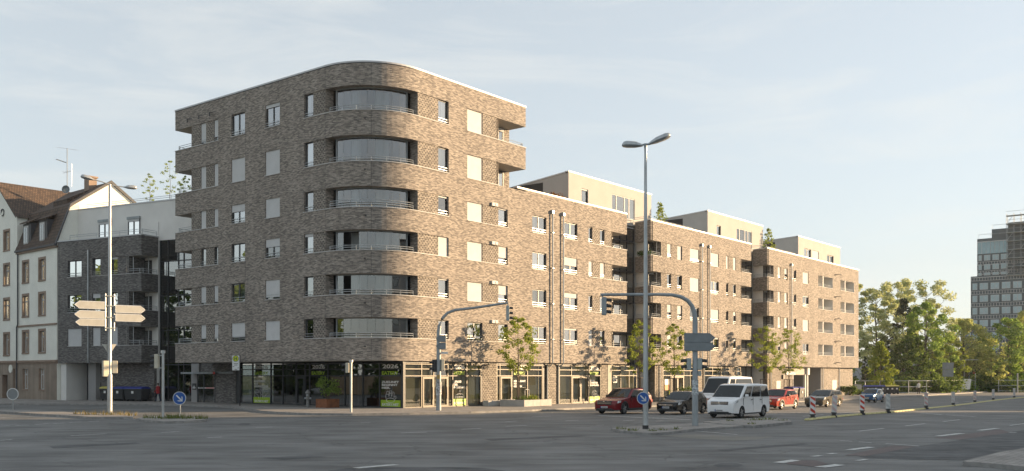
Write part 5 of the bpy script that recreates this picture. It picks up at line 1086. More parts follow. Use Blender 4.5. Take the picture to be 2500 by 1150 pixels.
# ================================================================ vehicles
M['tyre'] = mat('tyre rubber', (.02,.02,.021), .85, var=.2); M['rim'] = mat('alloy rim', (.46,.47,.48), .35, .8, var=.05); M['trim'] = mat('black plastic trim', (.025,.026,.028), .55, var=.15); M['chrome'] = mat('chrome strip', (.6,.6,.6), .2, .9, var=.0)
M['plate'] = mat('number plate', (.62,.63,.64), .4, var=.03); M['eu_blue'] = mat('blue plate band', (.02,.06,.30), .5, var=.0); M['lamp_glass'] = mat('headlamp glass', (.60,.62,.63), .12, .3, var=.05); M['tail'] = mat('red tail lamp', (.35,.02,.02), .25, var=.0); M['ink'] = mat('black print', (.03,.03,.03), .6, var=0)
M['car_glass'] = mat('car window glass', (.018,.022,.024), .04, var=.2, vscale=1.2, spec=.5)
def paint(name, col): return mat(name, col, .22, .0, var=.03, vscale=2, coat=.35, spec=.3)
def arch(cx, cz, r, x_from_pos=True, n=10): return [(cx+r*math.cos(math.pi*i/n), cz+r*math.sin(math.pi*i/n)) for i in range(n+1)]
def car(name, loc, rz, label, col, L, Wd, H, wb, wr, hood, cowl, rf, rr_, tail_top, belt_f, belt_r, zfront=None, roof_col=None, trimmed=False, fo=None, group='cars waiting and driving in the street', win_split=(.5,), van=False, spokes=5, rake_rear=0.0, grille=(.42,.62,.5), beltline=None, roof_mid=None):
    root = thing(name, tuple(loc), rz, label, 'van' if van else 'car', group); w = Wd/2; c = M[col]
    fo = fo if fo is not None else (L-wb)*.47; xf = L/2-fo; xr = xf-wb; zb = .20+.02*(H > 1.5); ar = wr+.055
    zf = zfront or hood-.16
    top = [(L/2-.04, .30), (L/2, .48), (L/2-.02, zf-.1), (L/2-.16, zf), (cowl, hood), (rf, H*.965), (rf-.35, H*.995)]+([(roof_mid, H)] if roof_mid else [])+[(rr_, H*.975), (-L/2+.06+rake_rear, tail_top), (-L/2, tail_top-.28), (-L/2+.02, .46), (-L/2+.10, .32)]
    ic = 4; ir = len(top)-4                          # belt ends: cowl and tail
    belt = lambda x: belt_r+(belt_f-belt_r)*(x-top[ir][0])/(cowl-top[ir][0])
    k = .30 if not van else .14
    def hw(x, z):
        d = z-belt(x) if top[ir][0]-.3 < x < cowl+.3 else 0
        ww = w-max(0, d)*k
        if x > L/2-.5: ww -= .15*((x-(L/2-.5))/.5)**2
        if x < -L/2+.4: ww -= .09*((-L/2+.4-x)/.4)**2
        if z < .4: ww -= (.4-z)*.12
        return ww
    bulge = lambda x, f: (.10*(1-f*f) if x > L/2-.3 else -.06*(1-f*f) if x < -L/2+.3 else 0)
    m = MB(); fr = [-1, -.6, 0, .6, 1]
    V = lambda p, f: (p[0]+bulge(p[0], f)*(1 if p[0] > 0 else 1), hw(*p)*f, p[1]+(.025*(1-f*f) if p[1] > belt_f+.02 else .03*(1-f*f) if (cowl+.08 <= p[0] < L/2-.1) else 0))
    for i in range(len(top)-1):
        for a, b_ in zip(fr, fr[1:]): m.poly([V(top[i], a), V(top[i+1], a), V(top[i+1], b_), V(top[i], b_)], 0)
    bot = [(-L/2+.10, .32)]+[(xr-ar, zb)]+arch(xr, wr, ar)[::-1][0:]+[]
    low = [(-L/2+.10, .32), (xr-ar-.02, zb+.04)]+[(xr-ar*math.cos(math.pi*i/10), wr+ar*math.sin(math.pi*i/10)) for i in range(11)]+[(xr+ar+.02, zb), (xf-ar-.02, zb)]+[(xf-ar*math.cos(math.pi*i/10), wr+ar*math.sin(math.pi*i/10)) for i in range(11)]+[(xf+ar+.01, zb+.06), (L/2-.04, .30)]
    lowp = [p for p in low]
    # side below the belt (with wheel arches) and side above it
    below = top[:ic+1]+[(top[ir][0], belt_r)]+(top[ir+1:] if belt_r <= top[ir][1]+.001 else top[ir+1:])
    for sgn in (1, -1):
        P = lambda p: (p[0], hw(*p)*sgn, p[1])
        m.poly([P(p) for p in below]+[P(p) for p in lowp[1:-1]], 0)
        ab = top[ic:ir+1]+([(top[ir][0], belt_r)] if top[ir][1] > belt_r+.01 else [])
        m.poly([P(p) for p in ab], 0)
    body = m.build('body', [c], root, bevel=.085, weld=True, smooth=40)
    m = MB(); m.box(-L/2+.15, L/2-.15, -w*.86, w*.86, zb+.02, .70); m.build('underbody', M['trim'], body)
    # glass
    def off(p, q, t): return (p[0]+(q[0]-p[0])*t, p[1]+(q[1]-p[1])*t)
    A, B = top[ic], top[ic+1]; m = MB(); p0, p1 = off(A, B, .05), off(A, B, .93)
    n_ = Vector((B[1]-A[1], 0, A[0]-B[0])).normalized()*.012
    n_ *= 1.6; gs = [-.9, -.6, 0, .6, .9]
    for a_, b_ in zip(gs, gs[1:]): m.poly([Vector(V(p0, a_))+n_, Vector(V(p0, b_))+n_, Vector(V(p1, b_))+n_, Vector(V(p1, a_))+n_])
    ws = m.build('windscreen', M['car_glass'], root)
    if roof_col:
        m = MB(); pts = [off(A, B, .93)]+top[ic+1:ir]
        for i in range(len(pts)-1):
            m.poly([Vector(V(pts[i], -.96))+Vector((0,0,.012)), Vector(V(pts[i+1], -.96))+Vector((0,0,.012)), Vector(V(pts[i+1], .96))+Vector((0,0,.012)), Vector(V(pts[i], .96))+Vector((0,0,.012))])
        m.build('roof', M[roof_col], root)
    zt = H*.925; RR = top[ir-1]; TT = top[ir]
    fx = lambda z: cowl+(rf-cowl)*(z-hood)/(H*.965-hood); bx_ = lambda z: TT[0]+(RR[0]-TT[0])*(z-TT[1])/(RR[1]-TT[1]) if z > TT[1] else TT[0]
    for sgn in (1, -1):
        cuts = [0]+list(win_split)+[1]
        for a, b_ in zip(cuts, cuts[1:]):
            def X(z, t):
                f0, r0_ = fx(z)-.14, bx_(z)+.16; return f0+(r0_-f0)*t
            e = .02; q_ = []
            for t, zz_ in ((a+e, 'b'), (b_-e, 'b'), (b_-e, 't'), (a+e, 't')):
                z_ = zt if zz_ == 't' else belt(X(belt_f+.05, t))+.05; q_.append((X(z_, t), z_))
            m = MB(); pts = [(x_, (hw(x_, z_)+.012)*sgn, z_) for x_, z_ in q_]; m.poly(pts if sgn > 0 else pts[::-1]); m.poly(pts[::-1] if sgn > 0 else pts)
            m.build('side_window', M['car_glass'], root)
        m = MB(); dx = cowl-.55                      # mirror, handles, sill
        m.box(dx-.10, dx+.10, sgn*(w+.02), sgn*(w+.20), belt_f+.02, belt_f+.17); m.build('mirror', M['trim'] if trimmed or van is False and roof_col else c, root, bevel=.04)
        m = MB(); d0, d1 = cowl-.35, (cowl-.35+xr)/2+.1
        for h_ in (d1+.08, xr+.38):
            hz = belt(h_)-.13; m.box(h_, h_+.2, sgn*(w-.005), sgn*(w+.025), hz-.02, hz+.02)
        m.build('door_handle', M['trim'] if not trimmed else c, root)
        m = MB()
        for x_ in (d0-.02, d1, xr+.25):
            m.box(x_-.005, x_+.005, sgn*(w-.02), sgn*(w+.003), zb+.18, belt(x_)-.02)
        m.build('door_seam', M['trim'], root)
        m = MB(); m.box(xr+ar, xf-ar, sgn*(w-.03), sgn*(w+.012), zb, zb+(.16 if trimmed else .07)); m.build('sill_trim', M['trim'], root)
        if trimmed:
            m = MB()
            for cx_ in (xf, xr):
                for i in range(10):
                    a0, a1 = math.pi*i/10, math.pi*(i+1)/10
                    m.poly([(cx_+math.cos(t)*r_, sgn*(w+.012), wr+math.sin(t)*r_) for t, r_ in ((a0, ar-.01), (a1, ar-.01), (a1, ar+.075), (a0, ar+.075))])
            m.build('arch_trim', M['trim'], root)
        # lamps
        m = MB(); y0, y1 = w*.52, w*.86
        m.hexa([(L/2-.02, sgn*y0, zf-.17), (L/2-.20, sgn*(w-.05), zf-.15), (L/2-.45, sgn*(w-.02), zf-.10), (L/2-.2, sgn*y0, zf-.17), (L/2-.06, sgn*y0, zf-.05), (L/2-.24, sgn*(w-.04), zf-.0), (L/2-.50, sgn*(w-.015), zf+.02), (L/2-.2, sgn*y0, zf-.05)])
        m.build('headlight', M['lamp_glass'], root)
        m = MB(); m.box(-L/2-.01, -L/2+.2, sgn*(w-.34), sgn*(w-.06), tail_top-.42, tail_top-.24); m.build('tail_light', M['tail'], root)
    m = MB(); g0, g1, gw = grille; m.box(L/2-.05, L/2+.085, -w*gw, w*gw, g0, g1); gr_ = m.build('grille', M['trim'], root, bevel=.02)
    m = MB()
    for z_ in (g0+(g1-g0)*.35, g0+(g1-g0)*.7): m.box(L/2+.07, L/2+.10, -w*gw*.96, w*gw*.96, z_-.012, z_+.012)
    m.build('grille_bar', M['chrome'], gr_)
    m = MB(); m.box(L/2-.05, L/2+.088, -w*.60, w*.60, .27, .385); m.build('air_intake', M['trim'], root, bevel=.02)
    m = MB(); m.box(L/2-.12, L/2+.06, -w*.72, w*.72, .22, .33); m.build('bumper_trim', M['trim'], root, bevel=.03)
    m = MB(); m.box(L/2+.085, L/2+.105, -.26, .26, .40, .51); pl_ = m.build('number_plate', M['plate'], root); m = MB(); m.box(L/2+.106, L/2+.109, -.26, -.21, .40, .51); m.build('country_band', M['eu_blue'], pl_)
    m = MB(); xs = -.17
    for k_ in range(7): m.box(L/2+.106, L/2+.109, xs+k_*.058, xs+k_*.058+.034, .425, .485)
    m.build('characters', M['ink'], pl_)
    m = MB(); m.lathe([(0,0),(.055,0),(.055,.02),(0,.02)], 14, 0, 'x'); em_ = m.build('emblem', M['chrome'], root); em_.location = (L/2+.10, 0, g1-.05)
    # wheels
    tw_ = .21; wh = None
    for cx_ in (xf, xr):
        for sgn in (1, -1):
            if wh is None:
                m = MB(); m.lathe([(wr*.64,-tw_/2+.02),(wr*.9,-tw_/2),(wr,-tw_/2+.04),(wr,tw_/2-.04),(wr*.9,tw_/2),(wr*.64,tw_/2-.02),(wr*.64,-tw_/2+.02)], 26, 0, 'y'); wh = m.build('wheel', M['tyre'], root, smooth=45)
                m = MB(); m.lathe([(wr*.66,-tw_/2+.02),(wr*.66,tw_/2-.015),(wr*.6,tw_/2-.03),(wr*.6,tw_/2-.07),(0,tw_/2-.07)], 24, 1, 'y')
                for k_ in range(spokes):
                    a = 6.283*k_/spokes
                    for da in (-.13, .13) if spokes == 5 else (0,):
                        ca_, sa_ = math.cos(a+da), math.sin(a+da); u = Vector((ca_, 0, sa_)); v = Vector((-sa_, 0, ca_))*wr*.055
                        i0, o0 = u*wr*.1, u*wr*.64
                        m.hexa([i0-v+Vector((0,tw_/2-.07,0)), i0+v+Vector((0,tw_/2-.07,0)), o0+v+Vector((0,tw_/2-.07,0)), o0-v+Vector((0,tw_/2-.07,0)), i0-v+Vector((0,tw_/2-.01,0)), i0+v+Vector((0,tw_/2-.01,0)), o0+v+Vector((0,tw_/2-.015,0)), o0-v+Vector((0,tw_/2-.015,0))], 0)
                m.lathe([(0,tw_/2+.0),(wr*.14,tw_/2-.005),(wr*.16,tw_/2-.06)], 12, 0, 'y')
                m.build('rim', [M['rim'], M['trim']], wh)
                wh.location = (cx_, sgn*(w-tw_/2+.005), wr)
            else: dup(wh, (cx_, sgn*(w-tw_/2+.005), wr), 0 if sgn > 0 else math.pi)
    return root
HD = RZ+math.pi                                    # heading: towards the junction
for n_, c_ in (('paint_wine', (.17,.012,.016)), ('paint_black', (.012,.012,.013)), ('paint_white', (.80,.81,.82)), ('paint_orange', (.30,.02,.006)), ('paint_olive', (.085,.072,.05)), ('paint_blue', (.010,.075,.19)), ('paint_roofblack', (.012,.012,.013))): M[n_] = paint(n_.replace('_', ' '), c_)
def cp(x, y): return (x, y, slope((x, y)))
car('parked_car', cp(7.3,63.7), HD, 'wine red SUV with black roof waiting behind the tall twin lamp', 'paint_wine', 4.45, 1.86, 1.64, 2.68, .355, 1.02, .88, .10, -1.55, 1.12, 1.03, 1.12, roof_col='paint_roofblack', trimmed=True, fo=.92, roof_mid=-.7, grille=(.60,.86,.56), win_split=(.40,.78))
car('parked_car', cp(11.1,63.6), HD, 'small black hatchback behind the overhead signal post', 'paint_black', 4.05, 1.73, 1.46, 2.58, .32, .93, .85, .05, -1.45, 1.0, .94, 1.0, fo=.82, roof_mid=-.6, grille=(.56,.66,.6), win_split=(.42,.8))
vw = car('parked_van', cp(13.55,58.15), HD, 'white minibus with dark side glass, front of the queue', 'paint_white', 4.95, 1.92, 1.98, 3.0, .335, 1.17, 1.72, .82, -2.22, 1.15, 1.20, 1.15, fo=.92, van=True, roof_mid=-.8, grille=(.78,.96,.56), win_split=(.30,.66), zfront=1.02)
car('parked_van', cp(15.6,70.9), HD, 'tall white panel van queued behind the black hatchback', 'paint_white', 5.6, 2.02, 2.50, 3.5, .35, 1.25, 1.95, 1.15, -2.6, 1.3, 1.3, 1.3, fo=1.0, van=True, roof_mid=-.9, grille=(.75,.95,.5), win_split=(.25,), zfront=1.1)
car('parked_car', cp(20.75,75.95), HD, 'orange red crossover with grey arch trim behind the white minibus', 'paint_orange', 4.2, 1.80, 1.56, 2.6, .34, 1.0, .82, .05, -1.45, 1.1, 1.0, 1.1, trimmed=True, fo=.86, roof_mid=-.7, grille=(.58,.80,.5), win_split=(.42,.8))
car('driving_car', cp(27.1,84.6), HD, 'dark olive estate car with bright wheels and headlamps', 'paint_olive', 4.70, 1.83, 1.47, 2.81, .33, .95, 1.0, .10, -1.85, 1.0, .95, 1.0, fo=.92, roof_mid=-.8, grille=(.40,.72,.44), win_split=(.36,.68), rake_rear=.1)
car('driving_car', cp(38.9,105.2), HD, 'small blue hatchback with lit headlamps passing the bins', 'paint_blue', 3.42, 1.62, 1.47, 2.34, .29, .95, .85, .05, -1.25, 1.0, .95, 1.05, fo=.62, roof_mid=-.5, grille=(.50,.60,.4), win_split=(.5,), zfront=.82)
M['lit'] = mat('lit headlamp', (1,.85,.6), .4, var=0); _p = M['lit'].node_tree.nodes['Principled BSDF']; _p.inputs['Emission Color'].default_value = (1,.85,.62,1); _p.inputs['Emission Strength'].default_value = 1.6
for o in bpy.data.objects:
    if o.name.startswith('headlight') and o.parent and 'blue' in o.parent.get('label', ''): o.data.materials[0] = M['lit']
# ================================================================ lamps, signals and signs
M['sign_blue'] = mat('blue sign face', (.012,.085,.33), .35, var=.04); M['sign_white'] = mat('white sign face', (.66,.68,.68), .4, var=.03); M['sign_red'] = mat('red retroreflective', (.50,.05,.03), .45, var=.08); M['sign_back'] = mat('grey sign back', (.50,.49,.44), .5, .3, var=.08); M['sign_backdark'] = mat('dark grey sign back', (.20,.225,.24), .5, .2, var=.1)
M['signal_grey'] = mat('grey green signal case', (.34,.38,.37), .5, var=.06); M['signal_pale'] = mat('pale signal case', (.50,.47,.38), .5, var=.06); M['lens'] = mat('dark signal lens', (.03,.03,.03), .2, var=0); M['lime_sign'] = mat('lime yellow disc', (.50,.55,.02), .45, var=0); M['dark_green'] = mat('dark green print', (.01,.10,.03), .5, var=0)
def lamp_head(root, a, L, up, name='lamp_head', sc=1.0):
    m = MB(); n = 8
    prof = [(0,.05),(.12,.10),(.35,.17),(.75,.19),(.92,.15),(1.0,.06)]
    for (t0, r0), (t1, r1) in zip(prof, prof[1:]):
        for k in range(n):
            q = []
            for t, r_, kk in ((t0,r0,k), (t1,r1,k), (t1,r1,k+1), (t0,r0,k+1)):
                an = 2*math.pi*kk/n; q.append((t*L, r_*math.cos(an)*1.15*sc, up*t*L+r_*max(-.3, math.sin(an))*1.0*sc))
            m.poly(q)
    o = m.build(name, M['steel'], root, smooth=50); o.rotation_euler[2] = a
    m = MB(); m.poly([(.30*L,-.12*sc,up*.30*L-.032*sc),(.88*L,-.12*sc,up*.88*L-.032*sc),(.88*L,.12*sc,up*.88*L-.032*sc),(.30*L,.12*sc,up*.30*L-.032*sc)]); m.build('lens', M['lamp_glass'], o); return o
def mast(root, h, r0, r1, name='pole', mname='steel', base=True):
    m = MB(); m.tube([(0,0,-.1), (0,0,h*.16), (0,0,h*.162), (0,0,h)], [r0, r0, r0*.86, r1], 14); p = m.build(name, M[mname], root, smooth=40)
    return p
def keep_right(root, z, r=.42, y=-.12, x=0, sc=1):      # round blue sign with a white arrow pointing down to the right
    m = MB(); m.M = Matrix.Translation((x, y, z))
    m.lathe([(0,0),(r,0),(r,-.025),(r*.93,-.026)], 32, 0, 'y'); s = m.build('arrow_sign', M['sign_white'], root)
    m = MB(); m.M = Matrix.Translation((x, y, z)); m.lathe([(0,-.03),(r*.92,-.03),(r*.92,-.024)], 32, 0, 'y'); m.build('sign_face', M['sign_blue'], s)
    a = r*.9; k = .7071; m = MB()
    P = lambda u, v: (x+(u*k+v*k)*a, y-.036, z+(-u*k+v*k)*a)  # u towards lower right, v towards upper right
    m.poly([P(-.72,-.11), P(.35,-.11), P(.35,.11), P(-.72,.11)]); m.poly([P(.02,-.52), P(.22,-.52), P(.80,0), P(.55,0)][0:4]); m.poly([P(.02,.52), P(.22,.52), P(.80,0), P(.55,0)]); m.poly([P(.3,-.12), P(.8,0), P(.3,.12)])
    m.build('arrow', M['sign_white'], s); return s
def signal(root, x, y, z, ang, n=3, mname='signal_grey', hs=.30, w=.30, name='signal_head', visor=True):
    e = bpy.data.objects.new(name, None)
    m = MB(); m.box(-.12, .10, -w/2, w/2, -hs*n/2, hs*n/2); o = m.build(name, M[mname], root, bevel=.03); o.location = (x, y, z); o.rotation_euler[2] = ang; bpy.data.objects.remove(e)
    m = MB()
    for k in range(n):
        zz_ = -hs*n/2+hs*(k+.5); m.M = Matrix.Translation((.10, 0, zz_))
        m.lathe([(0,.01),(.105,.012)], 14, 1, 'x')
        for j in range(10):
            a0, a1 = math.pi*(-.1+1.2*j/10), math.pi*(-.1+1.2*(j+1)/10); m.poly([(0, .115*math.cos(a0), .115*math.sin(a0)), (0, .115*math.cos(a1), .115*math.sin(a1)), (.24, .105*math.cos(a1), .115*math.sin(a1)-.03), (.24, .105*math.cos(a0), .115*math.sin(a0)-.03)], 0)
    m.build('visor', [M['trim'], M['lens']], o); return o
def arrow_panel(root, x0, L, z, h, mname, y=-.16, name='direction_sign', edge='sign_white'):  # pointed sign board seen from behind
    s = 1 if L > 0 else -1; x1 = x0+L; pt = h*.62
    pol = [(x0, z-h/2), (x1-s*pt, z-h/2), (x1, z), (x1-s*pt, z+h/2), (x0, z+h/2)]
    m = MB(); m.prism(pol if s > 0 else pol[::-1], y, y+.03, 0); o = m.build(name, M[mname], root)
    m = MB(); ring = pol+[pol[0]]
    for a, b_ in zip(ring, ring[1:]): m.tube([(a[0], y+.015, a[1]), (b_[0], y+.015, b_[1])], .028, 4)
    m.build('rim', M[edge], o); return o
# left lamp with two arms and five direction boards
lp = gp(268, 1011, .12); LP = thing('street_lamp', tuple(lp), R(36), 'sunlit twin arm street lamp carrying five blank arrow boards on the left', 'street lamp')
k_ = lp.y/F; zt = HC+(HY-450)*k_-lp.z
m = MB(); m.tube([(0,0,-.1),(0,0,2.4),(0,0,2.42),(0,0,zt)], [.15,.15,.115,.075], 14); m.build('pole', M['steel'], LP, smooth=40)
for dx, dz, a in ((-1.5, .30, math.pi), (1.5, -.18, 0)):
    m = MB(); e_ = (-36 if dx < 0 else 34)*k_; m.tube([(0,0,zt-.03), (e_*.5, 0, zt+dz*.35), (e_, 0, zt+dz*.5+.02)], .035, 6); ar_ = m.build('arm', M['steel'], LP)
    o_ = lamp_head(LP, a, 30*k_, .16 if dx < 0 else .02); o_.location = (e_, 0, zt+dz*.5)
for x in (-.25, .25):
    m = MB(); m.tube([(x,.0,HC+(HY-812)*k_), (x,.0,HC+(HY-722)*k_)], .045, 8); m.build('sign_post', M['steel'], LP)
m = MB()
for y_ in (728, 752, 780, 806): z_ = HC+(HY-y_)*k_; m.box(-.29, .29, -.13, .13, z_-.03, z_+.03)
m.build('clamp', M['steel_dark'], LP)
for y_, dx in ((747,-1), (770,-1), (789,-1), (754,1), (775,1)):
    arrow_panel(LP, dx*.30, dx*(1.72 if y_ != 789 else 1.66), HC+(HY-y_)*k_-lp.z, 17*k_ if y_ != 789 else 15*k_, 'sign_back')
signal(LP, -.26, -.02, HC+(HY-900)*k_-lp.z, R(100), 2, 'signal_pale', .48, .34); signal(LP, .28, -.02, HC+(HY-896)*k_-lp.z, R(80), 2, 'signal_pale', .38, .32)
m = MB(); m.prism([(-.42,HC+(HY-845)*k_),(.42,HC+(HY-845)*k_),(0,HC+(HY-872)*k_)], .12, .15); m.build('yield_sign', M['sign_back'], LP)
# signal post left of the blue arrow sign
pa = gp(398, 1018.5, .12); k_ = pa.y/F; PA = thing('signal_post', tuple(pa), 0, 'slim signal post with pale case on the grassy island', 'traffic light')
h_ = (1018-862)*k_; m = MB(); m.tube([(0,0,-.1), (0,0,h_)], .075, 12); m.lathe([(.075,h_),(.13,h_),(.13,h_+.16),(0,h_+.17)], 14); m.build('pole', M['steel'], PA, smooth=40)
signal(PA, -.36, 0, h_-.45, R(178), 3, 'signal_pale', .27, .26)
m = MB(); m.box(-.30, .0, -.03, .03, h_-.15, h_-.1); m.box(-.30, .0, -.03, .03, h_-.85, h_-.8); m.build('bracket', M['steel'], PA)
pb = gp(440, 1015.5, .12); k_ = pb.y/F; PB = thing('arrow_sign_post', tuple(pb), 0, 'round blue keep right sign on a short post in the grass', 'road sign')
m = MB(); m.tube([(0,0,-.1), (0,0,(1015-965)*k_)], .035, 8); m.build('post', M['steel'], PB); keep_right(PB, (1015.5-972)*k_, 16*k_)
pc = gp(32, 999, .12); k_ = pc.y/F; PC = thing('round_sign_post', tuple(pc), 0, 'back of a round road sign on the left island', 'road sign')
m = MB(); m.tube([(0,0,-.1), (0,0,(999-948)*k_)], .04, 8); m.build('post', M['steel'], PC)
m = MB(); m.M = Matrix.Translation((0,-.06,(999-962)*k_)); m.lathe([(0,0),(.38,0),(.38,.02),(0,.02)], 28, 0, 'y'); s_ = m.build('sign_back', M['sign_backdark'], PC); m = MB(); m.M = Matrix.Translation((0,-.06,(999-962)*k_)); m.lathe([(.36,-.01),(.41,-.01),(.41,.03),(.36,.03)], 28, 0, 'y'); m.build('rim', M['sign_white'], s_)
pw = gp(20, 984, .13); 
# signal post on the corner pavement
pd = gp(857, 1006.5, .13); k_ = pd.y/F; PD = thing('signal_post', tuple(pd), 0, 'slim signal post with pale case in front of the dark shop glass', 'traffic light')
h_ = (1006-884)*k_; m = MB(); m.tube([(0,0,-.05), (0,0,h_)], .072, 12); m.lathe([(.072,h_),(.13,h_),(.13,h_+.15),(0,h_+.16)], 14); m.build('pole', M['steel'], PD, smooth=40)
signal(PD, -.24, 0, h_-.35, R(182), 2, 'signal_pale', .32, .28); m = MB(); m.box(-.20, .0, -.03, .03, h_-.12, h_-.07); m.build('bracket', M['steel'], PD)
# curved signal masts over the lanes
def signal_mast(name, base, pts, label, k_, r=(.17,.085)):
    root = thing(name, tuple(base), 0, label, 'traffic light'); m = MB(); n = len(pts); m.tube(pts, [r[0]+(r[1]-r[0])*min(1, i/(n-2)) for i in range(n)], 12); m.build('mast', M['steel_dark'], root, smooth=40); return root
pe = gp(1071, 1002, .13); k_ = pe.y/F; zf_ = lambda y: (1002-y)*k_
xp = lambda x: (x-1071)*k_
pts = [(0,0,-.1), (0,0,zf_(950)), (0,0,zf_(880)), (0,0,zf_(815)), (.05,0,zf_(795)), (.25,0,zf_(778)), (.6,0,zf_(764)), (1.1,0,zf_(757)), (2.4,0,zf_(751.5)), (xp(1240),0,zf_(739))]
ME = signal_mast('signal_mast', pe, pts, 'curved grey signal mast at the corner with arm reaching right and two blank arrow signs', k_)
sg = signal(ME, xp(1240), -.05, zf_(765), R(0), 3, 'signal_grey', .33, .34); m = MB(); m.box(xp(1240)-.03, xp(1240)+.03, -.03, .03, zf_(748), zf_(739)); m.build('hanger', M['steel_dark'], ME)
for y_ in (827, 845): arrow_panel(ME, xp(1089), -24*k_, zf_(y_), 15*k_, 'sign_backdark', -.2, edge='sign_backdark')
signal(ME, -.28, 0, zf_(893), R(215), 2, 'trim', .42, .34); signal(ME, .26, 0, zf_(891), R(20), 2, 'signal_pale', .38, .32); 
m = MB(); m.box(.16, .62, -.02, 0, zf_(864), zf_(859)); m.build('street_name_sign', M['sign_white'], ME); m = MB(); m.lathe([(.19,1.0),(.185,1.9)], 12); m.build('stickers', mat('worn stickers', (.35,.37,.38), .6, var=.8, vscale=9), ME)
m = MB(); m.box(-.1, .1, -.19, -.17, zf_(925), zf_(915)); m.build('push_button', mat('ochre case', (.40,.27,.08), .5), ME)
pf = gp(1697, 1041, .06); k_ = pf.y/F; zf_ = lambda y: (1041-y)*k_; xp = lambda x: (x-1697)*k_
pts = [(0,0,-.1), (0,0,zf_(950)), (0,0,zf_(949)), (0,0,zf_(785)), (-.03,0,zf_(765)), (xp(1690),0,zf_(748)), (xp(1679),0,zf_(734)), (xp(1662),0,zf_(724.5)), (xp(1640),0,zf_(720)), (xp(1610),0,zf_(719)), (xp(1466),0,zf_(719.5))]
MF = signal_mast('signal_mast', pf, pts, 'curved grey signal mast before the minibus with a long arm reaching left', k_, (.15,.07))
signal(MF, xp(1475), -.03, zf_(748), R(0), 3, 'steel_dark', .28, .26); m = MB(); m.box(xp(1471)-.03, xp(1471)+.03, -.03, .03, zf_(733), zf_(719)); m.build('hanger', M['steel_dark'], MF)
for y_ in (825, 846): arrow_panel(MF, xp(1670), 73*k_, zf_(y_), 20*k_, 'sign_backdark', -.2, edge='sign_backdark')
signal(MF, xp(1681), 0, zf_(889), R(180), 2, 'signal_grey', .28, .22); signal(MF, xp(1708), 0, zf_(889), R(0), 2, 'signal_grey', .28, .24)
m = MB(); m.box(xp(1704), xp(1712), -.05, .1, zf_(918), zf_(906)); m.build('control_box', M['signal_grey'], MF); m = MB(); m.lathe([(.156,1.5),(.152,2.2)], 12); m.build('stickers', mat('pale sticker remains', (.40,.44,.46), .6, var=.7, vscale=12), MF)
# tall twin lamp
pg = gp(1576, 1047, .10); k_ = pg.y/F; LT = thing('street_lamp', tuple(pg), 0, 'tall grey twin headed street lamp with a blue arrow sign near its foot', 'street lamp')
zt = (1047-355)*k_; m = MB(); m.tube([(0,0,-.1), (0,0,.16)], .135, 16); m.build('base_sleeve', M['trim'], LT)
m = MB(); m.tube([(0,0,.16), (0,0,zt*.35), (0,0,zt)], [.125,.105,.058], 16); m.build('pole', M['steel'], LT, smooth=40); m = MB(); m.tube([(-.2,0,zt+.02), (.2,0,zt+.06)], .045, 8); m.tube([(0,0,zt-.1),(0,0,zt+.08)], .07, 10); m.build('crosshead', M['steel_dark'], LT)
o_ = lamp_head(LT, math.pi, .92, .02, sc=1.15); o_.location = (-.12, 0, zt-.02); o_ = lamp_head(LT, R(-12), .98, .34, sc=1.15); o_.location = (.12, 0, zt+.04)
keep_right(LT, (1047-972)*k_, 15*k_, -.15, -.13)
# ---------------------------------------------------------------- bus stop
bs = gp(576, 991, .13); k_ = bs.y/F; BS = thing('bus_stop_sign', tuple(bs), 0, 'white bus stop board with round yellow green H sign', 'bus stop')
m = MB(); m.tube([(.28,.05,-.1), (.28,.05,(991-866)*k_)], .045, 8); m.build('post', M['trim'], BS)
m = MB(); m.box(-.28, .27, -.02, .02, (991-904)*k_, (991-868)*k_); bd = m.build('board', M['sign_white'], BS)
zc = (991-875.5)*k_; m = MB(); m.M = Matrix.Translation((-.01,-.03,zc)); m.lathe([(0,0),(.235,0),(.235,.012)], 28, 0, 'y'); m.lathe([(0,-.002),(.205,-.002)], 28, 1, 'y'); m.build('stop_disc', [M['dark_green'], M['lime_sign']], bd)
text_part('H', 'stop_letter', bd, 'dark_green', lambda x, y: Vector((-.01+x, -.036, zc-.115+y)), .32, 'CENTER', bold=.03)
m = MB()
for i, (a, b_) in enumerate(((-.16,.16), (-.12,.12), (-.24,-.12), (.12,.24), (-.1,.1))): m.box(a, b_, -.026, -.02, zc-.40-i*.11, zc-.365-i*.11)
m.build('timetable_lines', M['ink'], bd)
sA, sB = gp(483, 982, .13), gp(566, 983.5, .13); u_ = (sB-sA); u_.z = 0; Ls = u_.length; SHL = thing('bus_shelter', tuple(sA), math.atan2(u_.y, u_.x), 'dark framed glass bus shelter with red white bands', 'bus shelter')
hz_ = (982-913)*sA.y/F; m = MB()
for t in (0, .19, .52, .86, 1.0):
    m.box(t*Ls-.05, t*Ls+.05, -.05, .05, 0, hz_)
m.build('posts', M['anthracite'], SHL)
m = MB(); m.box(-1.1, Ls*.70, -.9, .7, hz_, hz_+.16); m.box(Ls*.70, Ls+.6, -.5, .7, hz_+.02, hz_+.18); m.build('roof', M['steel_dark'], SHL); m = MB(); m.box(Ls*.68, Ls*.74, -.92, -.88, hz_-.02, hz_+.17); m.build('warning_band', M['sign_red'], SHL)
for a, b_ in ((0,.19), (.19,.52), (.52,.86), (.86,1)):
    m = MB(); m.box(a*Ls+.05, b_*Ls-.05, -.005, .005, .15, hz_-.05); pn = m.build('pane', glass_mat('shelter glass', (.93,.95,.95), .05), SHL)
    m = MB(); m.box(a*Ls+.06, b_*Ls-.06, -.012, -.006, 1.18, 1.30); b2_ = m.build('band', M['sign_white'], pn)
    m = MB(); m.box(a*Ls+.16, b_*Ls-.12, -.016, -.012, 1.205, 1.275); m.build('band_stripe', M['sign_red'] if a in (.19, .52) else M['dark'], b2_)
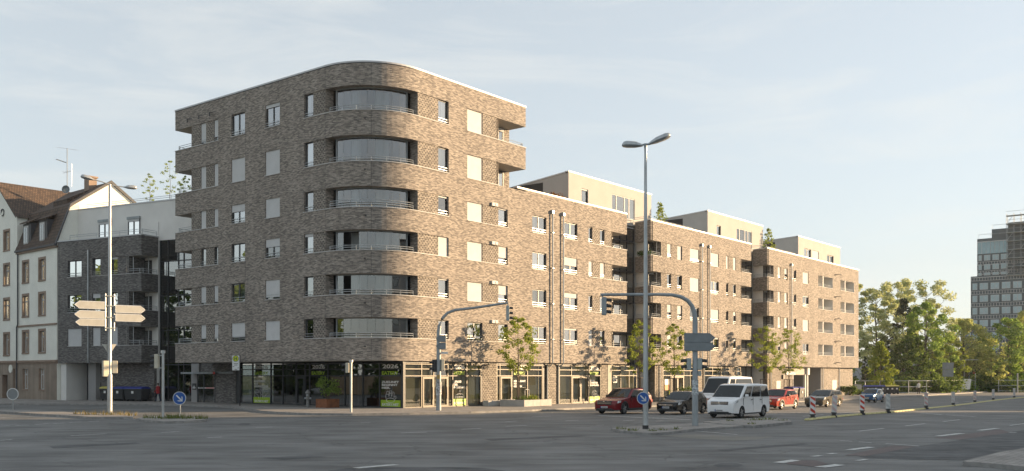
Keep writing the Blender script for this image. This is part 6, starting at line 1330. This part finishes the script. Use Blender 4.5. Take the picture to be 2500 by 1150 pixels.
m = MB(); m.box(Ls*.88, Ls*.985, -.04, -.02, 1.0, 1.75); m.build('timetable', M['sign_white'], SHL); m = MB(); m.box(.4*Ls, .8*Ls, .1, .5, .42, .47); m.build('bench', M['anthracite'], SHL)
pi_ = bl(3.4, 25.75, 1.2)
m = MB(); m.box(0, .55, -.02, .02, 0, .55); o_ = m.build('info_sign', M['anthracite'], None); o_.location = bl(3.42, 26.2, 1.2); o_.rotation_euler[2] = RZ-math.pi/2; tag(o_, 'small dark square notice on the grey pillar by the bus shelter', 'sign'); m = MB(); m.box(.08, .18, -.025, -.02, .1, .25); m.box(.23, .33, -.025, -.02, .1, .35); m.box(.38, .48, -.025, -.02, .1, .25); s2 = m.build('pictogram', M['sign_white'], o_)
# ---------------------------------------------------------------- planters, bollard, bench, bike hoop
M['corten'] = mat('rusted corten steel', (.20,.075,.03), .8, var=.3, vscale=3)
cpt = bl(1.05, 5.6, off=.13); CP = thing('corten_planter', tuple(cpt), RZ, 'rusty square steel planter in front of the dark shop glass', 'planter')
m = MB(); s_ = 1.18/2
for a in ((-s_,s_,-s_,-s_+.03), (-s_,s_,s_-.03,s_), (-s_,-s_+.03,-s_+.03,s_-.03), (s_-.03,s_,-s_+.03,s_-.03)): m.box(*a, 0, .62)
m.build('box', M['corten'], CP); m = MB(); m.box(-s_+.03, s_-.03, -s_+.03, s_-.03, .4, .55); m.build('soil', M['bark'], CP)
bush(0, 0, 1.5, 2.1, 'leaf_mid', 'leafy green shrub growing in the rusty steel planter', 350, 1000, .085, loc=cpt+Vector((0,0,.55)))
M['bin_hydrant'] = mat('weathered grey iron', (.17,.17,.165), .7, var=.4, vscale=9)
hp = bl(.35, 6.95, off=.13); HYD = thing('hydrant', tuple(hp), 0, 'weathered grey hydrant standing left of the rusty planter', 'hydrant')
m = MB(); m.lathe([(.14,0),(.16,.08),(.11,.14),(.10,.55),(.15,.6),(.16,.72),(.13,.78),(.14,1.0),(.19,1.04),(.17,1.12),(.10,1.22),(.05,1.28),(0,1.30)], 14); m.build('body', M['bin_hydrant'], HYD, smooth=40)
m = MB(); m.tube([(-.24,0,.66),(.24,0,.66)], .075, 10); m.tube([(0,-.22,.9),(0,0,.9)], .07, 10); m.build('outlet', M['steel_dark'], HYD)
pp = bl(12.7, -3.35, off=.13); PLN = thing('concrete_planter', tuple(pp), RZ, 'long pale concrete planter around the young maple', 'planter')
m = MB(); m.box(0, 3.5, 0, .12, 0, .50); m.box(0, 3.5, 2.28, 2.4, 0, .50); m.box(0, .12, .12, 2.28, 0, .50); m.box(3.38, 3.5, .12, 2.28, 0, .50); m.build('walls', M['concrete'], PLN); m = MB(); m.box(.12, 3.38, .12, 2.28, .2, .44); m.build('soil', M['bark'], PLN)
m = MB()
for x in (1.1, 2.05): m.box(x-.006, x+.006, -.003, .02, .01, .505)
m.build('joint', M['dark'], PLN)
bush(0, 0, 1.5, .35, 'leaf_bright', 'low bright ground cover at the front of the concrete planter', 351, 500, .06, name='ground_cover', loc=bl(14.9, -2.4, off=.55)); bush(0, 0, 1.2, .3, 'leaf_dark', 'low dark ground cover at the left of the concrete planter', 352, 300, .06, name='ground_cover', loc=bl(13.5, -2.4, off=.55))
m = MB(); m.box(0, 1.9, 0, .55, 0, .42); o_ = m.build('stone_bench', M['concrete'], None, bevel=.02); o_.location = bl(11.7, -.62, off=.13); o_.rotation_euler[2] = RZ; tag(o_, 'low pale stone block seat left of the concrete planter', 'bench')
hoop = MB(); hoop.tube([(-.28,0,0),(-.28,0,1.15),(-.2,0,1.26),(.2,0,1.26),(.28,0,1.15),(.28,0,0)], .032, 8); ho = hoop.build('bicycle_hoop', M['sill'], None); ho.location = bl(16.9, -.35, off=.13); ho.rotation_euler[2] = RZ; tag(ho, 'pale steel bicycle hoop behind the concrete planter', 'bicycle stand')
pl2 = bl(40.1, -2.8, off=.13); P2 = thing('concrete_planter', tuple(pl2), RZ, 'pale concrete planter box behind the black hatchback', 'planter'); m = MB(); m.box(-1.4, 2.2, 0, 1.6, 0, .9); m.build('walls', M['concrete'], P2); m = MB(); m.box(-1.3, 2.1, .1, 1.5, .86, .92); m.build('soil', M['bark'], P2)
bush(0, 0, 2.4, .5, 'leaf_dark', 'dark ground cover in the planter behind the black hatchback', 353, 500, .09, name='ground_cover', loc=bl(40.6, -2.0, off=1.0))
bk = bl(34.4, -3.6, off=.13); BK = thing('electric_scooter', tuple(bk), RZ+.6, 'parked pale scooter between the red SUV and the black hatchback', 'scooter')
m = MB(); m.tube([(.5,0,.12),(.42,0,1.1)], .03, 6); m.tube([(.42,-.25,1.12),(.42,.25,1.12)], .02, 6); m.build('handlebar', M['lime_sign'], BK); m = MB(); m.box(-.55, .48, -.09, .09, .12, .18); m.build('deck', M['sill'], BK)
for x in (-.55, .52): m = MB(); m.M = Matrix.Translation((x, 0, .11)); m.lathe([(.06,-.03),(.11,-.03),(.11,.03),(.06,.03)], 14, 0, 'y'); m.build('wheel', M['tyre'], BK)
# ---------------------------------------------------------------- refuse bins
M['bin'] = mat('dark grey bin plastic', (.035,.038,.042), .55, var=.1); M['lid_blue'] = mat('blue bin lid', (.015,.03,.22), .5, var=.1); M['lid_yellow'] = mat('yellow bin lid', (.48,.42,.10), .5, var=.1); M['bin_grey'] = mat('mid grey bin plastic', (.10,.11,.11), .55, var=.1)
def big_bin(loc, rz, lid, label, group, w=1.32, d=1.05, h=1.12):
    r = thing('refuse_bin', tuple(loc), rz, label, 'bin', group)
    m = MB(); m.hexa([(-w*.44,-d*.40,.16),(w*.44,-d*.40,.16),(w*.44,d*.40,.16),(-w*.44,d*.40,.16),(-w/2,-d/2,h),(w/2,-d/2,h),(w/2,d/2,h),(-w/2,d/2,h)]); m.box(-w/2-.04, w/2+.04, -d/2-.04, d/2+.04, h-.10, h); m.build('body', M['bin'], r)
    m = MB(); n = 6
    for i in range(n):
        a0, a1 = math.pi*i/n, math.pi*(i+1)/n; m.poly([(-w/2-.03, -math.cos(a0)*(d/2+.03), h+math.sin(a0)*.2), (w/2+.03, -math.cos(a0)*(d/2+.03), h+math.sin(a0)*.2), (w/2+.03, -math.cos(a1)*(d/2+.03), h+math.sin(a1)*.2), (-w/2-.03, -math.cos(a1)*(d/2+.03), h+math.sin(a1)*.2)])
    for x in (-w/2-.03, w/2+.03): m.poly([(x, -math.cos(math.pi*i/n)*(d/2+.03), h+math.sin(math.pi*i/n)*.2) for i in range(n+1)])
    m.build('lid', M[lid], r)
    for x in (-w*.36, w*.36):
        for y in (-d*.3, d*.3): m = MB(); m.M = Matrix.Translation((x, y, .09)); m.lathe([(0,-.03),(.09,-.03),(.09,.03),(0,.03)], 12, 0, 'y'); m.build('wheel', M['tyre'], r)
    m = MB(); m.box(-.12, .12, -d/2-.012, -d/2+.03, .70, .92); m.build('sticker', M['letter_white'], r); return r
az = math.atan2(-d4.y, -d4.x); G2 = 'refuse bins against the dark brick house'
bpos = lambda s, y: K4-d4*(-s)+n4*y
def kb(s, y): p = K4+d4*s+n4*y; p.z = slope(p)+.13; return p
big_bin(kb(4.85, .75), az, 'lid_yellow', 'yellow lidded bin, leftmost of the three against the dark brick house', G2); big_bin(kb(3.25, .75), az, 'lid_blue', 'blue lidded bin in the middle, partly behind the lamp pole', G2); big_bin(kb(1.2, .6), az, 'lid_blue', 'blue lidded bin at the right end of the row against the dark brick house', G2, w=2.2)
G3 = 'refuse bins in front of the carport'
big_bin(bl(65.0, -2.6, off=.13), RZ, 'lid_blue', 'large blue lidded bin in front of the carport', G3, w=1.5, d=1.2, h=1.3); big_bin(bl(67.6, -2.4, off=.13), RZ, 'lid_blue', 'second blue lidded bin right of the large one at the carport', G3, w=1.4, d=1.1, h=1.25)
G4 = 'row of bins beyond the far wing'
for i, (px_, lid, lb_) in enumerate(((2118,'lid_blue','blue lidded bin nearest the brick wing, behind the blue car'), (2137,'lid_blue','blue lidded bin above the blue car roof'), (2154,'lid_blue','narrow blue lidded bin next to the first yellow lid'), (2166,'lid_yellow','yellow lidded bin, first of the three'), (2177,'lid_yellow','yellow lidded bin, middle of the three'), (2188,'lid_yellow','yellow lidded bin at the right end of the row'))):
    p = at(px_, 143.5+i*.5); p.z += .13; big_bin(p, R(-8), lid, lb_, G4, w=1.15 if i < 2 else .68, d=.8, h=1.15)
p = at(2094, 141); p.z += .1; m = MB(); m.box(-.45, .45, -.3, .3, 0, 1.45); m.box(-.48, .48, -.33, .33, 1.45, 1.52); o_ = m.build('cabinet', M['concrete'], None, bevel=.02); o_.location = p; tag(o_, 'grey utility cabinet between the far wing and the bins', 'cabinet')
# ---------------------------------------------------------------- lane divider and delineators
yk = [(1969,1026.5), (2035,1019), (2105,1012.5), (2168,1008), (2261,998.5), (2327,991.5), (2380,984.5), (2425,978.5), (2476,973), (2540,967)]
kp = [gp(x, y, 0) for x, y in yk]
def along(d):
    for a, b_ in zip(kp, kp[1:]):
        l = (b_-a).length
        if d <= l: return a.lerp(b_, d/l), (b_-a).normalized()
        d -= l
    return kp[-1], (kp[-1]-kp[-2]).normalized()
tot = sum((b_-a).length for a, b_ in zip(kp, kp[1:])); nU = int(tot/.98); unit = None
for i in range(nU):
    p, d_ = along(i*.98+.45); p = p.copy(); p.z = slope(p)+.004; rz_ = math.atan2(d_.y, d_.x)
    if unit is None:
        m = MB(); m.hexa([(-.45,-.16,0),(.45,-.16,0),(.45,.16,0),(-.45,.16,0),(-.42,-.09,.10),(.42,-.09,.10),(.42,.09,.10),(-.42,.09,.10)]); unit = m.build('kerb_unit', M['yellow_rubber'], None, bevel=.01); tag(unit, 'faded yellow kerb unit in the long curved lane divider', 'kerb', 'yellow kerb units of the lane divider'); o_ = unit
    else: o_ = unit.copy(); COL.objects.link(o_)
    o_.location = p; o_.rotation_euler[2] = rz_
M['sign_worn'] = mat('worn pale board', (.50,.51,.50), .6, var=.2, vscale=5)
DL = [(1984,1024,'bright red and white striped beacon, leftmost on the yellow divider',1), (2035.5,1019,'faded leaning beacon with a trace of red, second on the divider',.3), (2105,1013,'bright red and white striped beacon before the blue car',1), (2168,1008.5,'pale worn beacon right of the blue car',0), (2261,999,'pale beacon with one faint red chevron',.45), (2327,991.5,'worn grey white striped beacon below the large sign back',.12), (2380,984,'pinkish weathered beacon near the hanging banner',.35), (2425,977.5,'grey striped beacon near the far bend',.1), (2476,972.5,'rightmost grey striped beacon on the divider',.1)]
for i, (x, y, lb_, red) in enumerate(DL):
    p = gp(x, y, .0); r = thing('delineator', tuple(p), R(4), lb_, 'beacon', 'striped beacons on the lane divider')
    if i == 1: r.rotation_euler[0] = R(-4); r.rotation_euler[1] = R(5)
    m = MB(); m.box(-.17, .17, -.09, .09, 0, .12); m.box(-.10, .10, -.06, .06, .12, .24); m.box(-.16, .16, -.05, .05, .24, .30); m.build('foot', M['trim'], r)
    m = MB(); m.box(-.155, .155, -.025, .025, .28, 1.32); bd = m.build('board', M['sign_white'] if red == 1 else M['sign_worn'], r, bevel=.01)
    nm = 'del_red_%d' % int(red*100)
    if nm not in M: M[nm] = mat('red stripe wear %d' % int(red*100), tuple(.5*(1-red)+c_*red for c_ in (.50,.05,.025)) if red > .05 else (.40,.41,.41), .5, var=.1)
    m = MB()
    for z0 in (.30, .66, 1.02):
        q_ = [(-.14, z0+.20), (.14, z0), (.14, z0+.17), (-.14, z0+.37)]
        q_ = [(x_, min(1.31, max(.285, z_))) for x_, z_ in q_]; m.poly([(x_, -.028, z_) for x_, z_ in q_])
    m.build('stripe', M[nm], bd)
# ---------------------------------------------------------------- fence, back of road sign, distant posts
M['mesh'] = None
def fence_mat():
    m = bpy.data.materials.new('wire mesh'); m.use_nodes = True; t = m.node_tree; p = t.nodes['Principled BSDF']; p.inputs['Base Color'].default_value = (.12,.13,.13,1); p.inputs['Metallic'].default_value = 0
    p.inputs['Alpha'].default_value = .03; return m
M['mesh'] = fence_mat()
FP_ = [(2088,150.0), (2112,150.5), (2148,151), (2182,151.5), (2218,151.5), (2262,153), (2310,160), (2350,166), (2378,170), (2394,173), (2438,167), (2484,167), (2530,167)]
for i, ((a, Ya), (b_, Yb)) in enumerate(zip(FP_, FP_[1:])):
    if i == 9 - 1 and False: continue
    A, B = at(a, Ya), at(b_, Yb); A.z += .1; B.z += .1; d_ = B-A; L_ = math.hypot(d_.x, d_.y); r = thing('fence_panel', tuple(A), math.atan2(d_.y, d_.x), 'wire mesh site fence panel, ' + ['beside the brick wing', 'above the blue lidded bins', 'behind the narrow bins', 'behind the yellow lidded bins', 'left of the person', 'right of the person', 'left of the large sign back', 'right of the large sign back', 'carrying the white banner', 'at the bend', 'right of the bend', 'at the right edge'][i], 'fence', 'site fence panels')
    m = MB(); 
    for x in (0, L_): m.tube([(x,0,0),(x,0,2.0)], .06, 6)
    for z in (.15, 1.05, 1.98): m.tube([(0,0,z),(L_,0,z)], .045, 6)
    m.build('frame', M['steel'], r)
    m = MB(); m.box(0, L_, -.006, .006, .15, 1.98); m.build('mesh_infill', M['mesh'], r)
def post_sign(name, px_, Y_, label, cat, hpole, boards, r0=.09):
    p = at(px_, Y_); p.z += .1; r = thing(name, tuple(p), 0, label, cat); m = MB(); m.tube([(0,0,-.1),(0,0,hpole)], r0, 8); m.build('post', M['steel_dark'], r)
    for x0, x1, z0, z1, mn in boards: m = MB(); m.hexa([(x0,-.12,z0),(x1-.15*(z1-z0)*.6,-.12,z0),(x1-.15*(z1-z0)*.6,-.08,z0),(x0,-.08,z0),(x0,-.12,z1),(x1,-.12,z1),(x1,-.08,z1),(x0,-.08,z1)]); m.build('board', M[mn], r)
    return r
post_sign('road_sign', 2307, 158, 'large two part road sign seen from behind beside the fence', 'road sign', 4.9, ((-.45,1.4,2.6,3.75,'sign_backdark'), (-.45,1.4,3.78,4.9,'sign_backdark')))
post_sign('signal_post', 2381, 168, 'thin dark post at the bend of the road', 'post', 3.2, (), .06); post_sign('signal_post', 2366, 176, 'grey post with a small red white sign at the bend', 'post', 4.0, ((.6,1.1,3.1,3.6,'sign_red'),), .12)
post_sign('street_pole', 2484, 164, 'grey steel post standing before the fence at the right edge', 'post', 3.2, (), .12); post_sign('lamp_frame', 2354, 172, 'pale light metal frame standing behind the banner', 'post', 5.6, ((0,2.6,5.5,5.62,'sign_worn'),), .06)
p = at(2358, 164.5); p.z += .55; m = MB(); m.hexa([(-.9,0,0),(.7,0,0),(.7,.03,0),(-.9,.03,0),(-.65,0,1.75),(.95,0,1.75),(.95,.03,1.75),(-.65,.03,1.75)]); o_ = m.build('banner', M['sign_white'], None); o_.location = p; tag(o_, 'slanted white banner with faint grey print hanging on the fence', 'banner')
m = MB()
for i in range(4): m.box(-.45+.05*i, .25+.1*i, -.01, -.002, .3+i*.35, .42+i*.35)
m.build('print', M['sign_back'], o_)
p = at(2316, 157); p.z += .2; m = MB(); m.box(-.3, .3, 0, .04, 0, 1.35); o_ = m.build('notice_board', M['sign_worn'], None); o_.location = p; tag(o_, 'narrow white notice leaning on the fence by the large sign post', 'sign')
p = at(2388, 171.5); p.z += .15; m = MB(); m.box(-.25, .25, 0, .04, 0, 2.1); o_ = m.build('notice_board', M['sign_white'], None); o_.location = p; tag(o_, 'tall narrow white panel standing at the bend', 'sign')
# ---------------------------------------------------------------- roof antenna and dish on the old house
ap = H0+dh*9.27+nh*5.2; an = thing('antenna', (ap.x, ap.y, 20.0), 0, 'tall thin television antenna mast with a satellite dish on the old roof', 'antenna')
k_ = ap.y/F; zA = lambda y: HC+(HY-y)*k_-20.0
m = MB(); m.tube([(0,0,0), (0,0,zA(362))], .035, 6); m.build('mast', M['steel_dark'], an)
m = MB(); m.tube([(-1.1,0,zA(389)), (-.1,0,zA(397))], .05, 5); m.tube([(-.9,-.5,zA(362)),(.9,.5,zA(364))], .012, 4)
for t in range(6): m.tube([(-1.1+t*.18,-.35,zA(390+t*1.2)),(-1.1+t*.18,.35,zA(390+t*1.2))], .01, 4)
for t in range(4): m.tube([(-.35+t*.22,-.3,zA(420-t)),(-.35+t*.22,.3,zA(420-t))], .012, 4)
m.tube([(-.4,0,zA(423)),(.4,0,zA(418))], .015, 4); m.tube([(.45,0,zA(455)),(.47,0,zA(400))], .03, 5); m.build('elements', M['steel'], an)
m = MB(); m.M = Matrix.Translation((-.08,-.15,zA(463))); m.lathe([(0,.16),(.2,.13),(.36,.05),(.42,0),(.36,.07),(.2,.15),(0,.18)], 18, 0, 'y'); m.tube([(0,.12,-.4),(.0,-.45,-.12)], .02, 5); m.build('dish', M['sign_backdark'], an)
# ================================================================ people
M['skin'] = mat('skin', (.45,.29,.21), .6, var=.04); M['coat_red'] = mat('red quilted coat', (.34,.02,.025), .8, var=.15, vscale=8); M['jeans'] = mat('dark blue trousers', (.03,.04,.075), .85, var=.15, vscale=8); M['black_cloth'] = mat('black cloth', (.02,.02,.022), .85, var=.15, vscale=8); M['white_cloth'] = mat('white shirt cloth', (.58,.58,.57), .85, var=.08, vscale=8); M['hair'] = mat('dark hair', (.025,.018,.014), .7, var=.2)
def skin_mesh(name, verts, edges, radii, mats, parent, root_i=0, assign=None):
    me = bpy.data.meshes.new(name); bm = bmesh.new(); ly = bm.verts.layers.skin.verify(); vs = [bm.verts.new(v) for v in verts]
    for i, v in enumerate(vs): r_ = radii[i]; v[ly].radius = r_ if isinstance(r_, tuple) else (r_, r_); v[ly].use_root = (i == root_i)
    for a, b in edges: bm.edges.new((vs[a], vs[b]))
    bm.to_mesh(me); bm.free(); ob = bpy.data.objects.new(name, me); COL.objects.link(ob); ob.modifiers.new('skin', 'SKIN')
    sb = ob.modifiers.new('sub', 'SUBSURF'); sb.levels = 2; sb.render_levels = 2
    dg = bpy.context.evaluated_depsgraph_get(); dg.update(); nm = bpy.data.meshes.new_from_object(ob.evaluated_get(dg)); bpy.data.objects.remove(ob); nm.name = name
    nm.materials.clear()
    for m_ in mats: nm.materials.append(m_)
    if assign:
        for p_ in nm.polygons: p_.material_index = assign(p_.center)
    nm.polygons.foreach_set('use_smooth', [True]*len(nm.polygons)); o = bpy.data.objects.new(name, nm); COL.objects.link(o); o.parent = parent; return o
def person(loc, rz, label, s, top, legs, arm=((.05,.28),(.05,.28)), stride=.18, coat_len=.78, bag=False, coat=True):
    r = thing('person', tuple(loc), rz, label, 'person'); r.scale = (s,)*3      # built 1.75 m tall, facing +x
    st = stride
    V_ = [(0,0,.95),(0,0,1.12),(0.01,0,1.32),(.01,0,1.46),(.03,0,1.54),(.04,0,1.66),(.035,0,1.73)]; Rr = [(.13,.16),(.12,.145),(.12,.165),(.07,.09),(.055,.055),(.085,.075),(.06,.055)]; E_ = [(i, i+1) for i in range(6)]
    for sg, sx in ((1, st), (-1, -st)):
        b = len(V_); V_ += [(0,sg*.09,.90),(sx*.55+.03,sg*.095,.50),(sx,sg*.095,.09),(sx+.09,sg*.10,.045),(sx+.17,sg*.105,.035)]; Rr += [.09,.062,.045,.04,.03]; E_ += [(0,b),(b,b+1),(b+1,b+2),(b+2,b+3),(b+3,b+4)]
    for sg, (ex, hx) in ((1, arm[0]), (-1, arm[1])):
        b = len(V_); V_ += [(0,sg*.19,1.40),(ex-.05,sg*.24,1.14),(hx-.05,sg*.22,.90),(hx-.01,sg*.215,.83)]; Rr += [.06,.047,.033,.036]; E_ += [(2,b),(b,b+1),(b+1,b+2),(b+2,b+3)]
        h_ = b+3
        for k in range(4):
            c = len(V_); x0 = hx-.035+k*.018; V_ += [(x0,sg*.215,.79),(x0+.008,sg*.205,.745+.006*abs(k-1.4))]; Rr += [.010,.008]; E_ += [(h_,c),(c,c+1)]
        c = len(V_); V_ += [(hx+.03,sg*.20,.82),(hx+.045,sg*.195,.785)]; Rr += [.011,.009]; E_ += [(h_,c),(c,c+1)]
    def asg(c):
        if c.z > 1.49 or (abs(c.y) > .16 and c.z < .87 and c.z > .7): return 0
        if c.z > .88: return 1
        if c.z > .085: return 2
        return 3
    body = skin_mesh('body', V_, E_, Rr, [M['skin'], M[top], M[legs], M['trim']], r, 0, asg)
    m = MB(); m.M = Matrix.Translation((.035,0,1.655))
    n = 12
    for i in range(5):
        for k in range(n):
            q_ = []
            for ii, kk in ((i,k),(i+1,k),(i+1,k+1),(i,k+1)):
                ph, th = math.pi*.62*ii/5, 2*math.pi*kk/n; q_.append((.108*math.sin(ph)*math.cos(th)-.018, .098*math.sin(ph)*math.sin(th), .118*math.cos(ph)-(.03 if math.cos(th) < .2 else -.01)*ii/5))
            m.poly(q_)
    m.build('hair', M['hair'], r, smooth=60)
    m = MB(); m.box(.125,.15,-.012,.012,1.635,1.67); m.build('nose', M['skin'], body)
    m = MB()
    for y in (-.033,.033): m.box(.118,.126,y-.012,y+.012,1.675,1.687)
    m.build('eyes', M['ink'], body); m = MB(); m.box(.116,.124,-.025,.025,1.598,1.606); m.build('mouth', mat('lips', (.30,.12,.10), .6), body)
    if coat:
        m = MB(); rings = [(1.47,.085,.11),(1.40,.13,.19),(1.28,.15,.205),(1.05,.155,.20),(.90,.165,.215),(coat_len,.175,.22)]
        for (z0,a0,b0), (z1,a1,b1) in zip(rings, rings[1:]):
            for k in range(16):
                t0, t1 = 2*math.pi*k/16, 2*math.pi*(k+1)/16; m.poly([(a0*math.cos(t0),b0*math.sin(t0),z0),(a1*math.cos(t0),b1*math.sin(t0),z1),(a1*math.cos(t1),b1*math.sin(t1),z1),(a0*math.cos(t1),b0*math.sin(t1),z0)])
        m.build('coat', M[top], r, smooth=60)
    if bag:
        b = thing('shopping_bag', tuple(Vector(loc)+Vector((-.28,-.12,.42))), rz, 'dark bag carried by the person in the red coat', 'bag'); m = MB(); m.hexa([(-.16,-.06,0),(.16,-.06,0),(.16,.06,0),(-.16,.06,0),(-.2,-.07,.36),(.2,-.07,.36),(.2,.07,.36),(-.2,.07,.36)]); m.build('body', M['black_cloth'], b, bevel=.02); m = MB(); m.tube([(-.1,0,.36),(-.06,0,.5),(.06,0,.5),(.1,0,.36)], .012, 5); m.build('handle', M['black_cloth'], b)
    return r
pr = gp(386, 981, .13); person(pr, R(160), 'person in a red coat and dark trousers walking left along the pavement', .94, 'coat_red', 'jeans', bag=True)
pq = gp(2243, 962, .13); person(pq, R(100), 'distant person in a white top and black trousers standing by the fence', 1.08, 'white_cloth', 'black_cloth', stride=.08, coat=False)
# trees mirrored in the left-hand glass; two low dense ones added to darken reflections
for i, (x, y, h_, w_, lb_) in enumerate(((-68,36,9,13,'southernmost garden tree behind the tan wall'), (-68,47,11,13,'second garden tree behind the tan wall'), (-69,58,10,13,'third garden tree behind the tan wall'), (-68,69,12,13,'garden tree at the end of the tan wall'), (-66,77,8,8,'low tree added past the tan wall to darken reflections'), (-66,84,8,8,'second low tree added past the tan wall to darken reflections'), (-78,76,19,13,'tall tree behind the low dense trees'), (-79,90,20,14,'tallest tree opposite the dark brick house'))):
    tree('garden_tree', (x, y, 0), h_, w_, 'leaf_dark', lb_, 500+i, trunk_h=.1, r0=.25, n=2600, ls=.5, clumps=36, spread=.36, low=.06)
# ================================================================ air
def haze(density):
    m = bpy.data.materials.new('pale haze'); m.use_nodes = True; t = m.node_tree; t.nodes.clear(); o = t.nodes.new('ShaderNodeOutputMaterial'); v = t.nodes.new('ShaderNodeVolumePrincipled')
    v.inputs['Color'].default_value = (.92, .94, .96, 1); v.inputs['Density'].default_value = density; v.inputs['Anisotropy'].default_value = .25; t.links.new(v.outputs[0], o.inputs['Volume'])
    b = MB(); b.box(-420, 420, -120, 460, -3, 52); h = b.build('haze', m); tag(h, 'thin pale summer haze in the air', kind='stuff'); h.display_type = 'WIRE'; return h
haze(HAZE)
